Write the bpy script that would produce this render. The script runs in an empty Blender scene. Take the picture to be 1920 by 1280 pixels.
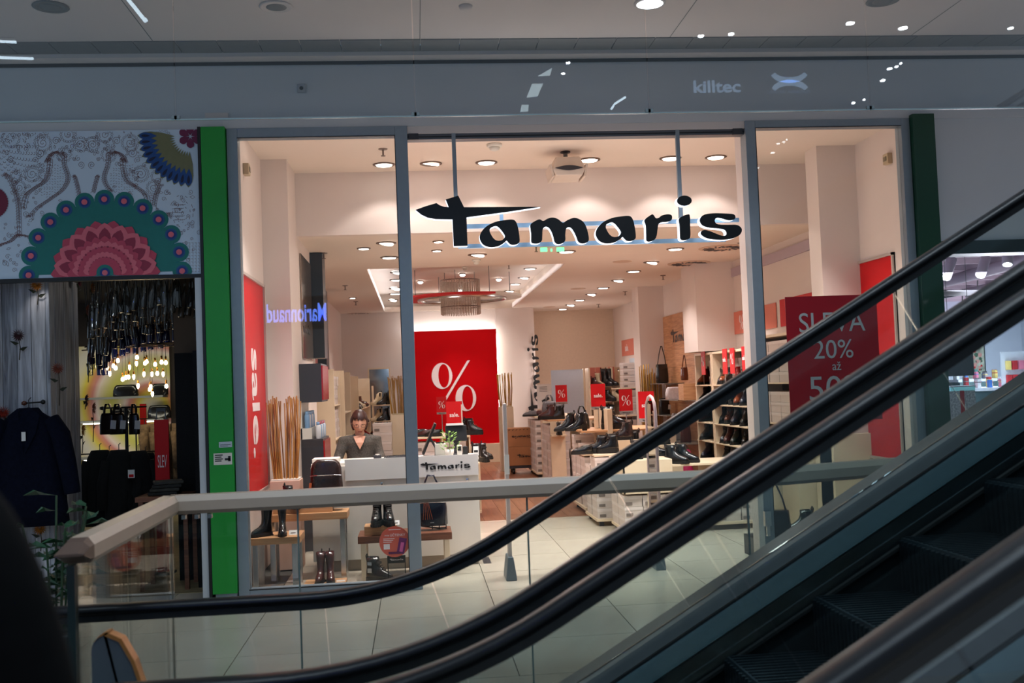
import bpy, bmesh, math, random
from mathutils import Vector, Matrix, noise
random.seed(7)
PI = math.pi
sc = bpy.context.scene
COL = sc.collection

# ------------------------------------------------------------------ camera
F_PX, CX, CY = 1950.0, 960.0, 640.0
EYE = Vector((0, 0, 1.6))
_d = Vector((780 - CX, -(726 - CY), -F_PX)).normalized()
_r = 0.0385
_u = Vector((-math.sin(_r), math.cos(_r), 0))
_u.z = -(_u.x * _d.x + _u.y * _d.y) / _d.z
_u.normalize()
_x = _d.cross(_u)
MW = Matrix((_x, _d, _u))            # camera axes -> world axes
cam_data = bpy.data.cameras.new('camera')
cam_data.sensor_width = 36
cam_data.lens = F_PX / 1920 * 36
cam_data.clip_start = 0.05
cam_data.dof.use_dof = True
cam_data.dof.focus_distance = 10.0
cam_data.dof.aperture_fstop = 3.2
cam = bpy.data.objects.new('camera', cam_data)
cam.matrix_world = Matrix.Translation(EYE) @ MW.to_4x4()
COL.objects.link(cam)
sc.camera = cam

def ray(px, py): return MW @ Vector((px - CX, -(py - CY), -F_PX))
def aY(px, py, Y):
    v = ray(px, py); return EYE + v * (Y / v.y)
def aX(px, py, X):
    v = ray(px, py); return EYE + v * (X / v.x)
def aZ(px, py, Z):
    v = ray(px, py); return EYE + v * ((Z - 1.6) / v.z)

# ------------------------------------------------------------------ render look, world
sc.view_settings.view_transform = 'Standard'
sc.view_settings.look = 'None'
sc.view_settings.gamma = 1
sc.view_settings.exposure = 0.0
sc.view_settings.use_curve_mapping = False
sc.cycles.max_bounces = 7
sc.cycles.diffuse_bounces = 4
sc.cycles.glossy_bounces = 3
sc.cycles.transmission_bounces = 4
sc.cycles.transparent_max_bounces = 14
sc.cycles.caustics_reflective = False
sc.cycles.caustics_refractive = False
sc.cycles.sample_clamp_indirect = 4.0
sc.cycles.use_denoising = True
world = bpy.data.worlds.new('hall_air')
sc.world = world
world.use_nodes = True
_bg = world.node_tree.nodes['Background']
_bg.inputs[0].default_value = (0.62, 0.80, 1.0, 1)
_bg.inputs[1].default_value = 0.40

def lamp(kind, name, loc, energy, color, size=0.1, target=None, spot=None, blend=0.6, sy=None):
    l = bpy.data.lights.new(name, kind)
    l.energy = energy; l.color = color
    if kind == 'AREA':
        l.size = size
        if sy: l.shape = 'RECTANGLE'; l.size_y = sy
    else:
        l.shadow_soft_size = size
    if kind == 'SPOT':
        l.spot_size = math.radians(spot); l.spot_blend = blend
    o = bpy.data.objects.new(name, l)
    o.location = loc
    if target is not None:
        o.rotation_euler = (Vector(target) - Vector(loc)).to_track_quat('-Z', 'Y').to_euler()
    COL.objects.link(o)
    return o

WARM = (1.0, 0.91, 0.87)
COOL = (0.70, 0.86, 1.0)
# atrium light from high above the escalators (cool), and the gallery downlight
lamp('AREA', 'atrium_lamp', (1.0, 1.0, 8.5), 420, COOL, 7, target=(1.0, 5.5, 0), sy=4)
lamp('SPOT', 'gallery_downlight_lamp', (1.77, 7.25, 4.22), 60, (0.95, 0.95, 1.0), 0.08, target=(1.77, 7.25, 0), spot=120)
for _x, _y, _e in ((.4, 3.4, 50), (1.7, 3.7, 60), (2.9, 3.2, 70), (3.6, 4.4, 60), (2.2, 1.2, 40)):
    lamp('SPOT', 'atrium_spot_lamp', (_x, _y, 6.4), _e, (.85, .94, 1), .10, target=(_x, _y, 0), spot=70, blend=.6)
# front zone of the shop: downlights near the bulkhead (wall scallops)
for q in [-0.24, 0.23, 0.79, 1.84, 2.68, 3.15]:
    lamp('SPOT', 'front_downlight_lamp', (q, 10.44, 3.78), 15, WARM, 0.05, target=(q, 10.50, 0), spot=112, blend=0.3)
for q in [(-0.9, 8.75), (-0.3, 8.75), (.5, 8.8), (1.5, 9.2), (2.4, 9.3), (3.22, 9.0), (3.75, 9.0)]:
    lamp('SPOT', 'front_downlight_lamp', (q[0], q[1], 3.80), 190, WARM, 0.06, target=(q[0] * .8 + .3, q[1] + .45, 0), spot=80, blend=0.7)
# low ceiling rows
for (x, y, e) in [(3.28, 12.65, 85), (3.28, 14.6, 80), (3.28, 16.47, 80), (3.28, 19.0, 80), (3.28, 21.5, 80), (-0.27, 11.8, 75), (-0.27, 13.5, 60),
               (-0.27, 16.0, 60), (-0.5, 19.0, 60), (0.81, 12.7, 85), (1.9, 12.62, 85), (1.65, 16.0, 70), (0.9, 20.6, 80), (3.6, 13.5, 60), (0.3, 12.0, 40)]:
    lamp('SPOT', 'low_ceiling_lamp', (x, y, 3.14), e * 1.25, WARM, 0.06, target=(x, y, 0), spot=110, blend=0.8)
# cove light strips in the raised ceiling field and behind the red poster
lamp('AREA', 'cove_lamp_left', (-0.5, 18.0, 3.24), 14, (0.86, 0.9, 1.0), 7.5, target=(0.2, 18.0, 3.55), sy=0.06)
lamp('AREA', 'cove_lamp_right', (2.0, 18.0, 3.24), 5, (0.86, 0.9, 1.0), 7.5, target=(1.3, 18.0, 3.55), sy=0.06)
bpy.data.objects['cove_lamp_left'].rotation_euler = (0, math.radians(150), 0)
bpy.data.objects['cove_lamp_right'].rotation_euler = (0, math.radians(-150), 0)
for l in ('cove_lamp_left', 'cove_lamp_right'):
    d = bpy.data.objects[l].data; d.size = 0.06; d.size_y = 7.5
lamp('AREA', 'poster_back_lamp', (0.75, 21.72, 2.68), 16, (0.95, 0.95, 1.0), 1.7, target=(0.75, 21.9, 3.2), sy=0.05)
# neighbouring shops
for _x, _y, _e in ((6.0, 10.5, 90), (8.0, 13.0, 130), (10.0, 17.0, 200)):
    lamp('AREA', 'right_shop_lamp', (_x, _y, 2.6), _e * 1.6, (0.95, 0.90, 1.0), 1.6, target=(_x, _y + .2, 0), sy=1.6)
for _x, _y, _e in ((6.6, 11.5, 75), (8.6, 14.5, 130), (10.8, 18.0, 220)):
    lamp('POINT', 'right_shop_fill', (_x, _y, 1.1), _e, (0.95, 0.90, 1.0), 0.4)
lamp('AREA', 'left_shelf_lamp_upper', (-3.9, 14.2, 2.2), 7, (1.0, 0.95, 0.7), 2.0, target=(-3.9, 14.8, 1.5), sy=0.1)
lamp('AREA', 'left_shelf_lamp_lower', (-3.9, 14.2, 1.33), 6, (1.0, 0.95, 0.75), 2.0, target=(-3.9, 14.7, 0.8), sy=0.1)
lamp('SPOT', 'left_shop_spot', (-1.95, 9.6, 3.0), 5, (1, .9, .8), 0.05, target=(-2.3, 11, 2.4), spot=80)
lamp('SPOT', 'plank_wall_spot', (-2.95, 8.50, 2.55), 1.2, (1, .95, .92), 0.03, target=(-2.95, 8.68, 2.2), spot=80)
for _x, _y, _tx, _ty, _tz, _e in ((.2, 8.62, .15, 9.35, .5, 60), (-.7, 8.6, -.6, 9.35, .5, 50), (2.9, 9.3, 2.9, 9.9, 0, 190), (1.2, 9.6, 1.3, 10.2, 0, 90)):
    lamp('SPOT', 'counter_floor_fill', (_x, _y, 3.78), _e, WARM, .05, target=(_tx, _ty, _tz), spot=62, blend=.8)  # spots added to brighten the counter front and floor, without fixtures
lamp('SPOT', 'banner_fill', (.9, 19.2, 3.5), 90, WARM, .05, target=(.8, 21.7, 1.5), spot=75, blend=.7)  # added spot brightening the red banner, no fixture stands here
# added point lights in mid-air that lift the shop's ceilings and walls
for _x, _y, _z, _e in ((-.6, 8.95, 2.3, 10), (.6, 8.85, 2.3, 13), (1.8, 8.85, 2.3, 14), (3.1, 8.95, 2.3, 10), (.3, 12.6, 1.9, 9), (2.9, 13.4, 1.9, 10), (.4, 17.0, 1.9, 14), (3.0, 17.5, 1.9, 14), (3.2, 21.3, 1.9, 20)):
    lamp('POINT', 'shop_fill', (_x, _y, _z), _e, (1.0, .90, .86), .25)
lamp('SPOT', 'rack_fill', (3.1, 12.4, 3.1), 110, WARM, 0.05, target=(4.3, 13.3, .9), spot=60)  # spot added to lift the dark boots on the right racks
lamp('SPOT', 'bottle_fill', (-2.3, 10.2, 2.75), 5, (1, .9, .8), .03, target=(-2.4, 9.0, 2.4), spot=120)  # spots added to brighten the dark hanging bottles
lamp('SPOT', 'bottle_fill', (-2.6, 8.75, 2.2), 1.0, (.8, .9, 1), .03, target=(-2.4, 10.6, 2.5), spot=100)

# ------------------------------------------------------------------ materials
def lin(c):
    return tuple((v / 12.92 if v <= 0.04045 else ((v + 0.055) / 1.055) ** 2.4) for v in c)
def rgb(r, g, b): return lin((r / 255, g / 255, b / 255))
_M = {}
def mat(name, color=(0.8, 0.8, 0.8), rough=0.5, metal=0.0, spec=0.5, emit=None, estr=0.0, vary=0.0, scale=20.0, bump=0.0, stretch=None, coat=0.0):
    """principled surface with fine noise for colour variation and relief"""
    if name in _M: return _M[name]
    m = bpy.data.materials.new(name); m.use_nodes = True
    nt = m.node_tree; b = nt.nodes['Principled BSDF']
    b.inputs['Base Color'].default_value = (*color, 1)
    b.inputs['Roughness'].default_value = rough
    b.inputs['Metallic'].default_value = metal
    b.inputs['Specular IOR Level'].default_value = spec
    b.inputs['Coat Weight'].default_value = coat
    if emit is not None:
        b.inputs['Emission Color'].default_value = (*emit, 1)
        b.inputs['Emission Strength'].default_value = estr
    if vary > 0 or bump > 0:
        tc = nt.nodes.new('ShaderNodeTexCoord'); mp = nt.nodes.new('ShaderNodeMapping')
        nt.links.new(tc.outputs['Object'], mp.inputs[0])
        if stretch: mp.inputs['Scale'].default_value = stretch
        nz = nt.nodes.new('ShaderNodeTexNoise'); nz.inputs['Scale'].default_value = scale; nz.inputs['Detail'].default_value = 5
        nt.links.new(mp.outputs[0], nz.inputs['Vector'])
        if vary > 0:
            r = nt.nodes.new('ShaderNodeValToRGB')
            r.color_ramp.elements[0].position = 0.3; r.color_ramp.elements[1].position = 0.7
            r.color_ramp.elements[0].color = (*[c * (1 - vary) for c in color], 1)
            r.color_ramp.elements[1].color = (*[min(1, c * (1 + vary)) for c in color], 1)
            nt.links.new(nz.outputs['Fac'], r.inputs[0]); nt.links.new(r.outputs[0], b.inputs['Base Color'])
        if bump > 0:
            bp = nt.nodes.new('ShaderNodeBump'); bp.inputs['Strength'].default_value = bump; bp.inputs['Distance'].default_value = 0.01
            nt.links.new(nz.outputs['Fac'], bp.inputs['Height']); nt.links.new(bp.outputs[0], b.inputs['Normal'])
    _M[name] = m
    return m
def glow(name, color, strength): return mat(name, color, 0.6, emit=color, estr=strength)
def glass(name, tint=(0.95, 0.97, 0.97), rough=0.0, gain=1.0, ior=1.5):
    if name in _M: return _M[name]
    m = bpy.data.materials.new(name); m.use_nodes = True
    nt = m.node_tree
    for n in list(nt.nodes):
        if n.type == 'BSDF_PRINCIPLED': nt.nodes.remove(n)
    out = [n for n in nt.nodes if n.type == 'OUTPUT_MATERIAL'][0]
    tr = nt.nodes.new('ShaderNodeBsdfTransparent'); tr.inputs[0].default_value = (*tint, 1)
    gl = nt.nodes.new('ShaderNodeBsdfGlossy'); gl.inputs['Roughness'].default_value = rough
    fr = nt.nodes.new('ShaderNodeFresnel'); fr.inputs[0].default_value = ior
    mu = nt.nodes.new('ShaderNodeMath'); mu.operation = 'MULTIPLY'; mu.inputs[1].default_value = gain; mu.use_clamp = True
    mx = nt.nodes.new('ShaderNodeMixShader')
    # faint streaks on the surface keep it from being perfectly uniform
    nz = nt.nodes.new('ShaderNodeTexNoise'); nz.inputs['Scale'].default_value = 1.5
    mr = nt.nodes.new('ShaderNodeMapRange'); mr.inputs[3].default_value = 0.85; mr.inputs[4].default_value = 1.1
    m2 = nt.nodes.new('ShaderNodeMath'); m2.operation = 'MULTIPLY'
    nt.links.new(nz.outputs['Fac'], mr.inputs[0]); nt.links.new(fr.outputs[0], mu.inputs[0])
    nt.links.new(mu.outputs[0], m2.inputs[0]); nt.links.new(mr.outputs[0], m2.inputs[1])
    nt.links.new(m2.outputs[0], mx.inputs[0]); nt.links.new(tr.outputs[0], mx.inputs[1]); nt.links.new(gl.outputs[0], mx.inputs[2])
    nt.links.new(mx.outputs[0], out.inputs[0])
    _M[name] = m
    return m
def wood(name, c1, c2, rough=0.45, axis='X', scale=3.0, spec=0.4):
    if name in _M: return _M[name]
    m = bpy.data.materials.new(name); m.use_nodes = True
    nt = m.node_tree; b = nt.nodes['Principled BSDF']
    tc = nt.nodes.new('ShaderNodeTexCoord'); mp = nt.nodes.new('ShaderNodeMapping')
    s = {'X': (1, 14, 14), 'Y': (14, 1, 14), 'Z': (14, 14, 1)}[axis]
    mp.inputs['Scale'].default_value = s
    nz = nt.nodes.new('ShaderNodeTexNoise'); nz.inputs['Scale'].default_value = scale; nz.inputs['Detail'].default_value = 8; nz.inputs['Distortion'].default_value = 0.6
    r = nt.nodes.new('ShaderNodeValToRGB'); r.color_ramp.elements[0].position = 0.32; r.color_ramp.elements[1].position = 0.68
    r.color_ramp.elements[0].color = (*c1, 1); r.color_ramp.elements[1].color = (*c2, 1)
    nt.links.new(tc.outputs['Object'], mp.inputs[0]); nt.links.new(mp.outputs[0], nz.inputs['Vector'])
    nt.links.new(nz.outputs['Fac'], r.inputs[0]); nt.links.new(r.outputs[0], b.inputs['Base Color'])
    bp = nt.nodes.new('ShaderNodeBump'); bp.inputs['Strength'].default_value = 0.15; bp.inputs['Distance'].default_value = 0.004
    nt.links.new(nz.outputs['Fac'], bp.inputs['Height']); nt.links.new(bp.outputs[0], b.inputs['Normal'])
    b.inputs['Roughness'].default_value = rough; b.inputs['Specular IOR Level'].default_value = spec
    _M[name] = m
    return m

W_SHOP = mat('shop_wall_paint', rgb(226, 211, 203), 0.65, vary=0.02, scale=3, bump=0.03)
W_CEIL = mat('shop_ceiling_paint', rgb(236, 220, 206), 0.7, vary=0.015, scale=2)
MALL = mat('mall_white_panel', rgb(205, 208, 212), 0.55, vary=0.02, scale=1.5)
MALLC = mat('mall_ceiling_paint', rgb(222, 212, 208), 0.6, vary=0.02, scale=1.5)
GRILLE = mat('grille_grey', rgb(120, 122, 122), 0.6, vary=0.05)
FRAME = mat('frame_blue_grey', rgb(140, 152, 162), 0.45, metal=0.3, vary=0.03)
GREEN = mat('green_cladding', rgb(20, 150, 50), 0.4, vary=0.04, scale=4)
DGREEN = mat('dark_green_cladding', rgb(16, 64, 42), 0.35, vary=0.04, scale=4)
BLACK = mat('black_plastic', rgb(14, 14, 16), 0.45, vary=0.1)
RUBBER = mat('black_rubber', (0.004, 0.004, 0.005), 0.30, spec=0.28, vary=0.2, bump=0.05, scale=40)
CREAM = mat('cream_laminate', rgb(226, 208, 180), 0.5, vary=0.03, scale=6)
WHITE = mat('white_laminate', rgb(225, 220, 210), 0.45, vary=0.02, scale=6)
BOXG = mat('shoebox_card', rgb(206, 192, 184), 0.7, vary=0.04, scale=12)
BOXD = mat('shoebox_label_ink', rgb(120, 108, 102), 0.7, vary=0.1)
RED = mat('red_print', rgb(198, 8, 18), 0.5, spec=.3, vary=0.03, scale=2, bump=0.05)
REDD = mat('red_window_film', rgb(150, 12, 30), 0.35, vary=0.03, scale=2)
PINK = mat('pale_red_print', rgb(214, 122, 104), 0.55, vary=0.03)
PRINTW = mat('white_print', rgb(240, 225, 225), 0.55, vary=0.02)
CHROME = mat('chrome', (0.62, 0.62, 0.62), 0.22, metal=1.0, vary=0.05)
STEEL = mat('brushed_steel', (0.24, 0.31, 0.34), 0.22, metal=1.0, vary=0.12, scale=6, stretch=(1, 1, 60))
STEELD = mat('dark_steel', (0.05, 0.065, 0.075), 0.3, metal=0.9, vary=0.1, scale=6)
DECKM = mat('deck_aluminium', (0.22, 0.215, 0.22), 0.42, metal=0.7, vary=0.08, scale=9)
STEPM = mat('step_metal', (0.013, 0.019, 0.024), 0.42, metal=0.5, vary=0.2, scale=8)
TAUPE = mat('rail_taupe', rgb(168, 148, 130), 0.4, vary=0.04, scale=8)
BROWNC = mat('rail_end_brown', rgb(84, 62, 50), 0.5, vary=0.08)
OAK = wood('light_oak', rgb(186, 134, 92), rgb(216, 168, 124), axis='X')
WALN = wood('walnut', rgb(96, 56, 40), rgb(134, 84, 60), axis='X')
CARD = mat('brown_cardboard', rgb(178, 124, 84), 0.75, vary=0.05, scale=6)
CARDL = mat('cardboard_tape', rgb(200, 150, 104), 0.4, vary=0.05)
ANTH = mat('anthracite_panel', rgb(52, 52, 58), 0.4, vary=0.05)
G_WIN = glass('shop_window_glass', (0.95, 0.965, 0.96), gain=0.55)
G_CURT = glass('smoke_curtain_glass', (0.86, 0.9, 0.92), gain=1.0)
G_BAR = glass('barrier_glass', (0.92, 0.935, 0.93), gain=0.7)
G_ESC = glass('escalator_glass', (0.84, 0.885, 0.885), gain=0.8)
ACRYL = glass('clear_acrylic', (0.82, 0.82, 0.82), gain=2.0)
G_FROST = mat('frosted_glass_sheet', rgb(205, 203, 200), 0.35, vary=0.03, scale=3)
BULB = glow('lamp_disc', (1.0, 0.90, 0.80), 9.0)

# ------------------------------------------------------------------ mesh builder
class MB:
    def __init__(s): s.v = []; s.f = []; s.m = []; s.cur = 0
    def add(s, vs, fs):
        n = len(s.v); s.v += [tuple(p) for p in vs]
        s.f += [tuple(i + n for i in f) for f in fs]; s.m += [s.cur] * len(fs)
        return s
    def mt(s, i): s.cur = i; return s
    def box(s, x0, x1, y0, y1, z0, z1):
        return s.add([(x0, y0, z0), (x1, y0, z0), (x1, y1, z0), (x0, y1, z0), (x0, y0, z1), (x1, y0, z1), (x1, y1, z1), (x0, y1, z1)],
                     [(0, 3, 2, 1), (4, 5, 6, 7), (0, 1, 5, 4), (1, 2, 6, 5), (2, 3, 7, 6), (3, 0, 4, 7)])
    def cbox(s, c, d, rz=0, ry=0, rx=0):
        M = Matrix.Translation(c) @ Matrix.Rotation(rz, 4, 'Z') @ Matrix.Rotation(ry, 4, 'Y') @ Matrix.Rotation(rx, 4, 'X')
        x, y, z = (k / 2 for k in d)
        vs = [M @ Vector(p) for p in [(-x, -y, -z), (x, -y, -z), (x, y, -z), (-x, y, -z), (-x, -y, z), (x, -y, z), (x, y, z), (-x, y, z)]]
        return s.add(vs, [(0, 3, 2, 1), (4, 5, 6, 7), (0, 1, 5, 4), (1, 2, 6, 5), (2, 3, 7, 6), (3, 0, 4, 7)])
    def rings(s, rs, cap0=True, cap1=True, closed=True):
        n = len(rs[0]); vs = [p for r in rs for p in r]; fs = []
        for i in range(len(rs) - 1):
            for j in range(n if closed else n - 1):
                k = (j + 1) % n
                fs.append((i * n + j, i * n + k, (i + 1) * n + k, (i + 1) * n + j))
        if cap0: fs.append(tuple(range(n - 1, -1, -1)))
        if cap1: fs.append(tuple((len(rs) - 1) * n + j for j in range(n)))
        return s.add(vs, fs)
    def tube(s, pts, r, seg=8, cap=True):
        pts = [Vector(p) for p in pts]; rs = []
        up = Vector((0, 0, 1))
        for i, p in enumerate(pts):
            t = (pts[min(i + 1, len(pts) - 1)] - pts[max(i - 1, 0)]).normalized()
            a = t.cross(up)
            if a.length < 0.05: a = t.cross(Vector((0, 1, 0)))
            a.normalize(); b = t.cross(a)
            if i and a.dot(pa) < 0: a, b = -a, -b
            pa = a
            rr = r[i] if isinstance(r, (list, tuple)) else r
            rs.append([p + a * rr * math.cos(2 * PI * k / seg) + b * rr * math.sin(2 * PI * k / seg) for k in range(seg)])
        return s.rings(rs, cap, cap)
    def lathe(s, prof, c=(0, 0, 0), seg=12, axis='Z'):
        rs = []
        for (r, z) in prof:
            rs.append([(c[0] + r * math.cos(2 * PI * k / seg), c[1] + r * math.sin(2 * PI * k / seg), c[2] + z) for k in range(seg)])
        return s.rings(rs)
    def quad(s, a, b, c, d): return s.add([a, b, c, d], [(0, 1, 2, 3)])
    def mesh(s, name, mats, smooth=False):
        me = bpy.data.meshes.new(name); me.from_pydata(s.v, [], s.f)
        for m in (mats if isinstance(mats, (list, tuple)) else [mats]): me.materials.append(m)
        if any(s.m): me.polygons.foreach_set('material_index', s.m)
        if smooth: me.polygons.foreach_set('use_smooth', [True] * len(me.polygons))
        me.update()
        return me
    def build(s, name, mats, parent=None, smooth=False, bevel=0, loc=None):
        return link(name, s.mesh(name, mats, smooth), parent, bevel, loc)
def link(name, me, parent=None, bevel=0, loc=None):
    o = bpy.data.objects.new(name, me); COL.objects.link(o)
    if parent is not None: o.parent = parent
    if loc is not None: o.location = loc
    if bevel:
        b = o.modifiers.new('bevel', 'BEVEL'); b.width = bevel; b.segments = 2; b.limit_method = 'ANGLE'
    return o
_labels = {}
def tag(o, label, cat, group=None, kind=None):
    o['label'] = label; o['category'] = cat
    if group: o['group'] = group
    if kind: o['kind'] = kind
    _labels.setdefault(label, []).append((o.name, group))
    return o
def struct(o): o['kind'] = 'structure'; return o
def thing(name, label, cat, loc=(0, 0, 0), rz=0, group=None):
    o = bpy.data.objects.new(name, None); o.empty_display_size = 0.05; COL.objects.link(o)
    o.location = loc; o.rotation_euler = (0, 0, rz)
    return tag(o, label, cat, group)
def boxm(dx, dy, dz, z0=0):   # box centred in x,y
    return MB().box(-dx / 2, dx / 2, -dy / 2, dy / 2, z0, z0 + dz)

# ---- flat shapes (letters, petals, prints) as thin solids
def cat(pts, k=5):
    n = len(pts); out = []
    for i in range(n):
        p0, p1, p2, p3 = (Vector(pts[(i + j - 1) % n]) for j in range(4))
        for t in [a / k for a in range(k)]:
            out.append(tuple(0.5 * ((2 * p1) + (-p0 + p2) * t + (2 * p0 - 5 * p1 + 4 * p2 - p3) * t * t + (-p0 + 3 * p1 - 3 * p2 + p3) * t ** 3)))
    return out
def ell(cx, cy, rx, ry, n=28, a=0):
    ca, sa = math.cos(a), math.sin(a)
    return [(cx + rx * math.cos(2 * PI * i / n) * ca - ry * math.sin(2 * PI * i / n) * sa,
             cy + rx * math.cos(2 * PI * i / n) * sa + ry * math.sin(2 * PI * i / n) * ca) for i in range(n)]
def flat(polys, depth=0.002):
    """polys in (u, v) metres -> mesh with u=x, v=y, thickness 0..depth in z"""
    cu = bpy.data.curves.new('tmp', 'CURVE'); cu.dimensions = '2D'; cu.fill_mode = 'BOTH'; cu.extrude = depth / 2
    for pl in polys:
        sp = cu.splines.new('POLY'); sp.points.add(len(pl) - 1)
        for i, p in enumerate(pl): sp.points[i].co = (p[0], p[1], 0, 1)
        sp.use_cyclic_u = True
    o = bpy.data.objects.new('tmp', cu)
    me = bpy.data.meshes.new_from_object(o)
    bpy.data.objects.remove(o); bpy.data.curves.remove(cu)
    me.transform(Matrix.Translation((0, 0, depth / 2)))
    return me
def text(s, w=None, h=None, depth=0.002, bold=0.0):
    cu = bpy.data.curves.new('tmp', 'FONT'); cu.body = s; cu.size = 1; cu.extrude = 0.01; cu.offset = bold; cu.resolution_u = 4
    o = bpy.data.objects.new('tmp', cu)
    me = bpy.data.meshes.new_from_object(o)
    bpy.data.objects.remove(o); bpy.data.curves.remove(cu)
    return fit(me, w, h, depth)
def fit(me, w=None, h=None, depth=None, cu=None):
    xs = [v.co.x for v in me.vertices]; ys = [v.co.y for v in me.vertices]; zs = [v.co.z for v in me.vertices]
    ww, hh = max(xs) - min(xs), max(ys) - min(ys); dd = max(zs) - min(zs)
    su = (w / ww) if w else (h / hh); sv = (h / hh) if h else su
    sz = (depth / dd) if depth and dd > 0 else 1
    M = Matrix.Diagonal((su, sv, sz, 1)) @ Matrix.Translation((-(min(xs) + max(xs)) / 2, -(min(ys) + max(ys)) / 2, -min(zs)))
    me.transform(M)
    return me
def on(me, o, u, v, mats, name, parent=None, mirror=False):
    """lay a flat mesh on a plane: origin o, right u, up v (both unit)"""
    me = me.copy()
    u, v = Vector(u), Vector(v); n = u.cross(v)
    if mirror: u = -u
    M = Matrix((( u.x, v.x, n.x, o[0]), (u.y, v.y, n.y, o[1]), (u.z, v.z, n.z, o[2]), (0, 0, 0, 1)))
    me.transform(M)
    me.materials.clear()
    for m in (mats if isinstance(mats, (list, tuple)) else [mats]): me.materials.append(m)
    me.update()
    return link(name, me, parent)
FR = ((1, 0, 0), (0, 0, 1))      # faces the camera side (-Y)
LW = ((0, 1, 0), (0, 0, 1))      # left wall, faces +X
RW = ((0, -1, 0), (0, 0, 1))     # right wall, faces -X
UP = ((1, 0, 0), (0, 1, 0))

# ---- the shop's word mark, letter by letter (traced proportions)
def sm(p): return cat(p, 4)
_T = [(55, 322), (170, 280), (290, 245), (325, 270), (375, 288), (428, 292), (412, 250), (393, 205), (535, 162), (600, 292), (1460, 287), (1100, 342), (628, 405),
      (640, 725), (485, 728), (470, 428), (280, 425), (190, 408), (120, 375)]
def _a(dx, dy):
    o = [(1150, 432), (1190, 468), (1214, 560), (1225, 650), (1218, 690), (1180, 712), (1130, 713), (1100, 690), (1078, 668), (1050, 692), (990, 727), (900, 742), (820, 715), (780, 655),
         (780, 600), (812, 545), (870, 495), (960, 455), (1060, 437)]
    h = [(945, 505), (897, 528), (890, 570), (930, 640), (975, 668), (1030, 660), (1058, 625), (1052, 596), (1010, 540), (978, 510)]
    return [sm([(x + dx, y + dy) for x, y in o]), sm([(x + dx, y + dy) for x, y in h])]
_MM = [(1345, 490), (1380, 458), (1445, 428), (1490, 446), (1540, 420), (1600, 408), (1660, 428), (1710, 466), (1760, 438), (1840, 411), (1920, 440), (1965, 495), (1990, 570), (2003, 650),
       (1985, 685), (1930, 700), (1885, 680), (1865, 630), (1840, 575), (1810, 530), (1778, 515), (1748, 535), (1738, 600), (1738, 660), (1715, 692), (1660, 706), (1620, 685), (1603, 620), (1580, 560),
       (1550, 520), (1515, 510), (1485, 540), (1480, 610), (1475, 665), (1440, 697), (1375, 698), (1355, 675), (1355, 600), (1348, 540)]
_R = [(782, 420), (845, 376), (868, 378), (895, 414), (922, 413), (965, 384), (1030, 371), (1072, 382), (1078, 418), (1058, 446), (1010, 457), (958, 462), (925, 485), (915, 540), (905, 610), (882, 655),
      (830, 678), (792, 668), (788, 600), (784, 500), (768, 448)]
_I = [(1155, 425), (1195, 393), (1250, 374), (1277, 385), (1281, 500), (1284, 615), (1265, 648), (1220, 662), (1176, 652), (1168, 600), (1164, 500)]
_S = [(1765, 370), (1790, 400), (1775, 430), (1715, 438), (1640, 418), (1590, 410), (1560, 430), (1565, 465), (1600, 485), (1700, 489), (1800, 490), (1850, 518), (1862, 555), (1840, 600), (1780, 635),
      (1680, 656), (1560, 655), (1460, 635), (1405, 595), (1412, 558), (1452, 548), (1510, 563), (1580, 592), (1645, 613), (1685, 604), (1690, 573), (1665, 543), (1600, 530), (1500, 521), (1425, 497),
      (1392, 450), (1402, 405), (1445, 374), (1540, 360), (1660, 362)]
def _sh(p): return [(x + 1860, y) for x, y in p]
def _uv(pl):  # crop pixels -> (u, v) metres on the sign plane
    out = []
    for x, y in pl:
        p = aY(770 + x / 6, 340 + y / 6, 8.30); out.append((p.x, p.z))
    return out
LOGO = [[_T], _a(0, 0), [sm(_MM)], _a(1305, -42), [sm(_sh(_R))], [sm(_sh(_I)), ell(1217 + 1860, 218, 82, 57)], [sm(_sh(_S))]]
LOGO = [[_uv(p) for p in g] for g in LOGO]
_us = [p[0] for g in LOGO for q in g for p in q]; _vs = [p[1] for g in LOGO for q in g for p in q]
LU0, LU1, LV0, LV1 = min(_us), max(_us), min(_vs), max(_vs)
LNAMES = ['letter'] * 7
def logo_mesh(w, depth=0.002, h=None):
    me = flat([p for g in LOGO for p in g], 0.01)
    return fit(me, w, h, depth)
LOGO_FLAT = logo_mesh(1.0, 0.002)
def logo_at(o, frame, w, m, parent, name='word_mark', rot=None, flip=False):
    u, v = Vector(frame[0]), Vector(frame[1])
    if rot == 'up': u, v = v, -u           # reads bottom to top
    if rot == 'down': u, v = -v, u
    if flip: u, v = -u, -v
    me = LOGO_FLAT.copy(); me.transform(Matrix.Diagonal((w, w, 1, 1)))
    return on(me, o, u, v, m, name, parent)
def pct_polys():
    """percent sign with thick-thin strokes, about 1 x 1.1"""
    return [ell(-0.24, 0.24, 0.23, 0.29), ell(-0.20, 0.24, 0.12, 0.26), ell(0.27, -0.27, 0.23, 0.29), ell(0.31, -0.27, 0.12, 0.26),
            [(0.33, 0.56), (0.39, 0.56), (-0.33, -0.56), (-0.39, -0.56)]]
PCT = flat(pct_polys(), 0.002)
SALE = text('sale.', w=1.0, depth=0.002, bold=0.02)
def pct_at(o, frame, h, m, parent, sx=1.0):
    me = PCT.copy(); me.transform(Matrix.Diagonal((h / 1.12 * sx, h / 1.12, 1, 1)))
    return on(me, o, *frame, m, 'percent_sign', parent)
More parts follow.
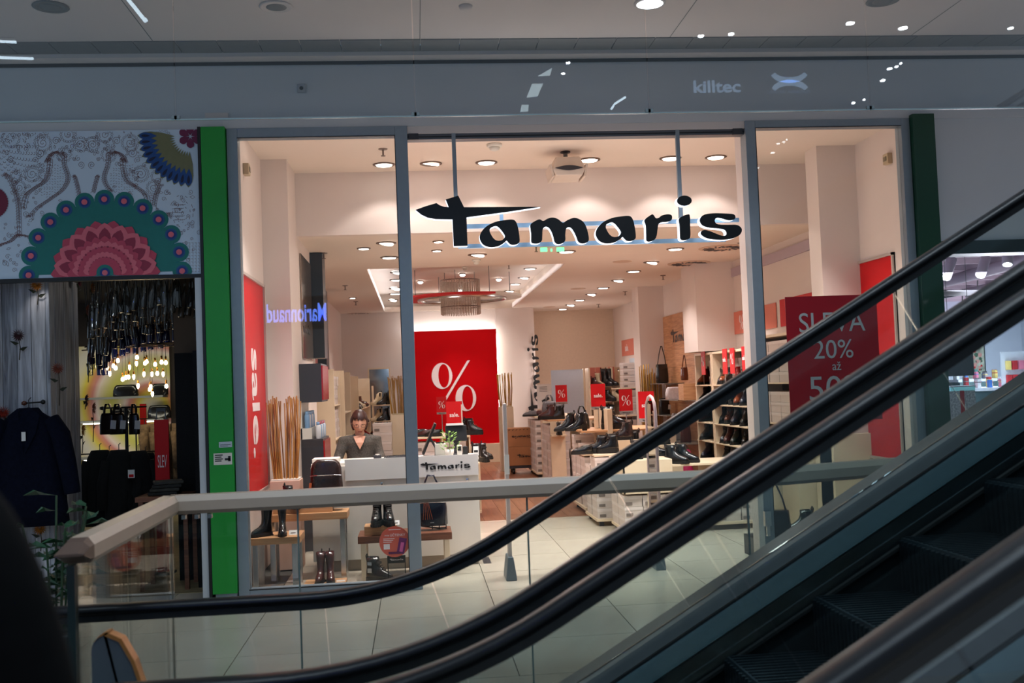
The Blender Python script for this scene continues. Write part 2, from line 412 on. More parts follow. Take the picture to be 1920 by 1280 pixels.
def sale_at(o, frame, w, m, parent, rot=None):
    u, v = Vector(frame[0]), Vector(frame[1])
    if rot == 'down': u, v = -v, u
    me = SALE.copy(); me.transform(Matrix.Diagonal((w, w, 1, 1)))
    return on(me, o, u, v, m, 'sale_lettering', parent)
# ================================================================== SETTING
FY = 8.35                                 # facade plane
# ---- floors: slab plus individual tiles / planks
fl = struct(MB().box(-6, 9, 5.3, 24, -0.2, -0.012).build('floor', mat('grout', rgb(70, 68, 64), 0.8, vary=0.1)))
TILE = [mat('floor_tile_%d' % i, rgb(*c), 0.22, vary=0.05, scale=2.5, bump=0.02, spec=0.35) for i, c in enumerate([(206, 194, 177), (210, 198, 181), (201, 190, 173)])]
tx = [-1.98 + .83 * k for k in range(-3, 9)]
ty = [8.15 + .8 * k for k in range(-3, 7)]
for i in range(len(tx) - 1):
    for j in range(len(ty) - 1):
        x0, x1, y0, y1 = tx[i], tx[i + 1], ty[j], min(ty[j + 1], 12.3)
        if y0 >= 12.3: continue
        if y0 >= 8.9 and (x0 < -1.6 or x1 > 5.2): continue
        e = .003
        MB().box(x0 + e, x1 - e, y0 + e, y1 - e, -0.012, 0).build('tile', TILE[random.randrange(3)], fl)
MB().box(-6, tx[0], 5.75, 8.3, -0.012, 0).box(tx[-1], 9, 5.75, 8.9, -0.012, 0).box(-6, 9, 5.3, 5.747, -0.012, 0).build('tile_field', TILE[0], fl)
PLK = [wood('floor_plank_%d' % i, rgb(*a), rgb(*b), 0.35, axis='Y', scale=2.0) for i, (a, b) in enumerate([((128, 80, 54), (156, 104, 74)), ((140, 92, 64), (168, 116, 84)), ((118, 76, 54), (146, 98, 70))])]
plk = {}
for i in range(24):
    yy = 12.31 - (i * 7 % 12) * .1
    while yy < 20.9:
        a, b = max(12.31, yy), min(yy + 1.5, 21.0)
        if b - a > .05:
            MB().box(-1.5 + i * .25 + .002, -1.5 + (i + 1) * .25 - .002, a + .002, b - .002, -0.012, -0.001).build('plank', PLK[(i * 5 + int(yy * 3)) % 3], fl)
        yy += 1.5
MB().box(-1.6, 4.6, 21.0, 23.5, -0.012, -0.001).build('plank_field', PLK[0], fl)
struct(MB().box(-7, 9, -3, 5.3, -0.5, -0.28).build('floor_landing', TILE[0]))
# ---- gallery ceiling and fascia
G = MB().box(-7, 10, 5.75, 8.12, 4.3, 4.5).build('ceiling_gallery', MALLC); struct(G)
for x in (-1.9, 0.12, 2.1, 4.1):
    MB().box(x, x + .006, 5.8, 8.1, 4.2985, 4.302).build('joint_line', GRILLE, G)
gv = struct(MB().box(-7, 10, 8.12, 8.36, 4.40, 4.5).build('ceiling_slot', mat('slot_dark', rgb(60, 62, 64), .8)))
for k in range(34):
    x = -3.9 + k * .31
    MB().box(x, x + .303, 8.0, 8.27, 4.292, 4.31).build('grille_panel', GRILLE, gv)
struct(MB().box(-7, 10, 8.27, 8.40, 4.26, 4.34).build('trim_1', MALLC))
fa = struct(MB().box(-7, 10, 8.42, 8.6, 3.73, 4.3).build('wall_fascia', MALL))
MB().box(-7, 10, 8.405, 8.43, 4.235, 4.26).build('shadow_strip', BLACK, fa)  # black strip standing in for the shade under the trim
MB().box(-7, 10, 8.36, 8.6, 3.71, 3.80).build('lower_lip', MALL, fa)
struct(MB().box(4.42, 4.46, 8.38, 8.6, 0, 2.64).box(4.42, 10, 8.38, 8.6, 2.64, 3.73).build('wall_right', MALL))
bm = struct(MB().box(4.46, 10, 8.36, 8.6, 2.55, 2.66).build('trim_2', mat('lintel_dark', rgb(38, 52, 56), .4, vary=.05)))
struct(MB().box(-7, -3.3, 8.38, 8.6, 0, 3.73).build('wall_far_left', MALL))
# ---- small things on the fascia and the gallery ceiling
for i, (px, py) in enumerate([(95, 12), (518, 12), (1655, 1)]):
    c = aZ(px, py, 4.3)
    t = thing('ceiling_speaker', ['round grey ceiling speaker above the flower print', 'pale round ceiling speaker with raised rim over the fascia', 'round grey ceiling speaker at the top above the right window'][i], 'speaker', c)
    MB().lathe([(.115, 0), (.12, -.006), (.10, -.012), (.095, -.008)], seg=24).build('rim', MALLC if i == 1 else GRILLE, t, True)
    MB().lathe([(.093, -.006), (.05, -.010), (.005, -.011)], seg=24).build('mesh_cover', GRILLE, t, True)
c = aZ(873, 11, 4.3)
t = thing('smoke_detector', 'tiny round smoke detector on the gallery ceiling', 'detector', c)
MB().lathe([(.05, 0), (.045, -.02), (.02, -.03), (.005, -.03)], seg=16).build('body', MALLC, t, True)
t = thing('gallery_downlight', 'bright round downlight at top centre of the gallery ceiling', 'ceiling light', (1.77, 7.25, 4.3))
MB().lathe([(.115, 0), (.115, -.01), (.095, -.012)], seg=28).build('rim', MALLC, t, True)
MB().lathe([(.095, -.013), (.04, -.016), (.002, -.017)], seg=28).build('diffuser', glow('gallery_lamp_disc', (.9, .96, 1), 8), t, True)
c = aY(565, 165, 8.40)
t = thing('fascia_sensor', 'small square sensor box on the grey fascia', 'sensor', c)
MB().box(-.035, .035, 0, .03, -.035, .035).build('housing', mat('sensor_grey', rgb(170, 172, 176), .5), t, bevel=.004)
MB().lathe([(.016, 0), (.012, .004), (.002, .004)], seg=12).build('lens', BLACK, t).rotation_euler = (PI / 2, 0, 0)

# ---- smoke curtain: frameless glass panels hung from the ceiling edge
sx = [-3.9, -2.58, -1.262, 0.05, 1.385, 2.70, 4.02, 5.34]
for i in range(len(sx) - 1):
    lb = ['far left', 'left of the flower print seam', 'above the left window', 'above the white fascia centre', 'above the word mark', 'above the right window', 'at the far right'][i]
    t = thing('smoke_curtain_panel', 'frameless smoke curtain glass panel hung ' + ['at the far left edge', 'above the flower print', 'above the left shop window', 'left of centre above the open doorway', 'right of centre above the doorway', 'above the right shop window', 'at the far right edge'][i],
              'glass panel', ((sx[i] + sx[i + 1]) / 2, 5.8, 3.12), 0, 'smoke curtain panels')
    w = sx[i + 1] - sx[i]
    MB().box(-w / 2 + .003, w / 2 - .003, -.005, .005, 0, 1.18).build('pane', G_CURT, t)
    MB().box(-w / 2 + .003, w / 2 - .003, -.006, .006, -.006, 0).build('edge_strip', mat('curtain_edge', rgb(120, 138, 140), .3), t)
    MB().cbox((w / 2 - .008, 0, .01), (.03, .016, .018)).build('clamp', mat('clamp_grey', rgb(96, 104, 106), .5), t); MB().cbox((-w / 2 + .008, 0, .01), (.03, .016, .018)).build('clamp', _M['clamp_grey'], t)

# ---- shop shell
CE_F, CE_B = 3.85, 3.20
struct(MB().box(-1.45, 4.45, FY + .3, 10.8, CE_F, CE_F + .1).build('ceiling_front', W_CEIL))
struct(MB().box(-1.6, 4.7, 10.8, 10.9, CE_B, CE_F + .1).build('wall_bulkhead', W_SHOP))
lc = MB()
X0, X1, Y0, Y1 = -.6, 2.08, 13.95, 21.9     # raised field
lc.box(-1.6, 4.7, 10.9, Y0, CE_B, CE_B + .1).box(-1.6, X0, Y0, Y1, CE_B, CE_B + .1).box(X1, 4.7, Y0, Y1, CE_B, CE_B + .1).box(-1.6, 4.7, Y1, 23.6, CE_B, CE_B + .1)
struct(lc.build('ceiling_low', W_CEIL))
struct(MB().box(X0 - .3, X1 + .3, Y0 - .3, Y1 + .3, 3.58, 3.66).box(X0 - .3, X0 - .2, Y0 - .3, Y1 + .3, 3.3, 3.58).box(X1 + .2, X1 + .3, Y0 - .3, Y1 + .3, 3.3, 3.58)
       .box(X0 - .3, X1 + .3, Y0 - .3, Y0 - .2, 3.3, 3.58).box(X0 - .3, X1 + .3, Y1 + .2, Y1 + .3, 3.2, 3.58).build('ceiling_raised_field', W_CEIL))
for s, x, lb in ((-1, X0 - .04, 'left'), (1, X1 + .04, 'right')):
    o = MB().box(x - .015, x + .015, Y0 + .1, Y1 - .2, 3.302, 3.315).build('cove_light_strip', glow('cove_led', (.86, .92, 1), 2.2))
    tag(o, 'cool white cove light strip along the %s edge of the raised ceiling' % lb, 'light strip')
struct(MB().box(-1.6, -1.42, FY + .05, 10.12, 0, CE_F).build('wall_left', W_SHOP))
wl = struct(MB().box(-1.6, -1.17, 10.12, 12.42, 0, CE_F).build('wall_left_pier', W_SHOP))
struct(MB().box(-1.75, -1.52, 12.42, 22.2, 0, CE_B).build('wall_left_back', W_SHOP))
struct(MB().box(-1.9, 4.8, 10.95, 23.5, 3.7, 3.75).box(-1.9, -1.75, 15.3, 23.5, 0, 3.7).box(4.7, 4.75, 11.0, 23.5, 0, 3.7).build('ceiling_slab', MALL))
struct(MB().box(4.5, 4.7, 10.9, 23.3, 0, CE_B).box(4.45, 4.468, FY + .3, 10.9, 0, CE_F).build('wall_right_side', W_SHOP))
struct(MB().box(-1.7, 2.55, 22.0, 22.2, 0, 3.3).build('wall_back', W_SHOP))
struct(MB().box(2.5, 4.7, 23.2, 23.4, 0, 3.3).box(2.45, 2.55, 22.2, 23.2, 0, 3.3).build('wall_back_right', mat('back_wall_beige', rgb(214, 188, 164), .7, vary=.03)))
struct(MB().box(4.05, 4.45, 9.95, 10.25, 0, CE_F).build('wall_right_pier', W_SHOP))
struct(MB().box(3.95, 4.5, 14.25, 15.0, 1.95, CE_B).box(4.2, 4.5, 14.98, 15.02, 0, CE_B).build('wall_pier_near', W_SHOP))
struct(MB().box(3.9, 4.5, 17.78, 18.3, 0, CE_B).box(4.35, 4.5, 15.0, 17.8, 0, CE_B).build('wall_pier_far', W_SHOP))
struct(MB().box(1.72, 2.5, 21.86, 22.0, 0, 3.2).build('wall_sign_panel', W_SHOP))

# ---- shop front frames
zt = 3.71
def frame_piece(nm, x0, x1, y0, y1, z0, z1, m=FRAME, bevel=.004):
    return struct(MB().box(x0, x1, y0, y1, z0, z1).build(nm, m, bevel=bevel))
w1 = struct(MB().box(-1.43, -1.345, FY, FY + .12, 0, zt).box(-.10, 0.0, FY, FY + .12, 0, zt).box(-1.345, -.10, FY, FY + .12, zt - .075, zt)
            .box(-1.345, -.10, FY, FY + .12, 0, .07).build('window_1', FRAME, bevel=.003))
MB().box(-1.345, -.10, FY + .05, FY + .062, .07, zt - .075).build('glass_pane', G_WIN, w1)
MB().box(-1.35, -.10, FY - .002, FY + .004, .066, .074).box(-1.35, -.10, FY - .002, FY + .004, zt - .08, zt - .075).box(-.104, -.10, FY - .002, FY + .004, .07, zt - .08).build('gasket', BLACK, w1)
w2 = struct(MB().box(2.80, 2.885, FY, FY + .14, 0, zt).box(4.15, 4.225, FY, FY + .12, 0, zt).box(2.885, 4.15, FY, FY + .12, zt - .06, zt)
            .box(2.885, 4.15, FY, FY + .12, 0, .06).build('window_2', FRAME, bevel=.003))
MB().box(2.885, 4.15, FY + .05, FY + .062, .06, zt - .06).build('glass_pane', G_WIN, w2)
MB().box(2.80, 2.86, FY + .14, FY + .30, 0, zt).build('reveal', W_SHOP, w2)
MB().box(2.884, 2.889, FY - .002, FY + .004, .06, zt - .06).box(2.885, 4.15, FY - .002, FY + .004, zt - .065, zt - .06).build('gasket', BLACK, w2)
MB().cbox((2.82, FY - .02, .42), (.05, .05, .12)).cbox((2.82, FY - .03, .33), (.025, .03, .1)).build('lock', CHROME, w2)
st = struct(MB().box(0, 2.80, FY + .02, FY + .09, zt - .06, zt + .02).build('trim_3', MALLC))
dr = struct(MB().box(0, 2.80, FY + .04, FY + .14, zt - .105, zt - .06).build('door_1', mat('track_grey', rgb(96, 98, 104), .4, metal=.5)))
MB().box(0, 2.80, FY + .035, FY + .045, zt - .088, zt - .080).build('track_groove', BLACK, dr)
MB().cbox((.05, FY + .03, zt - .085), (.08, .03, .05)).build('track_end', ANTH, dr); MB().cbox((2.74, FY + .03, zt - .085), (.08, .03, .05)).build('track_end', ANTH, dr)
struct(MB().box(-1.62, -1.435, FY - .05, FY + .2, .06, 3.715).build('trim_4', GREEN, bevel=.003))
struct(MB().box(-1.60, -1.44, FY - .03, FY + .2, 0, .06).build('trim_5', FRAME))
struct(MB().box(-1.645, -1.622, FY - .05, FY + .2, 0, 3.715).build('trim_6', mat('black_edge', rgb(16, 16, 16), .4)))
struct(MB().box(-1.70, -1.646, FY - .02, FY + .1, 0, 2.55).build('trim_7', MALL))
struct(MB().box(4.228, 4.42, FY - .05, FY + .2, 0, 3.735).build('trim_8', DGREEN, bevel=.003))
# plates on the green column
p = aY(423, 833, FY - .05)
t = thing('door_plate', 'small grey metal plate on the green column', 'plate', (p.x, FY - .051, p.z))
MB().box(-.05, .05, -.004, 0, -.022, .022).build('plate', CHROME, t); MB().box(-.04, .04, -.0055, -.004, -.004, .000).box(-.04, .02, -.0055, -.004, -.014, -.010).build('print', BLACK, t)
p = aY(418, 860, FY - .05)
t = thing('notice_sticker', 'small white notice sticker with black lines on the green column', 'sticker', (p.x, FY - .051, p.z))
MB().box(-.07, .07, -.003, 0, -.045, .045).build('sheet', WHITE, t)
m = MB()
for k in range(4): m.box(-.06, .0 - .01 * (k % 2), -.0045, -.003, .026 - k * .015, .034 - k * .015)
m.box(.015, .055, -.0045, -.003, -.012, .004).box(.04, .06, -.0045, -.003, -.02, .02)
m.build('print', BLACK, t)
for (px, py, X, lb, f) in ((457, 318, -1.42, 'left', 1), (1669, 298, 4.45, 'right', -1)):
    p = aX(px, py, X)
    t = thing('wall_sensor', 'small beige sensor box high on the %s side wall inside the window' % lb, 'sensor', p)
    MB().box(0, .05 * f, -.05, .05, -.05, .05).build('housing', mat('sensor_beige', rgb(190, 170, 140), .5), t, bevel=.006)
    MB().box(.05 * f, .056 * f, -.03, .03, -.02, .02).build('lens', mat('sensor_lens', rgb(120, 110, 90), .3), t)

# ================================================================== WORD MARK SIGN over the doorway
SY = 8.30
rails = []
tS = thing('shop_sign', 'large black word mark with white lit edges hanging on rods over the doorway', 'sign', (1.4, SY, 2.7))
def rel(me_o): return me_o
def to_local(o, parent): o.location = -parent.location
EDGE = glow('sign_edge_light', (.82, .90, 1.0), 1.15)
SBLK = mat('sign_black_face', rgb(6, 6, 8), 0.35, vary=.2)
for g in LOGO:
    back = flat(g, .07)
    o = on(back, (0, SY + .075, 0), *FR, EDGE, 'letter_body', tS); to_local(o, tS)
    on(flat(g, .01), (0, SY + .0, 0), *FR, SBLK, 'letter_face', o)
RAILM = mat('sign_rail', rgb(150, 180, 205), 0.4, metal=.3, vary=.03)
def railbox(x0, x1, z0, z1, nm='rail', y0=SY + .08, y1=SY + .11, m=RAILM):
    o = MB().box(x0, x1, y0, y1, z0, z1).build(nm, m, tS); to_local(o, tS)
ya = aY(900, 424, SY + .09).z
yb = aY(900, 461, SY + .09).z
railbox(.38, 2.72, ya - .017, ya + .017)
railbox(.38, 2.60, yb - .017, yb + .017)
xa, xb = aY(852, 300, SY + .09).x, aY(1272, 300, SY + .09).x
railbox(xa - .016, xa + .016, 3.0, 3.74, 'hanging_rod', m=FRAME)
railbox(xb - .016, xb + .016, yb, 3.74, 'hanging_rod', m=FRAME)
xm = aY(940, 400, SY + .09).x
railbox(xm - .014, xm + .014, ya, ya + .11, 'strut')

# ================================================================== LIGHTS on the shop ceilings
RIM = mat('lamp_rim', rgb(120, 100, 88), .4, metal=.4)
def downlight(c, r, tilt, label, group):
    t = thing('downlight', label, 'ceiling light', c, 0, group)
    MB().lathe([(r * 1.3, 0), (r * 1.32, -.008), (r * 1.1, -.014), (r, -.004)], seg=18).build('rim', RIM, t, True)
    o = MB().lathe([(r, -.004), (r * .9, -.016), (r * .1, -.02)], seg=18).build('lamp', BULB, t, True)
    o.rotation_euler = (tilt, tilt * .6, 0)
names = ['first', 'second', 'third', 'fourth', 'fifth', 'sixth', 'seventh', 'eighth', 'ninth', 'tenth', 'eleventh', 'twelfth']
for i, (px, py) in enumerate([(720, 308), (808, 306), (912, 304), (1105, 299), (1257, 296), (1342, 294)]):
    downlight(aZ(px, py, CE_F), .085, .25 if i == 1 else 0, 'round downlight in the high front ceiling, %s of six from the left' % names[i], 'front ceiling downlights')
for i, (px, py) in enumerate([(520, 253), (675, 252), (718, 250), (1430, 237), (1515, 236)]):
    downlight(aZ(px, py, CE_F), .085, 0, 'round downlight half hidden by the window head, %s from the left' % names[i], 'window downlights')
row = [(1266, 466), (1221, 491), (1188, 508), (1158, 525), (1131, 539), (1108, 551), (1087, 562), (1069, 571), (1055, 579)]
for i, (px, py) in enumerate(row):
    downlight(aZ(px, py, CE_B), .085, .35 * (i % 2), 'tilted downlight in the right ceiling row, %s from the doorway' % names[i], 'right ceiling row downlights')
row = [(724, 455), (730, 482), (746, 510), (744, 524), (742, 540), (741, 550), (737, 562)]
for i, (px, py) in enumerate(row):
    downlight(aZ(px, py, CE_B if i < 2 else 3.2), .085 if i < 6 else .07, .35 * ((i + 1) % 2), 'downlight in the left ceiling row, %s from the doorway' % names[i], 'left ceiling row downlights')
for i, (px, py) in enumerate([(895, 477), (1062, 471), (822, 452), (819, 469), (682, 465), (661, 558)]):
    downlight(aZ(px, py, CE_B), [.09, .09, .05, .05, .06, .05][i], .3 * (i == 0), ['tilted downlight just under the sign stem in the low ceiling', 'downlight under the middle letters of the sign', 'small downlight in the low ceiling, nearer of a pair left of the sign stem',
              'small downlight in the low ceiling, farther of a pair left of the sign stem', 'plain flush downlight in the low ceiling behind the left window', 'tiny flush downlight in the low ceiling beside the left cove'][i], 'scattered low ceiling downlights')
for i, (px, py) in enumerate([(994, 503), (982, 520), (966, 532), (955, 545)]):
    downlight(aZ(px, py, 3.58), .09, .3 * (i % 2), 'downlight in the raised ceiling field, %s of four on its right' % names[i], 'raised field right downlights')
for i, (px, py) in enumerate([(788, 526), (867, 512), (935, 521)]):
    t = thing('spot_bulb', 'small bright round lamp in the raised ceiling field, %s from the left' % names[i], 'ceiling light', aZ(px, py, 3.58), 0, 'raised field small lamps')
    MB().lathe([(.035, -.02), (.05, -.035), (.03, -.055), (.004, -.06)], seg=12).build('bulb', glow('small_bulb', (1, .95, .9), 14), t, True)
    MB().lathe([(.055, 0), (.05, -.02), (.04, -.022)], seg=12).build('rim', RIM, t, True)
# sprinklers
for i, (px, py, Z) in enumerate([(718, 282, CE_F), (607, 477, CE_B), (647, 538, CE_B), (667, 568, CE_B), (1005, 464, CE_B), (954, 499, 3.58), (1243, 519, CE_B), (1172, 549, CE_B), (1122, 573, CE_B), (1389, 458, CE_B)]):
    c = aZ(px, py - 3, Z)
    t = thing('sprinkler', 'small ceiling sprinkler ' + ['hanging from the high front ceiling', 'by the dark panel behind the left window', 'in the low ceiling left of the cove', 'farther back in the low ceiling left of the cove', 'beside the green exit sign',
              'in the raised ceiling field', 'right of the right lamp row, nearest', 'right of the right lamp row, middle', 'right of the right lamp row, farthest', 'beside the near round air vent'][i], 'sprinkler', c, 0, 'ceiling sprinklers')
    k = c.y / 12
    MB().lathe([(.045, 0), (.04, -.008), (.01, -.01)], seg=10).build('escutcheon', RIM, t)
    MB().lathe([(.008, -.01), (.008, -.06), (.022, -.065), (.022, -.07)], seg=8).build('head', RIM, t)
# round swirl vents
for i, (px, py) in enumerate([(1355, 464), (1292, 493), (674, 588)]):
    c = aZ(px, py, CE_B)
    t = thing('swirl_vent', ['round slotted air vent nearest the doorway, right of the sign', 'round slotted air vent behind the nearest one on the right', 'round slotted air vent over the left back corner'][i], 'air vent', c, 0, 'ceiling swirl vents')
    MB().lathe([(.30, 0), (.30, -.008), (.28, -.012), (.01, -.010)], seg=28).build('plate', mat('vent_plate', rgb(206, 178, 156), .5, vary=.03), t)
    for k in range(16):
        a = k * 2 * PI / 16
        m = MB().cbox((math.cos(a) * .18, math.sin(a) * .18, -.014), (.15, .024, .006), rz=a + .5).build('slot', ANTH, t)
for i, (px, py) in enumerate([(1167, 490), (1084, 541), (1030, 575)]):
    t = thing('flush_speaker', 'faint flush round ceiling speaker, %s from the doorway' % names[i], 'speaker', aZ(px, py, CE_B), 0, 'flush ceiling speakers')
    MB().lathe([(.13, 0), (.13, -.006), (.01, -.007)], seg=24).build('grille', mat('speaker_beige', rgb(206, 176, 152), .6), t)
# smoke detectors, projector, exit sign
for i, (px, py, Z, s) in enumerate([(927, 270, CE_F, 1.3), (893, 486, CE_B, 1.0), (872, 500, 3.58, .9)]):
    t = thing('smoke_alarm', ['white smoke alarm on the high front ceiling', 'pale smoke alarm in the low ceiling above the chandelier', 'pale smoke alarm in the raised field by the chandelier'][i], 'smoke alarm', aZ(px, py, Z))
    MB().lathe([(.055 * s, 0), (.055 * s, -.025), (.045 * s, -.03)], seg=18).build('base', WHITE, t, True)
    MB().lathe([(.04 * s, -.03), (.035 * s, -.055), (.015 * s, -.065), (.002, -.065)], seg=18).build('chamber', WHITE, t, True)
c = aZ(1052, 297, CE_F)
t = thing('ceiling_projector', 'white speaker-like projector box hanging from the front ceiling', 'projector', (c.x, c.y - .3, CE_F))
MB().lathe([(.05, 0), (.05, -.012), (.02, -.02)], seg=16).build('mount', ANTH, t)
MB().lathe([(.022, -.01), (.022, -.09)], seg=10).build('stem', GRILLE, t)
PB = mat('projector_white', rgb(214, 198, 184), .45, vary=.02)
m = MB()
m.rings([[(-.12, -.15, -.08), (.12, -.15, -.08), (.12, .15, -.08), (-.12, .15, -.08)], [(-.16, -.2, -.21), (.16, -.2, -.21), (.16, .2, -.21), (-.16, .2, -.21)], [(-.13, -.19, -.27), (.13, -.19, -.27), (.13, .19, -.27), (-.13, .19, -.27)]])
m.build('housing', PB, t, bevel=.01)
m = MB(); m.rings([[(-.14 + .28 * k / 10, -.205, -.20 + (.025 * math.sin(PI * k / 10)) * s) for k in list(range(11))] for s in (1, -1)], False, False, False)
m.build('front_slot', ANTH, t)
for s in (-1, 1): MB().cbox((s * .165, -.02, -.22), (.02, .34, .12), ry=.2 * s).build('side_fin', PB, t)
c = aY(1035, 462, 12.0)
t = thing('exit_sign', 'small green lit exit sign under the middle letters of the sign', 'sign', (c.x, 12.0, CE_B))
MB().box(-.14, .14, -.02, .02, -.03, 0).build('housing', PB, t)
EX = glow('exit_green', (.18, 1.0, .42), 1.3)
MB().box(-.14, -.06, -.024, .0, -.078, -.03).box(-.02, .0, -.024, 0, -.078, -.045).box(.05, .14, -.024, 0, -.08, -.035).build('lit_pictogram', EX, t)

# ---- floating ring and bead chandelier
RC = Vector((.85, 18.0, 3.1))
t = thing('ceiling_ring', 'large floating disc ring, mostly red with a white end, around the chandelier', 'ring', RC)
N = 72
for nm, mm, sel in (('red_sector', mat('ring_red', rgb(205, 20, 24), .45, vary=.02), lambda x: x < .52), ('white_sector', WHITE, lambda x: x >= .52)):
    m = MB()
    for k in range(N):
        a0, a1 = 2 * PI * k / N, 2 * PI * (k + 1) / N
        if sel(1.03 * math.cos((a0 + a1) / 2)):
            P = [(math.cos(a) * r, math.sin(a) * r, z) for a in (a0, a1) for r in (.78, 1.03) for z in (0, .035)]
            m.add(P, [(0, 2, 6, 4), (1, 5, 7, 3), (0, 4, 5, 1), (2, 3, 7, 6), (0, 1, 3, 2), (4, 6, 7, 5)])
    m.build(nm, mm, t)
MB().rings([[(math.cos(2 * PI * k / 48) * r, math.sin(2 * PI * k / 48) * r, z) for k in range(48)] for r, z in ((.77, .03), (.77, -.03), (.74, -.03), (.74, .03))], False, False).build('inner_rim', CHROME, t, True)
for a in (.3, 2.0, 3.6, 5.2):
    MB().tube([(math.cos(a) * .9, math.sin(a) * .9, .03), (math.cos(a) * .9, math.sin(a) * .9, .48)], .006, 6).build('suspension_wire', GRILLE, t)
t = thing('bead_chandelier', 'round drum chandelier of hanging glass bead strings inside the ring', 'chandelier', (.82, 18.0, 2.84))
BEAD = mat('smoky_bead', rgb(186, 164, 148), .12, spec=1, vary=.2, scale=60)
for nm, z in (('top_hoop', .58), ('middle_hoop', .33), ('bottom_hoop', .12)):
    pts = [(math.cos(2 * PI * k / 32) * .34, math.sin(2 * PI * k / 32) * .34, z) for k in range(33)]
    MB().tube(pts, .009, 6, False).build(nm, mat('hoop_dark', rgb(120, 96, 88), .35, metal=.6), t, True)
for k in range(84):
    a = 2 * PI * k / 84; m = MB(); r = .34 if k % 2 else .32
    for j in range(20):
        z = .58 - j * .03 - (.0 if k % 2 else .012)
        m.cbox((math.cos(a) * r, math.sin(a) * r, z), (.013, .013, .026), rz=a + .6)
    m.build('bead_string', BEAD, t)
for a in (.5, 2.6, 4.4):
    MB().tube([(math.cos(a) * .3, math.sin(a) * .3, .58), (math.cos(a) * .3, math.sin(a) * .3, .74)], .005, 6).build('suspension_wire', GRILLE, t)
MB().lathe([(.03, .42), (.045, .38), (.03, .33), (.004, .31)], seg=12).build('bulb', glow('chandelier_bulb', (1, .9, .8), 7), t, True)
# ================================================================== SHOES, BAGS, BOXES
def leather(n, c, rough=.22): return mat('leather_' + n, c, rough, spec=.6, vary=.12, scale=30, bump=.08)
LEA = {'black': leather('black', rgb(18, 17, 19), .2), 'brown': leather('brown', rgb(92, 44, 26)), 'burgundy': leather('burgundy', rgb(70, 34, 34), .18), 'navy': leather('navy', rgb(22, 26, 42)),
       'cognac': leather('cognac', rgb(130, 62, 34)), 'dark green': leather('green', rgb(24, 34, 30)), 'cream': leather('cream', rgb(206, 184, 150), .4), 'dark brown': leather('dbrown', rgb(48, 30, 26)),
       'red': leather('red', rgb(140, 22, 26)), 'silver': leather('silver', rgb(150, 150, 155), .15), 'grey': leather('grey', rgb(96, 92, 96), .4), 'white': leather('white', rgb(228, 222, 226), .35)}
SOLE = mat('rubber_sole', rgb(14, 13, 13), .55, vary=.15)
SOLEL = mat('pale_sole', rgb(196, 178, 150), .6, vary=.05)
ELAS = mat('elastic_panel', rgb(10, 10, 12), .8, vary=.2, scale=200)
LINING = mat('boot_lining', rgb(40, 34, 32), .8, vary=.1)
def foot_ring(z, xh, xt, w, heel=0.0, n=18, toe=.35):
    out = []
    c, a = (xh + xt) / 2, (xt - xh) / 2
    for k in range(n):
        th = 2 * PI * k / n
        ct, s_ = math.cos(th), math.sin(th)
        x = c + a * (abs(ct) ** .85) * (1 if ct > 0 else -1)
        y = w * (abs(s_) ** .8) * (1 if s_ > 0 else -1) * (1 - toe * max(0, ct) ** 2 * .5)
        zz = z + heel * min(1, max(0, (.10 - x) / .11)) ** 1.3
        out.append((x, y, zz))
    return out
STY = {
 # z, heel x, toe x, half width
 'ankle': ([(.022, -.055, .195, .040), (.035, -.062, .200, .044), (.055, -.062, .188, .043), (.075, -.060, .152, .041), (.095, -.057, .105, .038), (.12, -.053, .068, .035), (.15, -.051, .055, .035), (.185, -.053, .056, .038)], 0),
 'chunky': ([(.045, -.058, .195, .043), (.058, -.064, .200, .046), (.078, -.064, .190, .045), (.098, -.062, .155, .043), (.118, -.058, .108, .040), (.145, -.055, .075, .038), (.18, -.055, .062, .039), (.225, -.060, .060, .043)], 0),
 'tall': ([(.03, -.055, .195, .042), (.045, -.062, .200, .045), (.065, -.062, .188, .044), (.085, -.060, .152, .042), (.105, -.057, .105, .039), (.14, -.053, .068, .037), (.20, -.055, .060, .042), (.27, -.065, .062, .050), (.33, -.068, .062, .052)], 0),
 'low': ([(.020, -.055, .175, .038), (.034, -.060, .180, .042), (.052, -.060, .162, .041), (.066, -.059, .122, .038), (.080, -.058, .085, .034), (.096, -.058, .058, .031)], 0),
 'heeled': ([(.018, -.05, .195, .038), (.032, -.055, .198, .041), (.050, -.055, .180, .039), (.070, -.052, .142, .037), (.09, -.05, .098, .034), (.12, -.048, .062, .032), (.155, -.048, .052, .035)], .06)}
_S = {}
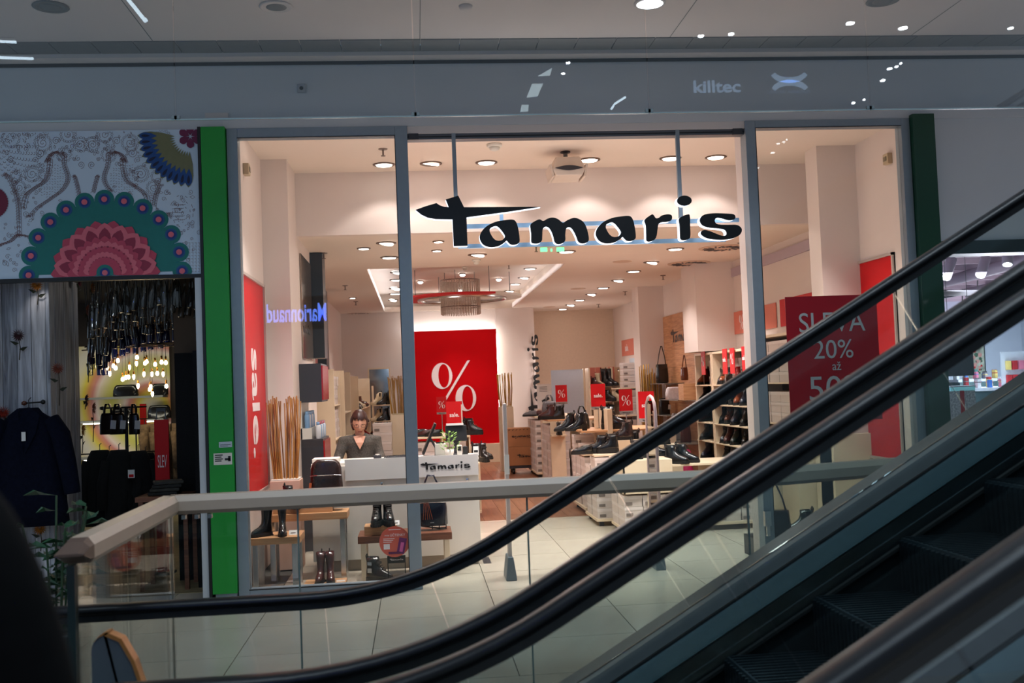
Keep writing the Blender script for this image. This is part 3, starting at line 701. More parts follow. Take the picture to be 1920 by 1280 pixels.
def shoe_parts(style, colour):
    key = (style, colour)
    if key in _S: return _S[key]
    rs, heel = STY[style]; L = LEA[colour]; parts = []
    m = MB(); rr = [foot_ring(*r, heel=heel if i < 99 else 0) for i, r in enumerate(rs)]
    top = rs[-1]
    rr.append(foot_ring(top[0] - .004, top[1] + .005, top[2] - .005, top[3] - .005, heel))
    rr.append(foot_ring(top[0] - .04, top[1] + .01, top[2] - .01, top[3] - .009, heel))
    m.rings(rr); parts.append(('upper', m.mesh('upper', L, True)))
    z0 = rs[0][0]
    m = MB(); sr = []
    for z in (0, z0 * .45, z0 * .5, z0 + .006):
        g = .004 if z > 0 else .001
        ring = foot_ring(z, rs[1][1] - g, rs[1][2] + g, rs[1][3] + g)
        ring = [(x, y, (zz + heel * min(1, max(0, (.10 - x) / .11)) ** 1.3)) for x, y, zz in ring]
        sr.append(ring)
    m.rings(sr)
    if heel: m.rings([[(-.055, -.022, 0), (-.005, -.022, 0), (-.005, .022, 0), (-.055, .022, 0)], [(-.058, -.032, heel + .004), (.01, -.032, heel + .004), (.01, .032, heel + .004), (-.058, .032, heel + .004)]])
    elif style in ('chunky', 'ankle', 'tall'):
        for k in range(7):
            for s in (-1, 1): m.cbox((-.045 + k * .036, s * .040 * (1 - .3 * (k > 5)), z0 * .25), (.016, .014, z0 * .5))
    parts.append(('sole', m.mesh('sole', SOLEL if colour == 'cream' else SOLE)))
    h = top[0] + heel
    if style in ('ankle', 'heeled'):
        for s in (-1, 1):
            m = MB().add([(-.012, s * (top[3] + .0015), h - .01), (.03, s * (top[3] + .0015), h - .01), (.022, s * (top[3] + .001), h - .075), (.0, s * (top[3] + .001), h - .075)], [(0, 1, 2, 3)])
            parts.append(('elastic_gusset', m.mesh('elastic_gusset', ELAS)))
    if style in ('ankle', 'chunky', 'tall', 'heeled'):
        m = MB(); x = top[1]
        m.tube([(x, 0, h - .03), (x - .004, 0, h + .01), (x + .006, 0, h + .024), (x + .012, 0, h + .008), (x + .008, 0, h - .02)], .006, 6)
        parts.append(('pull_tab', m.mesh('pull_tab', ELAS)))
    if style in ('chunky', 'low'):
        m = MB()
        nl = 6 if style == 'chunky' else 3
        for k in range(nl):
            f = k / nl
            if style == 'chunky': x, z = .118 - .058 * min(1, f * 1.6), .118 + .105 * f
            else: x, z = .135 - .012 * k, .068 + .004 * k
            m.cbox((x, 0, z), (.006, .04, .007), ry=.5)
        if style == 'chunky': m.cbox((.062, .0, h - .05), (.02, .06, .02))
        parts.append(('laces', m.mesh('laces', LINING if colour != 'silver' else SOLE)))
    _S[key] = parts
    return parts
SHOE_N = {'ankle': 'ankle_boot', 'chunky': 'lace_boot', 'tall': 'tall_boot', 'low': 'low_shoe', 'heeled': 'heeled_boot'}
SHOE_T = {'ankle': 'ankle boot', 'chunky': 'lace-up boot', 'tall': 'tall boot', 'low': 'low shoe', 'heeled': 'heeled ankle boot'}
def shoe(style, colour, loc, rz, label, group=None, s=1.0, extra=None):
    t = thing(SHOE_N[style], label, 'shoe' if style == 'low' else 'boot', loc, rz, group)
    t.scale = (s, s, s)
    up = None
    for n, me in shoe_parts(style, colour):
        o = link(n, me, up if n in ('pull_tab', 'elastic_gusset', 'laces') else t)
        if n == 'upper': up = o
    if extra == 'buckle':
        MB().box(-.01, .014, -.052, .052, .105, .125).box(-.01, .014, -.050, .050, .165, .18).build('strap', LEA['black'], t)
        MB().box(-.02, .022, -.058, -.052, .095, .135).box(-.02, .022, -.056, -.051, .160, .188).build('buckle', CHROME, t)
    return t
ORD = ['lowest', 'second', 'third', 'fourth', 'fifth', 'sixth', 'seventh', 'eighth', 'ninth']
NTH = ['first', 'second', 'third', 'fourth', 'fifth', 'sixth', 'seventh', 'eighth', 'ninth', 'tenth', 'eleventh', 'twelfth']
# shoebox: body, lid, end label; w along x, d along y
_B = {}
def box_parts(w, d, h):
    k = (round(w, 2), round(d, 2), round(h, 2))
    if k not in _B:
        b = MB().box(-w / 2 + .003, w / 2 - .003, -d / 2 + .003, d / 2 - .003, 0, h - .03).mesh('body', BOXG)
        l = MB().box(-w / 2, w / 2, -d / 2, d / 2, h - .036, h - .002).mesh('lid', mat('shoebox_lid', rgb(218, 206, 200), .65, vary=.03))
        e = MB()
        e.box(-w * .42, -w * .42 + .07, -d / 2 - .0012, -d / 2 + .003, .015, h * .42)
        _B[k] = (b, l, e.mesh('end_print', BOXD))
    return _B[k]
def shoebox(loc, w, d, h, label, group, rz=0):
    t = thing('shoebox', label, 'shoebox', loc, rz, group)
    for n, me in zip(('body', 'lid', 'end_print'), box_parts(w, d, h)): link(n, me, t)
    return t
def box_stack(x, y, z, n, w, d, h, where, skip=()):
    for k in range(n):
        if k in skip: continue
        j = random.uniform(-.006, .006)
        shoebox((x + j, y + j, z + k * h), w, d, h, 'light grey shoebox, %s from the bottom of the %s' % (ORD[k] if k else 'first', where), 'shoeboxes in the ' + where, rz=random.uniform(-.01, .01))
def handbag(kind, loc, rz, label, colour, w=.3, h=.26, d=.12, group=None, handles=True, strap=False, name='handbag', tagm=None, zipper=False):
    t = thing(name, label, 'bag', loc, rz, group)
    L = LEA[colour]
    m = MB(); rs = []
    prof = [(0, .90), (.03, 1.0), (.5, .98), (.85, .86), (1.0, .72)] if kind == 'tote' else [(0, .92), (.05, 1.0), (.6, 1.0), (.85, .92), (.96, .74), (1.0, .55)]
    if kind == 'pack': prof = [(0, .92), (.04, 1.0), (.5, .96), (.82, .90), (.93, .80), (1.0, .55)]
    if kind == 'bucket': prof = [(0, .8), (.05, .98), (.4, 1.0), (.8, .92), (1.0, .90)]
    for f, s in prof:
        ring = []
        for k in range(20):
            a = 2 * PI * k / 20; ca, sa = math.cos(a), math.sin(a)
            ring.append((w / 2 * s * abs(ca) ** .45 * (1 if ca > 0 else -1), d / 2 * (1 if f < .5 else 1 - .5 * (f - .5)) * abs(sa) ** .6 * (1 if sa > 0 else -1), h * f))
        rs.append(ring)
    m.rings(rs).build('bag_body', L, t, True)
    if handles:
        for s in (-1, 1):
            m = MB(); m.tube([(-w * .22, s * d * .2, h * .9), (-w * .20, s * d * .22, h * 1.2), (-w * .10, s * d * .22, h * 1.42), (w * .10, s * d * .22, h * 1.42), (w * .20, s * d * .22, h * 1.2), (w * .22, s * d * .2, h * .9)], .008, 6)
            m.build('handle', L, t, True)
    if strap:
        MB().tube([(-w * .40, 0, h * .8), (-w * .25, -.02, h * 1.5), (-w * .05, -.02, h * 1.95), (w * .02, -.02, h * 1.95), (w * .25, -.01, h * 1.4), (w * .40, 0, h * .8)], .008, 6).build('strap', L, t, True)
    if zipper:
        MB().tube([(-w * .47, -d * .3, h * .66), (-w * .25, -d * .53, h * .675), (w * .25, -d * .53, h * .675), (w * .45, -d * .35, h * .66)], .004, 6).build('zip', CHROME, t)
        MB().box(-w * .06, w * .06, -d * .52, -d * .50, h * .09, h * .11).build('badge', CHROME, t)
    if tagm: MB().cbox((w * (.38 if kind != 'pack' or w < .25 else -.46), -d * .55, h * .45), (.05 if w < .25 or kind != 'pack' else .022, .004, .08 if w < .25 or kind != 'pack' else .06), ry=.1).build('price_tag', tagm, t)
    return t
TAGW = mat('price_tag_white', rgb(235, 232, 228), .5, vary=.02)
def price_card(loc, label):
    t = thing('price_card', label, 'price card', loc)
    MB().add([(-.035, -.01, 0), (.035, -.01, 0), (.035, .025, .0), (-.035, .025, 0), (-.035, .012, .035), (.035, .012, .035)], [(0, 1, 5, 4), (2, 3, 4, 5), (0, 3, 2, 1), (0, 4, 3), (1, 2, 5)]).build('card', TAGW, t)
    MB().box(-.02, .02, -.004, -.001, .012, .018).build('print', BOXD, t)
def acrylic_sign(px0, py0, px1, py1, Y, kind, label, foot_z, film=RED, group='red sale cards on stands'):
    a, b = aY(px0, py0, Y), aY(px1, py1, Y)
    w, h = b.x - a.x, a.z - b.z; cx = (a.x + b.x) / 2
    t = thing('sale_card', label, 'sale sign', (cx, Y, foot_z), 0, group)
    zb = b.z - foot_z; zt = a.z - foot_z
    strip = h * .12
    MB().box(-w / 2, w / 2, -.003, .003, zb + strip, zt).build('red_card', film, t)
    MB().box(-w / 2, w / 2, -.003, .003, zb, zb + strip * .95).build('lower_strip', mat('card_strip_grey', rgb(150, 140, 138), .4, vary=.03), t)
    logo_at((0, -.0045, zb + strip * .45), FR, w * .6, BLACK, t)
    if kind == 'pct': pct_at((0, -.0045, (zb + zt) / 2 + strip * .4), FR, h * .42, PRINTW, t)
    else: sale_at((0, -.0045, (zb + zt) / 2 + strip * .4), FR, w * .6, PRINTW, t)
    MB().tube([(0, .006, 0), (0, .006, zb)], .006, 6).build('stem', CHROME, t)
    MB().lathe([(.06, 0), (.06, .006), (.01, .01)], seg=14).build('foot', CHROME, t)
    return t
STICK = wood('bamboo_stick', rgb(150, 96, 44), rgb(196, 142, 78), axis='Z', rough=.5)
GOLDS = mat('gold_stick', rgb(176, 132, 58), .35, metal=.5, vary=.15)
def stick_bundle(loc, w, h, n, m, label, zb=.05):
    t = thing('stick_bundle', label, 'decoration', loc, 0)
    for k in range(n):
        x = (random.random() - .5) * w; y = (random.random() - .5) * w * .5
        q = (random.random() - .5) * .06; hh = h * random.uniform(.88, 1.0)
        MB().tube([(x * .8, y, 0), (x + q * .3, y, hh * .5), (x + q, y + q * .3, hh)], w * .024, 5).build('stick', m, t)
    return t
# ================================================================== BARRIER in front of the void
tB = thing('glass_barrier', 'glass barrier with a taupe handrail, bent back at its left end', 'railing', (0, 5.48, 0))
pathB = [(-1.25, 3.98), (-1.27, 5.48), (1.95, 5.47), (2.75, 5.70), (6.0, 6.4)]
def rail_sweep(path, z, w, h):
    rs = []
    prof = [(-w / 2, -h * .3), (-w * .36, -h / 2), (w * .36, -h / 2), (w / 2, -h * .3), (w / 2, h * .2), (w * .3, h / 2), (-w * .3, h / 2), (-w / 2, h * .2)]
    for i, p in enumerate(path):
        P = Vector((*p, 0)); a = Vector((*path[max(i - 1, 0)], 0)); b = Vector((*path[min(i + 1, len(path) - 1)], 0))
        d0 = (P - a).normalized() if i else (b - P).normalized(); d1 = (b - P).normalized() if i < len(path) - 1 else d0
        n = Vector((-(d0 + d1).y, (d0 + d1).x, 0)).normalized(); k = 1 / max(.3, n.dot(Vector((-d0.y, d0.x, 0))))
        rs.append([P + n * u * k + Vector((0, 0, z + v)) for u, v in prof])
    return MB().rings(rs)
o = rail_sweep([pathB[0], pathB[1]], 1.05, .105, .095).build('handrail', TAUPE, tB); o.location = -tB.location
o = rail_sweep(pathB[1:], 1.05, .105, .095).build('handrail', TAUPE, tB); o.location = -tB.location
o = MB().rings([[Vector((-1.25 + u, 3.98 - k, 1.05 + v * s)) for u, v in [(-.052, -.03), (-.036, -.047), (.036, -.047), (.052, -.03), (.052, .02), (.03, .047), (-.03, .047), (-.052, .02)]] for k, s in ((0, 1), (.05, .8), (.12, .1))]).build('rail_end', BROWNC, tB)
o.location = -tB.location
jx = [-1.265, -.63, .56, 1.75]
for a, b in zip(jx[:-1], jx[1:]):
    o = MB().box(a + .004, b - .004, 5.472, 5.486, -.25, 1.01).build('glass_panel', G_BAR, tB); o.location = -tB.location
    o = MB().box(b - .004, b + .004, 5.470, 5.488, -.25, 1.01).build('joint', mat('glass_edge', rgb(96, 112, 110), .3), tB); o.location = -tB.location
o = MB().box(1.76, 2.6, 5.47, 5.484, -.25, 1.01).build('glass_panel', G_BAR, tB); o.location = -tB.location
for a, b in ((3.98, 4.66), (4.67, 5.47)):
    o = MB().box(-1.267, -1.253, a, b, -.25, 1.01).build('glass_panel', G_BAR, tB); o.location = -tB.location
o = MB().box(-1.278, -1.262, 5.47, 5.488, -.25, 1.01).build('joint', mat('glass_edge2', rgb(176, 168, 150), .3), tB); o.location = -tB.location
o = MB().box(-1.29, -1.262, 3.955, 3.99, -.28, 1.0).build('post', mat('post_teal', rgb(16, 34, 34), .35, vary=.05), tB); o.location = -tB.location
for k in range(3):
    o = MB().cbox((-1.2 + k * .065, 5.47, .985), (.02, .03, .02)).build('clip', CHROME, tB); o.location = -tB.location

# low metal newel with a gold edge behind the near handrail
tn = thing('barrier_newel', 'low grey metal newel with a curved golden edge below the long handrail', 'post', (-1.04, 3.62, -.28))
def arch(x0, x1, n=8):
    pts = []
    for k in range(n + 1):
        a = PI - PI * .5 * k / n; pts.append((x0 + .05 + .05 * math.cos(a), 1.05 + .05 * math.sin(a)))
    pts += [(x1 - .06, 1.10), (x1 - .01, 1.075), (x1 + .03, 1.0), (x1 + .11, .74), (x1 + .16, .45), (x1 + .19, 0)]
    return pts
pts = [(-.06, 0)] + arch(-.06, .04)
m = MB(); n_ = len(pts)
m.add([(x, -.022, z) for x, z in pts] + [(x, .022, z) for x, z in pts], [tuple(range(n_)), tuple(range(2 * n_ - 1, n_ - 1, -1))])
m.build('metal_body', mat('newel_metal', rgb(96, 102, 108), .35, metal=.6, vary=.06), tn)
m = MB(); m.rings([[(x, -.026, z), (x, .026, z), (x + .009, .026, z + .010), (x + .009, -.026, z + .010)] for x, z in pts[4:]])
m.build('gold_edge', mat('gold_brown_edge', rgb(176, 116, 62), .35, metal=.5, vary=.15), tn)

# ================================================================== ESCALATORS
TN = math.tan(PI / 6)
Z0 = 0.755; FLAT = 0.73
def esc_path(xa=-2.35, xb=6.6, off=0.0):
    """points (x, z, nx, nz) along the handrail line shifted by off along its normal"""
    xk = (FLAT - Z0) / TN; T = .46; R = T / math.tan(PI / 12)
    pts = [(xa + (xk - T - xa) * k / 5, FLAT, 0) for k in range(6)]
    for k in range(1, 11):
        a = PI / 6 * k / 10
        pts.append((xk - T + R * math.sin(a), FLAT + R * (1 - math.cos(a)), a))
    x1, z1, _ = pts[-1]
    for k in range(1, 15):
        x = x1 + (xb - x1) * k / 14; pts.append((x, Z0 + TN * x, PI / 6))
    return [(x - math.sin(a) * off, z + math.cos(a) * off, -math.sin(a), math.cos(a)) for x, z, a in pts]
PATH = esc_path()
def esweep(prof, m=None, path=PATH, closed=True):
    """prof: (y, n) pairs"""
    m = m or MB()
    m.rings([[(x + nx * n, y, z + nz * n) for y, n in prof] for x, z, nx, nz in path], closed, closed, closed)
    return m
def rect(y0, y1, n0, n1): return [(y0, n0), (y1, n0), (y1, n1), (y0, n1)]
def newel(y, w, h, m):
    x0, z0 = PATH[0][0], PATH[0][1]; R = .33; rs = []
    for k in range(9):
        a = PI * k / 8
        rs.append([(x0 - math.sin(a) * (R + v), y + u, z0 - R + math.cos(a) * (R + v)) for u, v in [(-w / 2, -h / 2), (w / 2, -h / 2), (w / 2, h / 2), (-w / 2, h / 2)]])
    m.rings(rs)
def escalator(name, label, yf, yn, hh, deck_split):
    t = thing(name, label, 'escalator', (0, (yf + yn) / 2, -.28))
    def B(m, nm, mm, smooth=False):
        o = m.build(nm, mm, t, smooth); o.location = -t.location; return o
    for y, s, wh in ((yf, 1, 'far'), (yn, -1, 'near')):
        w = .082
        prof = [(y + w / 2 * c, .020 * d) for c, d in ((-1, -.6), (-1, .3), (-.8, .85), (-.4, 1.05), (.4, 1.05), (.8, .85), (1, .3), (1, -.6), (.7, -1), (-.7, -1))]
        m = esweep(prof); newel(y, w, .038, m)
        o = B(m, 'handrail', RUBBER, True)
        B(esweep(rect(y - .028, y + .028, -.046, -.019)), 'handrail_track', BLACK)
        n = len(PATH); cuts = [0, 6, 11, 16, 19, 22, 25, 28, n - 1] if n > 29 else list(range(0, n - 1, 4)) + [n - 1]
        for a, b in zip(cuts[:-1], cuts[1:]):
            seg = list(PATH[a:b + 1])
            if b - a < 1: continue
            x, z, nx, nz = seg[-1]; seg[-1] = (x - nz * .006, z + nx * .006, nx, nz)
            B(esweep(rect(y - .005, y + .005, -.715, -.046), path=seg), 'glass_panel', G_ESC)
        # decking outside the glass, skirt towards the steps
        si = -s                                   # towards the steps
        if wh == 'far':
            B(esweep(rect(y + .012, deck_split[1], -.735, -.718)), 'outer_deck', DECKM)
            B(esweep([(y - .012, -.718), (y - .05, -.722), (y - .058, -.775), (y + .0, -.775)]), 'inner_deck', DECKM)
        else:
            B(esweep(rect(deck_split[0], y - .012, -.735, -.718)), 'outer_deck', DECKM)
            B(esweep([(y + .012, -.718), (y + .05, -.722), (y + .058, -.775), (y + .0, -.775)]), 'inner_deck', DECKM)
        k = si
        B(esweep([(y + k * .058, -.784), (y + k * .085, -.868), (y + k * .07, -.872), (y + k * .02, -.79)]), 'steel_skirt', STEEL)
        B(esweep([(y + k * .090, -.875), (y + k * .094, -.925), (y + k * .08, -.925), (y + k * .07, -.875)]), 'lower_skirt', STEEL)
        B(esweep([(y + k * .096, -.930), (y + k * .10, -1.3), (y + k * .06, -1.3), (y + k * .06, -.78), (y + k * .03, -.78)]), 'skirt_panel', STEELD)
        B(esweep([(y + k * .094, -.968), (y + k * .112, -.972), (y + k * .112, -.985), (y + k * .094, -.985)]), 'brush_strip', mat('brush_black', rgb(9, 10, 11), .7))
    # steps
    y0, y1 = yn + .115, yf - .115
    for k in range(-4, 15):
        x0 = .08 + k * .4
        zz = Z0 + TN * x0 - 1.09
        zz = max(zz, FLAT - 1.0)
        m = MB(); m.box(x0, x0 + .42, y0, y1, zz - .03, zz)
        m.add([(x0, y0, zz - .25), (x0, y1, zz - .25), (x0 - .012, y1, zz - .03), (x0 - .012, y0, zz - .03), (x0, y0, zz), (x0, y1, zz)], [(0, 1, 2, 3), (3, 2, 5, 4)])
        so = B(m, 'step', STEPM)
        m = MB()
        if k > -2:
            for j in range(26):
                yy = y0 + .02 + j * (y1 - y0 - .04) / 25
                m.box(x0 + .01, x0 + .41, yy - .006, yy + .006, zz, zz + .006)
                m.box(x0 - .018, x0 - .004, yy - .006, yy + .006, zz - .22, zz - .01)
            co = m.build('tread_cleats', STEPM, so)
    B(esweep(rect(yn - .02, yf + .02, -1.75, -1.35)), 'truss', mat('truss_dark', rgb(12, 13, 14), .8, vary=.1))
    for y, s in ((yf, 1), (yn, -1)):             # dots: clamps under the handrail
        pass
    return t
escalator('escalator', 'farther escalator rising to the right with black handrails and dark steps', 4.50, 3.24, 0, (3.085, 4.64))
escalator('escalator', 'nearer escalator, parallel to the first, its handrails thick and close', 2.92, 1.58, 0, (1.44, 3.070))

# ================================================================== PERSON at the left edge (dark coat)
def skin_body(name, joints, edges, mats, parent, sub=2, root=0):
    me = bpy.data.meshes.new(name); me.from_pydata([j[0] for j in joints], edges, [])
    o = link(name, me, parent)
    me.materials.append(mats)
    m = o.modifiers.new('skin', 'SKIN'); m.use_smooth_shade = True
    for i, j in enumerate(joints):
        sv = me.skin_vertices[0].data[i] if me.skin_vertices else None
        if sv: sv.radius = (j[1], j[2] if len(j) > 2 else j[1])
    if me.skin_vertices: me.skin_vertices[0].data[root].use_root = True
    s = o.modifiers.new('sub', 'SUBSURF'); s.levels = sub; s.render_levels = sub
    return o
def add_skin(me):
    if not me.skin_vertices:
        bm = bmesh.new(); bm.from_mesh(me); bm.verts.layers.skin.verify(); bm.to_mesh(me); bm.free()
def figure(name, joints, edges, m, parent, sub=2, root=0):
    me = bpy.data.meshes.new(name); me.from_pydata([j[0] for j in joints], edges, [])
    add_skin(me)
    for i, j in enumerate(joints):
        me.skin_vertices[0].data[i].radius = (j[1], j[2] if len(j) > 2 else j[1])
    me.skin_vertices[0].data[root].use_root = True
    me.materials.append(m)
    o = link(name, me, parent)
    k = o.modifiers.new('skin', 'SKIN'); k.use_smooth_shade = True
    s = o.modifiers.new('sub', 'SUBSURF'); s.levels = sub; s.render_levels = sub
    return o
COAT = mat('black_coat_cloth', (.0012, .0012, .0014), .9, spec=.1, vary=.3, scale=30, bump=.2)
SKINM = mat('skin', rgb(206, 150, 124), .5, vary=.05, scale=30)
HAIRD = mat('dark_hair', rgb(24, 16, 14), .5, vary=.3, scale=60, stretch=(1, 1, .1))
def hand(parent, c, d, up, side, m, s=1.0):
    """palm and five separate curled fingers; d = finger direction"""
    d, up = Vector(d).normalized(), Vector(up).normalized(); sd = d.cross(up).normalized() * side
    c = Vector(c)
    J = [(c, .020 * s, .026 * s), (c + d * .045 * s, .016 * s, .034 * s), (c + d * .075 * s, .013 * s, .034 * s)]; E_ = [(0, 1), (1, 2)]
    o = figure('hand', J, E_, m, parent, 1)
    for k, L in enumerate((.07, .078, .072, .056)):
        b = c + d * .07 * s + sd * (.026 - .0175 * k) * s
        p1 = b + (d * .8 - up * .25).normalized() * L * .45 * s; p2 = p1 + (d * .55 - up * .7).normalized() * L * .35 * s; p3 = p2 + (d * .2 - up * .9).normalized() * L * .25 * s
        figure('finger', [(b, .0095 * s), (p1, .0088 * s), (p2, .008 * s), (p3, .0065 * s)], [(0, 1), (1, 2), (2, 3)], m, parent, 1)
    b = c + d * .018 * s + sd * .024 * s
    p1 = b + (d * .7 + sd * .7).normalized() * .035 * s; p2 = p1 + (d * .9 + sd * .25 - up * .3).normalized() * .03 * s
    figure('thumb', [(b, .012 * s), (p1, .0105 * s), (p2, .008 * s)], [(0, 1), (1, 2)], m, parent, 1)
# bystander: stands on the landing, seen from behind, only shoulder and sleeve in the frame
struct(MB().box(-3.0, 2.2, -2.5, 1.38, -.28, 0.0).build('floor_platform', TILE[0]))
P = thing('person', 'person in a black coat cut off by the lower left edge, seen from behind', 'person', (-.655, 1.10, 0))
P.scale = (.93, .93, .93)
Zs = .28
J = [((0, 0, 1.12), .17, .13), ((0, 0, 1.35), .175, .13), ((0, 0, 1.52), .185, .13), ((-.02, 0, 1.66), .15, .11), ((-.03, .0, 1.76), .065, .06), ((-.03, .02, 1.84), .058, .055),
     ((.17, 0, 1.63), .085, .085), ((.235, .0, 1.50), .075, .075), ((.285, .0, 1.30), .066, .066), ((.33, .05, 1.08), .055, .055), ((.345, .09, .99), .042, .042),
     ((-.21, 0, 1.63), .085, .085), ((-.28, .0, 1.35), .066, .066), ((-.31, .05, 1.08), .055, .055), ((-.31, .08, .99), .042, .042),
     ((.10, 0, .90), .13, .13), ((.11, 0, .50), .10, .10), ((.11, 0, .10), .07, .07), ((-.10, 0, .90), .13, .13), ((-.11, 0, .50), .10, .10), ((-.11, 0, .10), .07, .07)]
Eg = [(0, 1), (1, 2), (2, 3), (3, 4), (4, 5), (3, 6), (6, 7), (7, 8), (8, 9), (9, 10), (3, 11), (11, 12), (12, 13), (13, 14), (0, 15), (15, 16), (16, 17), (0, 18), (18, 19), (19, 20)]
figure('body', J, Eg, COAT, P)
figure('head', [((-.03, .03, 1.86), .065, .06), ((-.03, .03, 1.93), .082, .095), ((-.03, .03, 2.0), .075, .085)], [(0, 1), (1, 2)], SKINM, P)
figure('hair', [((-.03, .0, 1.88), .07, .07), ((-.03, .005, 1.96), .098, .10), ((-.03, .01, 2.03), .085, .09)], [(0, 1), (1, 2)], HAIRD, P)
figure('collar', [((-.10, 0, 1.76), .04, .05), ((-.03, -.05, 1.78), .04, .05), ((.05, 0, 1.76), .04, .05)], [(0, 1), (1, 2)], COAT, P)
hand(P, (.35, .10, .97), (.02, .1, -1), (-1, 0, 0), -1, SKINM); hand(P, (-.31, .09, .97), (0, .1, -1), (1, 0, 0), 1, SKINM)
for s in (-1, 1):
    me = [mm for n, mm in shoe_parts('ankle', 'black')]
    for n, mm in shoe_parts('ankle', 'black'):
        o = link('shoe_' + n, mm, P); o.location = (.11 * s, -.02, 0); o.rotation_euler = (0, 0, PI / 2)

# ================================================================== SALESWOMAN behind the counter
cx = aY(672, 790, 10.45).x
P = thing('person', 'woman in a dark tweed cardigan and glasses looking down behind the counter', 'person', (cx, 10.5, 0))
TWEED = mat('tweed_cardigan', rgb(78, 72, 66), .85, vary=.45, scale=90, bump=.4)
TROU = mat('dark_trousers', rgb(26, 26, 32), .8, vary=.1)
J = [((0.03, .04, .82), .15, .12), ((.03, .03, .98), .135, .105), ((.02, -.0, 1.10), .155, .115), ((.01, -.03, 1.19), .10, .08),
     ((.175, -.03, 1.155), .062, .062), ((.215, -.06, .98), .052, .052), ((.17, -.24, .93), .040, .040), ((.12, -.33, .95), .030, .030),
     ((-.155, -.03, 1.155), .062, .062), ((-.215, -.08, .98), .052, .052), ((-.22, -.28, .93), .040, .040), ((-.20, -.36, .95), .030, .030)]
Eg = [(0, 1), (1, 2), (2, 3), (3, 4), (4, 5), (5, 6), (6, 7), (3, 8), (8, 9), (9, 10), (10, 11)]
def blob(name, m, mm, voxel=.011):
    o = m.build(name, mm, P, True); r_ = o.modifiers.new('remesh', 'REMESH'); r_.mode = 'VOXEL'; r_.voxel_size = voxel; r_.use_smooth_shade = True
    s_ = o.modifiers.new('smooth', 'SMOOTH'); s_.factor = .6; s_.iterations = 5
    return o
m = MB()
m.rings([[(.015 + w * math.cos(a) * (1 + .012 * math.sin(a * 6 + z * 30)), .0 - .02 * (z > 1.1) + d * math.sin(a), z) for a in [2 * PI * k / 28 for k in range(28)]]
         for z, w, d in ((.80, .165, .125), (.90, .155, .118), (.98, .145, .112), (1.06, .158, .120), (1.13, .172, .112), (1.175, .155, .092), (1.20, .10, .07), (1.215, .065, .055), (1.225, .058, .05))])
for sh in ([J[4], J[5], J[6], J[7]], [J[8], J[9], J[10], J[11]]):
    s0 = Vector(sh[0][0]); c0 = Vector((.015, -.02, 1.10))
    m.tube([c0, c0.lerp(s0, .75), s0] + [Vector(j[0]) for j in sh[1:]], [.075, .07] + [j[1] for j in sh], 14)
blob('cardigan', m, TWEED)
m = MB()
for x in (.10, -.07): m.tube([(x * .6 + .01, .03, .86), (x, .04, .74), (x, .03, .42), (x, .04, .06)], [.105, .10, .07, .055], 14)
m.rings([[(.015 + w * math.cos(a), .03 + d * math.sin(a), z) for a in [2 * PI * k / 24 for k in range(24)]] for z, w, d in ((.72, .15, .11), (.80, .16, .12), (.88, .15, .11))])
blob('trousers', m, TROU)
for x in (.12, -.06):
    for n, mm in shoe_parts('low', 'black'):
        o = link('shoe_' + n, mm, P); o.location = (x, .03, 0); o.rotation_euler = (0, 0, -PI / 2)
# neck + open neckline
figure('neck', [((.01, -.03, 1.16), .062, .05), ((.01, -.055, 1.225), .052, .05), ((.012, -.085, 1.27), .05, .052)], [(0, 1), (1, 2)], SKINM, P)
m = MB(); m.add([(-.052, -.128, 1.195), (.072, -.128, 1.195), (.05, -.146, 1.13), (.012, -.152, 1.06), (-.026, -.146, 1.13), (.01, -.112, 1.205)], [(0, 4, 3, 2, 1, 5)])
m.build('neckline_skin', SKINM, P)
# head, tilted down towards the camera side
hd = bpy.data.objects.new('head', None)
m = MB(); rs = []
for k in range(13):
    f = k / 12; z = -.115 + .225 * f
    w = .074 * (max(.02, math.sin(PI * min(1, .10 + .86 * f))) ** .55) * (1.02 if f > .45 else .72 + .66 * f)
    d = .092 * (max(.02, math.sin(PI * min(1, .08 + .88 * f))) ** .5) * (1 if f > .4 else .80 + .5 * f)
    if k == 0: w, d = .026, .03
    if k == 12: w, d = .02, .025
    ring = []
    for j in range(24):
        a = 2 * PI * j / 24; x = w * math.cos(a); y = d * math.sin(a) - (0.004 if f < .4 else 0)
        nose = math.exp(-((a - 1.5 * PI) / .17) ** 2) * math.exp(-((z + .028) / .02) ** 2) * .020 + math.exp(-((a - 1.5 * PI) / .13) ** 2) * math.exp(-((z - .0) / .022) ** 2) * .009
        eye = sum(math.exp(-((a - 1.5 * PI - e) / .16) ** 2) for e in (-.42, .42)) * math.exp(-((z - .012) / .013) ** 2) * .008
        lip = math.exp(-((a - 1.5 * PI) / .25) ** 2) * math.exp(-((z + .064) / .009) ** 2) * .005
        ring.append((x, y - nose - lip + eye, z))
    rs.append(ring)
m.rings(rs)
head = m.build('head', SKINM, P, True); head.location = (.012, -.10, 1.335); head.rotation_euler = (math.radians(24), 0, math.radians(6))
sb = head.modifiers.new('sub', 'SUBSURF'); sb.levels = 1; sb.render_levels = 1
m = MB(); rs = []
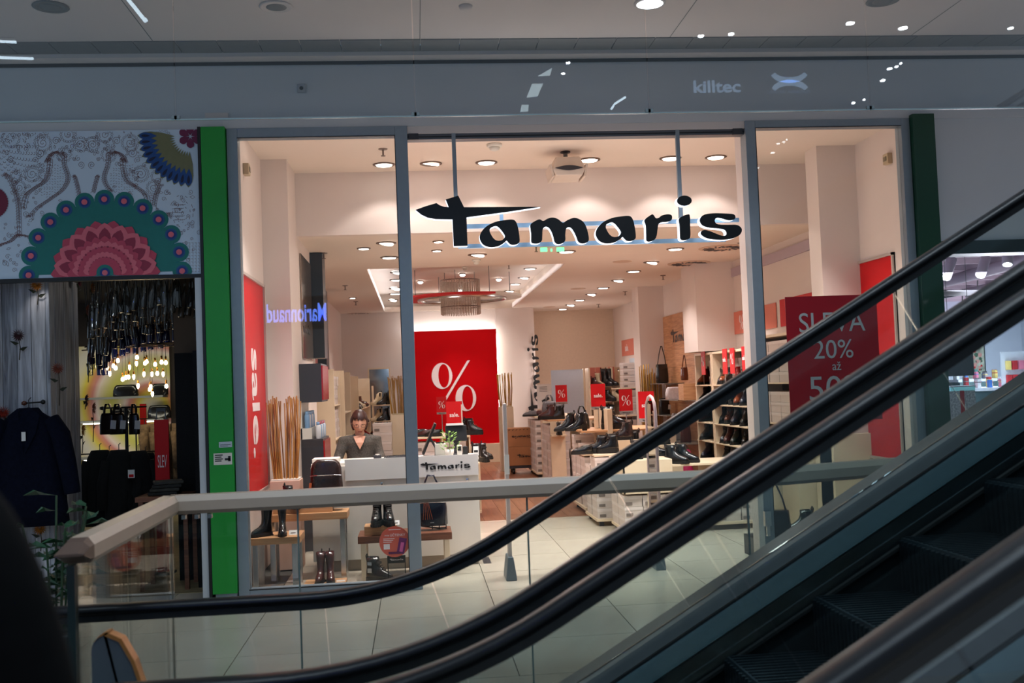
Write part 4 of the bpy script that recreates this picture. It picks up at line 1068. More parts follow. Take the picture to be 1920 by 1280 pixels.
for k in range(13):                                  # hair cap: short dark reddish bob with fringe
    f = k / 12; z = -.075 + .208 * math.sin(f * PI / 2) ** .9
    e_ = math.sqrt(max(.02, 1 - (max(0, z - .02) / .118) ** 2)); w = .087 * e_ * (1 if z > -.02 else 1 + (z + .02) * 2.2); d = .103 * e_ * (1 if z > -.02 else 1 + (z + .02) * 1.5)
    ring = []
    for j in range(32):
        a = 2 * PI * j / 32; wob = .05 * math.sin(j * 5.1 + k * .4) + .03 * math.sin(j * 11.3 + k); x = w * math.cos(a) * (1 + wob); y = d * math.sin(a) * (1 + wob) + .010
        front = math.exp(-((a - 1.5 * PI) / .95) ** 4)
        if z < .058 + .012 * math.sin(j * 2.9): y = y + front * .060
        ring.append((x, y, z))
    rs.append(ring)
m.rings(rs, False, True)
hr = m.build('hair', mat('auburn_hair', rgb(58, 26, 20), .42, vary=.45, scale=70, stretch=(1, 1, .15)), P, True); hr.location = head.location; hr.rotation_euler = head.rotation_euler
def hp(pt): return head.matrix_basis @ Vector(pt) if False else (Matrix.Translation(head.location) @ head.rotation_euler.to_matrix().to_4x4()) @ Vector(pt)
gm = mat('glasses_frame', rgb(60, 30, 26), .3)
for s in (-1, 1):
    m = MB(); m.tube([hp((s * .034 + .024 * math.cos(a), -.097, .008 + .018 * math.sin(a))) for a in [2 * PI * k / 12 for k in range(13)]], .0022, 5, False)
    m.tube([hp((s * .058, -.093, .012)), hp((s * .078, -.03, .012)), hp((s * .078, .02, .005))], .002, 5)
    m.build('glasses', gm, P)
    MB().lathe([(.0, -.006), (.006, 0), (.0, .006)], seg=8).build('eye', BLACK, P).location = hp((s * .032, -.083, .010))
    MB().lathe([(.002, -.022), (.010, -.012), (.014, .008), (.008, .018), (.002, .02)], seg=10).build('ear', SKINM, P, True).location = hp((s * .076, .0, 0))
m = MB(); m.cbox((0, 0, 0), (.04, .006, .007)); o = m.build('mouth', mat('lips', rgb(150, 62, 58), .4), P); o.location = hp((0, -.088, -.064)); o.rotation_euler = head.rotation_euler
P.scale = (.96, .96, .955)
hand(P, (.115, -.34, .948), (-.2, -1, -.05), (0, 0, 1), -1, SKINM, .9); hand(P, (-.195, -.37, .948), (.2, -1, -.05), (0, 0, 1), 1, SKINM, .9)
# ================================================================== SHOP FURNITURE
SHEL = mat('shelf_cream', rgb(228, 206, 176), .5, vary=.03, scale=8)
# ---- counter
YF = 9.35
cl, cr = -.95, .53
t = thing('sales_counter', 'long cream sales counter with a frosted glass band along its top edge', 'counter', (0, YF, 0))
def loc(m, nm, mm, bevel=0, smooth=False, T=None):
    T = T or t
    o = m.build(nm, mm, T, smooth, bevel); o.location = -T.location; return o
loc(MB().box(cl, cr, YF, YF + .55, .10, .93), 'body', WHITE, .003)
loc(MB().box(cl + .03, cr - .03, YF + .04, YF + .5, 0, .10), 'toe_kick', mat('toe_kick_beige', rgb(150, 138, 124), .5))
loc(MB().box(cl, cr + .01, YF + .03, YF + .60, .93, .955), 'worktop', WHITE, .003)
loc(MB().box(cl + .3, -.02, YF - .03, YF - .018, .80, .985), 'glass_band', G_FROST)
loc(MB().box(.0, cr, YF - .03, YF - .018, .80, .985), 'glass_band', G_FROST)
for x in (-.75, -.33, .43):
    for z in (.70, .76):
        loc(MB().lathe([(.014, 0), (.014, .012), (.004, .014)], seg=12), 'fixing_cap', CHROME).location = (x - 0, -.014, z)
for o in [o for o in t.children if o.name.startswith('fixing_cap')]: o.rotation_euler = (PI / 2, 0, 0)
p0, p1 = aY(788, 875, YF - .03), aY(882, 873, YF - .03)
o = logo_at(((p0.x + p1.x) / 2, YF - .032, p0.z + .005), FR, p1.x - p0.x, BLACK, t); o.location = -t.location
o = MB().box(.55, .62, YF + .03, YF + .4, 0, .001).build('shadow_strip', ANTH, t); o.location = -t.location  # thin dark sheet on the floor, painted shade beside the counter end
# things on the counter
zc = .955
def px_on(px, Y, z, py=860): p = aY(px, py, Y); return Vector((p.x, Y, z))
t2 = thing('monitor', 'thin black monitor tilted steeply on the counter beside the plant', 'monitor', px_on(806, 9.65, zc))
MB().cbox((0, 0, .17), (.022, .30, .30), ry=.42).build('screen', BLACK, t2, bevel=.004)
MB().cbox((.06, 0, .08), (.02, .05, .2), ry=-.5).build('stand', ANTH, t2); MB().box(-.06, .14, -.09, .09, 0, .012).build('foot', ANTH, t2)
t2 = thing('till_screen', 'black till screen with a grey top edge behind the potted plant', 'monitor', px_on(857, 9.80, zc))
MB().cbox((0, 0, .20), (.20, .03, .15), rx=-.15, rz=.1).build('screen', BLACK, t2, bevel=.006)
MB().cbox((-.01, -.01, .285), (.16, .05, .018)).build('top_edge', G_FROST, t2); MB().cbox((0, .02, .08), (.05, .04, .16)).build('stand', ANTH, t2); MB().box(-.08, .08, -.07, .07, 0, .014).build('foot', ANTH, t2)
t2 = thing('potted_plant', 'small bright green leafy plant on the counter', 'plant', px_on(843, 9.50, zc))
MB().lathe([(.03, 0), (.045, .07), (.04, .07), (.035, .06)], seg=16).build('pot', WHITE, t2, True)
LEAF = mat('leaf_bright', rgb(120, 160, 70), .4, vary=.25, scale=30)
rnd = random.Random(3)
for k in range(34):
    a = k * 2.4; hz = .07 + .17 * (k / 34); r = .035 + .035 * rnd.random() + (.03 if k < 14 else 0)
    c = Vector((math.cos(a) * r, math.sin(a) * r * .7, hz)); d = Vector((math.cos(a), math.sin(a), .35 + rnd.random() * .4)).normalized() * .024; s_ = Vector((-math.sin(a), math.cos(a), 0)) * .014
    MB().add([c - d, c + s_, c + d, c - s_, c + Vector((0, 0, .005))], [(0, 1, 4), (1, 2, 4), (2, 3, 4), (3, 0, 4)]).build('leaf', LEAF, t2)
MB().tube([(0, 0, .05), (.005, 0, .12), (0, .005, .2), (.0, 0, .24)], .005, 6).build('stem', mat('plant_stem', rgb(110, 130, 70), .6), t2)
def small(nm, lab, cat_, px, Y, d, m, z=zc, rz=0, extra=None):
    t3 = thing(nm, lab, cat_, px_on(px, Y, z), rz)
    boxm(*d).build('body', m, t3, bevel=.004)
    if extra: extra(t3)
    return t3
small('receipt_printer', 'white receipt printer left of the plant on the counter', 'printer', 826, 9.66, (.10, .12, .12), WHITE, extra=lambda q: MB().box(-.035, .035, -.03, -.02, .12, .135).build('paper_slot', BLACK, q))
small('card_reader', 'small pale card terminal right of the plant on the counter', 'card reader', 862, 9.60, (.045, .05, .10), WHITE, extra=lambda q: MB().box(-.016, .016, -.028, -.025, .05, .09).build('display', BLACK, q))
small('small_black_speaker', 'small black device between card terminal and counter end', 'device', 873, 9.62, (.045, .05, .085), BLACK, extra=lambda q: MB().lathe([(.016, 0), (.01, .004)], (0, 0, .086), 10).build('knob', ANTH, q))
small('paper_tray', 'low white paper tray at the left end of the counter top', 'tray', 612, 9.62, (.24, .2, .035), WHITE, extra=lambda q: MB().box(-.11, .11, -.09, .09, .035, .037).build('papers', PRINTW, q))
small('keyboard', 'black keyboard standing behind the frosted band near the window post', 'keyboard', 742, 9.56, (.20, .1, .03), ANTH, rz=.2, extra=lambda q: [MB().box(-.09 + .02 * k, -.075 + .02 * k, -.04, .04, .03, .036).build('key_row', BLACK, q) for k in range(9)])
small('tape_dispenser', 'small dark tape dispenser beside the keyboard', 'dispenser', 708, 9.5, (.07, .04, .05), ANTH, extra=lambda q: MB().lathe([(.02, -.012), (.02, .012), (.008, .012)], (0, 0, .045), 12).build('roll', WHITE, q))
small('display_card', 'white card with small black print at the far end of the counter', 'card', 893, 9.55, (.05, .004, .085), TAGW, extra=lambda q: MB().box(-.018, .018, -.003, -.0021, .03, .05).build('print', BLACK, q))

# ---- window display tables (left window)
def table(nm, lab, x0, x1, y0, y1, zt_, th, top, legm, lw=.045):
    q = thing(nm, lab, 'table', ((x0 + x1) / 2, (y0 + y1) / 2, 0))
    w, d = (x1 - x0) / 2, (y1 - y0) / 2
    MB().box(-w, w, -d, d, zt_ - th, zt_).build('table_top', top, q, bevel=.003)
    for sx_ in (-1, 1):
        for sy_ in (-1, 1):
            MB().cbox((sx_ * (w - lw), sy_ * (d - lw * .7), (zt_ - th) / 2), (lw, lw, zt_ - th)).build('leg', legm, q, bevel=.003)
    return q
za, zb, zl = .43, .535, .37
table('display_table', 'low light oak display table with chrome legs at the left edge of the window', -1.385, -.98, 8.62, 9.0, za, .055, OAK, CHROME)
table('display_table', 'taller light oak display table behind the low one in the left window', -1.30, -.62, 9.02, 9.31, zb + .03, .06, OAK, CHROME)
table('display_bench', 'walnut bench with light legs crossing behind the window post', -.53, .26, 8.86, 9.24, zl, .062, WALN, CREAM)
q = thing('oak_riser', 'light oak block on the walnut bench under the tall lace boots', 'riser', (-.34, 9.0, zl)); boxm(.27, .2, .075).build('block', OAK, q, bevel=.002)
q = thing('oak_riser', 'long low oak block on the taller table under the ankle boot and backpack', 'riser', (-1.0, 9.16, zb + .03)); boxm(.5, .18, .04).build('block', OAK, q, bevel=.002)
q = thing('oak_plinth', 'flat oak plinth on the floor under the burgundy boots', 'riser', (-.80, 8.80, 0)); boxm(.34, .25, .025).build('block', OAK, q, bevel=.002)
P_ = lambda px, Y, z: px_on(px, Y, z, 1000)
shoe('tall', 'black', P_(501, 8.76, za), -PI / 2 - .9, 'left one of the glossy black ankle boots on the low oak table', 'black boots on the low table', .74)
shoe('tall', 'black', P_(530, 8.76, za), -PI / 2 + .1, 'right one of the glossy black ankle boots on the low oak table', 'black boots on the low table', .74)
price_card(P_(550, 8.75, za), 'small white price card beside the boots on the low oak table')
shoe('chunky', 'black', px_on(540, 9.14, zb + .07, 930), -PI / 2 + .7, 'single black lace-up boot with a buckle above the handrail in the left window', None, .86, extra='buckle')
shoe('tall', 'burgundy', P_(600, 8.80, .025), -PI / 2 - .12, 'left one of the burgundy boots on the floor plinth', 'burgundy boots on the plinth', .74)
shoe('tall', 'burgundy', P_(617, 8.80, .025), -PI / 2 + .12, 'right one of the burgundy boots on the floor plinth', 'burgundy boots on the plinth', .74)
price_card(P_(636, 8.76, .0), 'small white price card on the floor beside the burgundy boots')
shoe('chunky', 'black', P_(709, 8.98, zl + .075), -PI / 2 - .1, 'left one of the tall black lace-up boots on the oak riser', 'lace boots on the riser', .95)
shoe('chunky', 'black', P_(728, 8.98, zl + .075), -PI / 2 + .15, 'right one of the tall black lace-up boots on the oak riser', 'lace boots on the riser', .95)
price_card(P_(742, 8.93, zl + .075), 'small white price card beside the tall lace-up boots')
b = shoe('chunky', 'black', P_(697, 8.75, 0), -.5, 'black boot with two silver buckles standing on the floor under the bench', None, .95, extra='buckle')
handbag('pack', px_on(613, 9.17, zb + .07, 925), 0, 'dark brown leather backpack with a silver zip standing in the left window', 'dark brown', .29, .40, .13, zipper=True, handles=False, strap=False, name='backpack', tagm=mat('orange_charm', rgb(220, 110, 60), .4))
t9 = px_on(613, 9.17, zb + .07, 925)
handbag('tote', P_(811, 9.05, zl + .04), 0, 'navy shopper bag with tan laces standing on the walnut bench beside the post', 'navy', .27, .30, .14, zipper=True)
q = thing('tassel', 'bunch of thin tan leather laces hanging on the navy shopper bag', 'tassel', P_(803, 8.96, zl + .1))
for k in range(5): MB().tube([(-.02, 0, .28), (-.03 + .012 * k, -.01, .1), (-.04 + .02 * k, 0, 0)], .003, 5).build('lace', LEA['cognac'], q)
q = thing('bag_stand', 'black wire stand with crossed feet under the navy shopper bag', 'stand', P_(811, 9.05, zl))
MB().tube([(-.13, -.05, .05), (.05, .0, .012), (.12, .0, .012)], .006, 5).tube([(.0, .03, .04), (0, .03, .0)], .005, 5).tube([(.06, .03, .04), (.06, .03, .0)], .005, 5).tube([(.12, .03, .04), (.12, .03, .0)], .005, 5).build('wire_frame', BLACK, q)
# sign frame + round sticker
pa, pb = aY(726, 1042, 8.60), aY(762, 1094, 8.60)
q = thing('easel_sign', 'small black frame sign with the word mark at the foot of the left window', 'sign', ((pa.x + pb.x) / 2, 8.60, 0))
w = (pb.x - pa.x) / 2; h = pa.z
m = MB().box(-w, w, -.006, .006, h - .06, h).box(-w, -w + .008, -.006, .006, .02, h - .06).box(w - .008, w, -.006, .006, .02, h - .06).box(-w, w, -.006, .006, .02, .03); m.build('frame', BLACK, q)
MB().box(-w + .008, w - .008, -.002, .002, .03, h - .06).build('clear_sheet', ACRYL, q); MB().box(-w, w, -.04, .04, 0, .02).build('base', BLACK, q)
logo_at((0, -.0065, h - .03), FR, w * 1.5, PRINTW, q)
pa = aY(740, 1015, FY + .048); q = thing('round_sticker', 'round coral sticker with white lettering stuck inside the left window', 'sticker', (pa.x, FY + .048, pa.z))
R_ = .122
CORAL = mat('coral_print', rgb(206, 92, 74), .5, vary=.03)
on(flat([ell(0, 0, R_, R_, 48)], .0015), (0, 0, 0), *FR, CORAL, 'disc', q)
on(text('ÚČTENKY', w=.12), (.025, -.002, .055), *FR, PRINTW, 'lettering', q)
on(text('moje', w=.035), (-.06, -.002, .05), *FR, PRINTW, 'lettering', q)
m = MB().box(-.045, .05, -.0025, -.0015, .093, .098)
for k in range(3): m.box(-.09, -.0 - .012 * k, -.0025, -.0015, .022 - .013 * k, .027 - .013 * k)
m.box(-.088, -.04, -.0025, -.0015, -.058, -.016)
m.build('white_print', PRINTW, q)
o = MB().cbox((.055, -.003, -.035), (.06, .002, .125), ry=.22).build('violet_print', mat('violet_print', rgb(110, 30, 96), .5, vary=.1), q)
o = MB().cbox((.055, -.0045, -.045), (.026, .001, .075), ry=.22).build('pink_print', mat('pink_print', rgb(214, 96, 160), .5, vary=.1), q)
MB().box(-.05, .04, -.006, -.004, -.098, -.08).build('violet_bar', mat('violet_bar_print', rgb(96, 22, 74), .5), q)

# ---- bamboo bundle in pale planter, left
pz = px_on(536, 9.75, 0)
q = thing('square_planter', 'tall pinkish square planter holding bamboo sticks behind the window', 'planter', (pz.x, 9.75, 0)); boxm(.27, .27, .80).build('body', mat('planter_pink', rgb(214, 178, 160), .5, vary=.03), q, bevel=.004)
MB().box(-.125, .125, -.125, .125, .8, .812).build('rim', WHITE, q)
stick_bundle((pz.x, 9.75, .812), .26, .76, 46, STICK, 'bundle of brown bamboo sticks in the pinkish planter behind the left window')
# ---- framed red posters on the side walls
def frame_poster(Yn, Yf, z0, z1, X, face, lab, word=None):
    q = thing('framed_poster', lab, 'poster', (X, (Yn + Yf) / 2, z0))
    d = (Yf - Yn) / 2; H = z1 - z0; s = face
    MB().box(0, .012 * s, -d, d, 0, H).build('red_sheet', RED, q)
    MB().box(0, .03 * s, -d, -d + .025, 0, H).box(0, .03 * s, d - .025, d, 0, H).box(0, .03 * s, -d, d, 0, .025).box(0, .03 * s, -d, d, H - .025, H).build('frame', mat('poster_frame', rgb(190, 176, 168), .4, metal=.3), q)
    if word: sale_at((.0125 * s, 0, H * .42), LW, .95, PRINTW, q, rot='down')
    return q
frame_poster(8.72, 9.98, .72, 2.62, -1.42, 1, 'tall framed red poster with a white vertical word on the left side wall', 'sale')
pn, pf = aX(1690, 700, 4.45), aX(1605, 700, 4.45)
frame_poster(max(8.75, pn.y), pf.y, aX(1690, 866, 4.45).z, aX(1650, 480, 4.45).z, 4.45, -1, 'tall framed red poster on the right side wall behind the window')
# ---- SLEVA window film
a_, b_ = aY(1471, 550, FY + .046), aY(1655, 785, FY + .046)
q = thing('window_poster', 'large dark red window poster reading SLEVA 20% až 50%', 'poster', ((a_.x + b_.x) / 2, FY + .046, b_.z))
W_, H_ = b_.x - a_.x, aY(1471, 556, FY).z - b_.z
MB().box(-W_ / 2, W_ / 2, -.001, .001, 0, H_).build('red_sheet', REDD, q)
LET = mat('film_lettering', rgb(168, 176, 178), .5, vary=.02)
def zrel(py): return aY(1560, py, FY).z - b_.z
on(text('SLEVA', w=W_ * .72, h=.165), (-W_ * .0, -.003, zrel(603)), *FR, LET, 'lettering', q)
on(text('20%', w=W_ * .43, h=.155), (.0, -.003, zrel(654)), *FR, LET, 'lettering', q)
on(text('až', w=.075, h=.07), (.02, -.003, zrel(686)), *FR, LET, 'lettering', q)
on(text('50%', w=W_ * .62, h=.20), (.02, -.003, zrel(727)), *FR, LET, 'lettering', q)
m = MB()
for k in range(26): m.box(-.24 + k * .019, -.24 + k * .019 + .013 * (k % 5 != 2), -.003, -.001, zrel(770), zrel(770) + .015)
m.build('small_print', LET, q)
# ---- low shelf, bag and boot in the right window
q = thing('display_plinth', 'low dark plinth with bag and boot in the right window', 'plinth', (3.2, 8.95, 0)); boxm(.62, .5, .17).build('block', ANTH, q, bevel=.003)
MB().box(-.31, .31, -.25, .25, .17, .174).build('top_sheet', BLACK, q)
handbag('bucket', (3.075, 8.85, .174), 0, 'black scalloped bucket bag with shoulder strap in the right window', 'black', .25, .24, .13, handles=False, strap=True)
price_card((3.12, 8.72, .174), 'small white price card in front of the black bucket bag')
shoe('ankle', 'dark green', (3.40, 8.98, .174), PI + .15, 'dark ankle boot with toe pointing left beside the black bucket bag', None, 1.15)
q = thing('right_window_cabinet', 'cream panelled cabinet behind the black bag in the right window', 'cabinet', (4.0, 10.3, 0))
for k, (y, x) in enumerate([(9.75, 4.05), (10.35, 3.9), (10.95, 3.75)]):
    MB().box(x - 4.0, .45, y - 10.3 + .15, y - 10.3 + .62, 0, .98 - .0 * k).build('panel', SHEL, q, bevel=.003)

# ================================================================== RED POSTER and back wall
q = thing('sale_banner', 'huge red banner with a white percent sign on the glowing back wall', 'banner', (.765, 21.7, .35))
a_, b_ = aY(772, 622, 21.7), aY(943, 832, 21.7)
bx0, bx1 = aY(772, 622, 21.7).x, aY(930, 617, 21.7).x
zt1, zb1 = aY(850, 619, 21.7).z, aY(850, 834, 21.7).z
q.location = ((bx0 + bx1) / 2, 21.7, zb1)
W_, H_ = bx1 - bx0, zt1 - zb1
m = MB(); nx, nz = 18, 22
rs = [[(-W_ / 2 + W_ * i / nx, -.006 * math.sin(i * 1.3 + j * .35) * math.exp(-j / 8) - .03, H_ * j / nz) for i in range(nx + 1)] for j in range(nz + 1)]
m.rings(rs, False, False, False); m.build('fabric', mat('banner_fabric', rgb(192, 2, 12), .75, spec=.1, vary=.03, scale=2, bump=.3), q, True)
MB().box(-W_ / 2, W_ / 2, -.012, .02, 0, H_).build('backing', WHITE, q)
pc = aY(850, 724, 21.6); pct_at((pc.x - q.location.x, -.045, pc.z - zb1), FR, 1.05, PRINTW, q, 1.0)
struct(MB().box(bx0 - .08, bx1 + .22, 21.5, 22, 0, .38).build('trim_9', CREAM))
o = MB().box(bx0 + .02, bx1 - .02, 21.74, 21.77, zt1 - .05, zt1 - .03).build('backlight_strip', glow('banner_led', (1, 1, 1), 20)); tag(o, 'white light strip glowing behind the top edge of the red banner', 'light strip')
o = MB().box(bx1 + .0, bx1 + .015, 21.74, 21.77, zb1 + .05, zt1 - .1).build('backlight_strip', glow('banner_led2', (1, .95, .85), 12)); tag(o, 'light strip glowing behind the right edge of the red banner', 'light strip')
pc = aY(1000, 705, 21.84)
q = thing('vertical_word_mark', 'black word mark climbing vertically up the white wall panel', 'sign', (pc.x, 21.84, pc.z))
logo_at((0, -.02, 0), FR, aY(1000, 630, 21.84).z - aY(1000, 775, 21.84).z + .12, BLACK, q, 'lettering', rot='up')
pc = aY(1021, 743, 21.0); q = thing('care_poster', 'small white info poster with a dark shoe drawing beside the vertical word mark', 'poster', (pc.x, 21.0, pc.z - .25))
MB().box(-.15, .15, 0, .01, 0, .5).build('sheet', TAGW, q); m = MB()
for k in range(4): m.box(-.1, .06, -.003, 0, .44 - .03 * k, .448 - .03 * k)
m.cbox((.02, -.003, .18), (.16, .004, .06), ry=-.5); m.build('print', BLACK, q); MB().tube([(0, .01, -(pc.z - .25)), (0, .01, 0)], .01, 6).build('stand', CHROME, q)
q = thing('mirror_panel', 'tall pale blue standing panel in front of the right back wall', 'panel', (2.9, 21.2, 0))
pa, pb = aY(1033, 694, 21.2), aY(1093, 694, 21.2); q.location = ((pa.x + pb.x) / 2, 21.2, 0)
W_ = pb.x - pa.x; MB().box(-W_ / 2, W_ / 2, 0, .04, 0.05, pa.z).build('sheet', mat('pale_blue_panel', rgb(196, 206, 222), .3, vary=.02), q); MB().box(W_ / 2, W_ / 2 + .03, -.01, .05, 0, pa.z + .01).build('side_rail', CREAM, q)
MB().box(-W_ / 2, W_ / 2, 0, .04, 0, .05).build('foot', ANTH, q)
# gold stick bundles on pedestals
for px, Y, nm, pw in ((952, 19.2, 'right of the red banner', .26), (750, 15.0, 'left of the window post behind the counter', .22)):
    c = px_on(px, Y, 0); zt_ = aY(px, 762 if px > 900 else 777, Y).z; zs = aY(px, 700 if px > 900 else 706, Y).z
    q = thing('pedestal', 'tall cream pedestal with gold sticks ' + nm, 'pedestal', c); boxm(pw, pw, zt_).build('body', CREAM, q, bevel=.004)
    MB().box(-pw * .42, pw * .42, -pw * .42, pw * .42, zt_, zt_ + .02).build('vase_base', mat('vase_gold', rgb(190, 170, 130), .3, metal=.4), q)
    stick_bundle((c.x, c.y, zt_ + .02), pw * 1.1, zs - zt_, 26, GOLDS, 'bundle of gold sticks on the cream pedestal ' + nm)
# cardboard boxes on a trolley
c = px_on(982, 18.6, 0)
q = thing('hand_trolley', 'low dark trolley under the two brown cardboard boxes', 'trolley', c); boxm(.6, .4, .05, .10).build('platform', ANTH, q)
for sx_ in (-1, 1):
    for sy_ in (-1, 1): MB().lathe([(.0, -.02), (.05, -.02), (.05, .02), (.0, .02)], seg=12).build('wheel', BLACK, q).matrix_basis = Matrix.Translation((sx_ * .2, sy_ * .15, .05)) @ Matrix.Rotation(PI / 2, 4, 'Y')
for k in range(2):
    q = thing('cardboard_box', ['lower brown cardboard box with an upright word mark on the trolley', 'upper brown cardboard box with an upside-down word mark on the trolley'][k], 'box', (c.x, c.y, .15 + k * .33))
    boxm(.60, .42, .328).build('carton', CARD, q, bevel=.004); MB().box(-.301, .301, -.03, .03, .328, .331).box(-.302, -.3, -.03, .03, .2, .328).build('tape', CARDL, q)
    logo_at((.06 if k == 0 else -.02, -.213, .17), FR, .40, BLACK, q, flip=bool(k))
    if k:
        m = MB()
        for j in range(9): m.cbox((-.26 + j * .065, -.212, .30), (.03, .002, .008), ry=-.5)
        m.build('arrow_print', BLACK, q)

# ================================================================== ISLAND GONDOLAS (row right of the aisle)
def gondola(lab, x0, x1, y0, y1, h, topm=SHEL, spine=None, shelf=None, panel=None, name='shoe_gondola'):
    q = thing(name, lab, 'display unit', ((x0 + x1) / 2, (y0 + y1) / 2, 0))
    w, d = (x1 - x0) / 2, (y1 - y0) / 2
    MB().box(-w, w, -d, d, .055, .085).build('base_board', SHEL, q, bevel=.002)
    for sx_ in (-1, 1):
        for sy_ in (-1, 1): MB().cbox((sx_ * (w - .06), sy_ * (d - .06), .028), (.05, .05, .055)).build('foot', ANTH, q)
    MB().box(-w, w, -d, d, h - .022, h).build('top_board', topm, q, bevel=.002)
    MB().box(w - .02, w, -d + .02, d - .02, .085, h - .022).build('end_panel', SHEL, q)
    MB().box(-.01, .01, -d + .02, d - .02, .085, h - .022).build('centre_panel', SHEL, q)
    if shelf: MB().box(-w, w, -d, d, shelf - .018, shelf).build('shelf_board', SHEL, q, bevel=.002)
    if spine: MB().box(spine[0] - (x0 + x1) / 2, spine[0] - (x0 + x1) / 2 + .06, -d - .02, d, .055, spine[1]).build('upright', SHEL, q, bevel=.002)
    if panel: MB().box(-w, w, -d, -d + .02, panel[0], h - .022).box(-w, -w + .02, -d, d, panel[0], h - .022).build('front_panel', SHEL, q, bevel=.002)
    return q
gondola('nearest cream display unit with boots on top and grey shoeboxes beneath', 2.05, 2.56, 10.40, 11.15, .775, panel=(.44, 0))
gondola('cream display unit with the glossy black pair, right end of the nearest island', 2.60, 3.55, 10.62, 11.30, .70)
gondola('second cream display unit behind the nearest, black shoes on its top', 1.92, 2.70, 11.32, 12.10, .785, shelf=.40)
gondola('third display unit with a tall cream upright and heeled boots', 1.96, 2.95, 12.35, 13.30, 1.0, topm=OAK, spine=(2.27, 1.25), shelf=.72)
gondola('fourth display unit with burgundy lace boots on an oak top', 1.93, 2.9, 15.35, 16.4, 1.04, topm=OAK)
gondola('farthest display unit in the island row with sneakers on top', 1.98, 2.8, 17.5, 18.8, 1.03)
# boxes under the units
def run_boxes(x, y, z, n, w, d, h, where, **k): box_stack(x, y, z, n, w, d, h, where, **k)
run_boxes(2.15, 10.60, .085, 3, .19, .33, .112, 'front left stack of the nearest unit')
run_boxes(2.40, 10.58, .085, 3, .30, .30, .112, 'front right stack of the nearest unit')
run_boxes(2.15, 10.96, .085, 3, .19, .33, .112, 'rear stack of the nearest unit')
run_boxes(2.71, 10.80, .085, 4, .2, .32, .112, 'left stack under the glossy pair')
run_boxes(2.94, 10.80, .085, 4, .24, .32, .112, 'second stack under the glossy pair')
run_boxes(3.20, 10.80, .085, 4, .25, .32, .112, 'third stack under the glossy pair')
run_boxes(3.42, 10.80, .085, 4, .17, .32, .112, 'right end stack under the glossy pair')
run_boxes(2.08, 11.50, .085, 6, .30, .33, .112, 'near left stack of the second unit')
run_boxes(2.08, 11.88, .085, 5, .30, .33, .112, 'far left stack of the second unit')
run_boxes(2.42, 11.50, .085, 2, .30, .33, .112, 'inner stack of the second unit')
run_boxes(2.12, 12.54, .085, 5, .28, .33, .12, 'near left stack of the third unit')
run_boxes(2.12, 12.92, .085, 5, .28, .33, .12, 'far left stack of the third unit')
run_boxes(2.11, 12.56, .72, 1, .29, .36, .12, 'third unit shelf')
run_boxes(2.10, 13.16, .085, 7, .26, .20, .12, 'rear left stack of the third unit')
run_boxes(2.09, 15.54, .085, 7, .29, .33, .125, 'near stack of the fourth unit')
run_boxes(2.09, 15.90, .085, 7, .29, .33, .125, 'middle stack of the fourth unit')
run_boxes(2.09, 16.24, .085, 7, .29, .28, .125, 'far stack of the fourth unit')
run_boxes(2.13, 17.70, .085, 7, .29, .33, .125, 'near stack of the farthest unit')
run_boxes(2.13, 18.10, .085, 7, .29, .33, .125, 'middle stack of the farthest unit')
run_boxes(2.13, 18.50, .085, 7, .29, .33, .125, 'far stack of the farthest unit')
run_boxes(2.50, 17.70, .085, 7, .30, .33, .125, 'front right stack of the farthest unit')
run_boxes(2.48, 12.60, .085, 4, .28, .33, .12, 'front stack right of the tall upright')
run_boxes(2.42, 15.56, .085, 4, .30, .33, .125, 'inner front stack of the fourth unit')
# shoes on the island
def isl(style, col_, px, Y, z, rz, lab, s=1.0, **k): return shoe(style, col_, px_on(px, Y, z, 840), rz, lab, 'shoes on the island row', s, **k)
isl('low', 'navy', 1172, 10.62, .775, -.3, 'navy low shoe at the front left corner of the nearest unit', 1.0)
isl('ankle', 'black', 1193, 10.75, .775, -.3, 'glossy black ankle boot, second from the left on the nearest unit')
isl('low', 'black', 1222, 10.9, .775, -.2, 'black low shoe behind the clear security gate on the nearest unit', 1.1)
isl('ankle', 'black', 1256, 10.74, .70, -.65, 'left one of the very glossy black ankle boots beside the security gate', 1.05)
isl('ankle', 'black', 1276, 10.84, .70, -.65, 'right one of the very glossy black ankle boots beside the security gate', 1.05)
q = thing('cream_block', 'cream block carrying a black boot behind the glossy pair', 'riser', px_on(1247, 11.75, 0)); boxm(.34, .3, .84).build('block', SHEL, q, bevel=.003)
isl('chunky', 'black', 1247, 11.75, .84, PI + .2, 'chunky black boot standing on the cream block', 1.0)
isl('low', 'black', 1101, 11.50, .785, PI - .1, 'black low shoe at the left end of the second unit')
isl('low', 'black', 1117, 11.7, .785, PI - .1, 'black low shoe just behind the leftmost one on the second unit')
isl('chunky', 'black', 1130, 11.55, .785, PI - .1, 'black lace-up boot, first of two side by side on the second unit', .9)
isl('chunky', 'black', 1150, 11.5, .785, PI - .1, 'black lace-up boot, second of two side by side on the second unit', .95)
q = thing('cream_block', 'cream block carrying a dark brown boot on the second unit', 'riser', px_on(1178, 11.85, .785)); boxm(.26, .22, .12).build('block', SHEL, q, bevel=.003)
isl('ankle', 'dark brown', 1178, 11.85, .905, PI - .1, 'dark brown ankle boot raised on a cream block', 1.1)
isl('chunky', 'black', 1190, 11.9, .785, PI - .2, 'black boot half hidden behind the dark brown one', 1.0)
isl('heeled', 'black', 1072, 12.55, 1.0, PI, 'black heeled ankle boot, left of two on the oak shelf', 1.05)
isl('heeled', 'black', 1093, 12.50, 1.0, PI, 'black heeled ankle boot, right of two on the oak shelf', 1.05)
isl('chunky', 'black', 1141, 12.6, 1.0, -.3, 'big black boot right of the tall cream upright', 1.2)
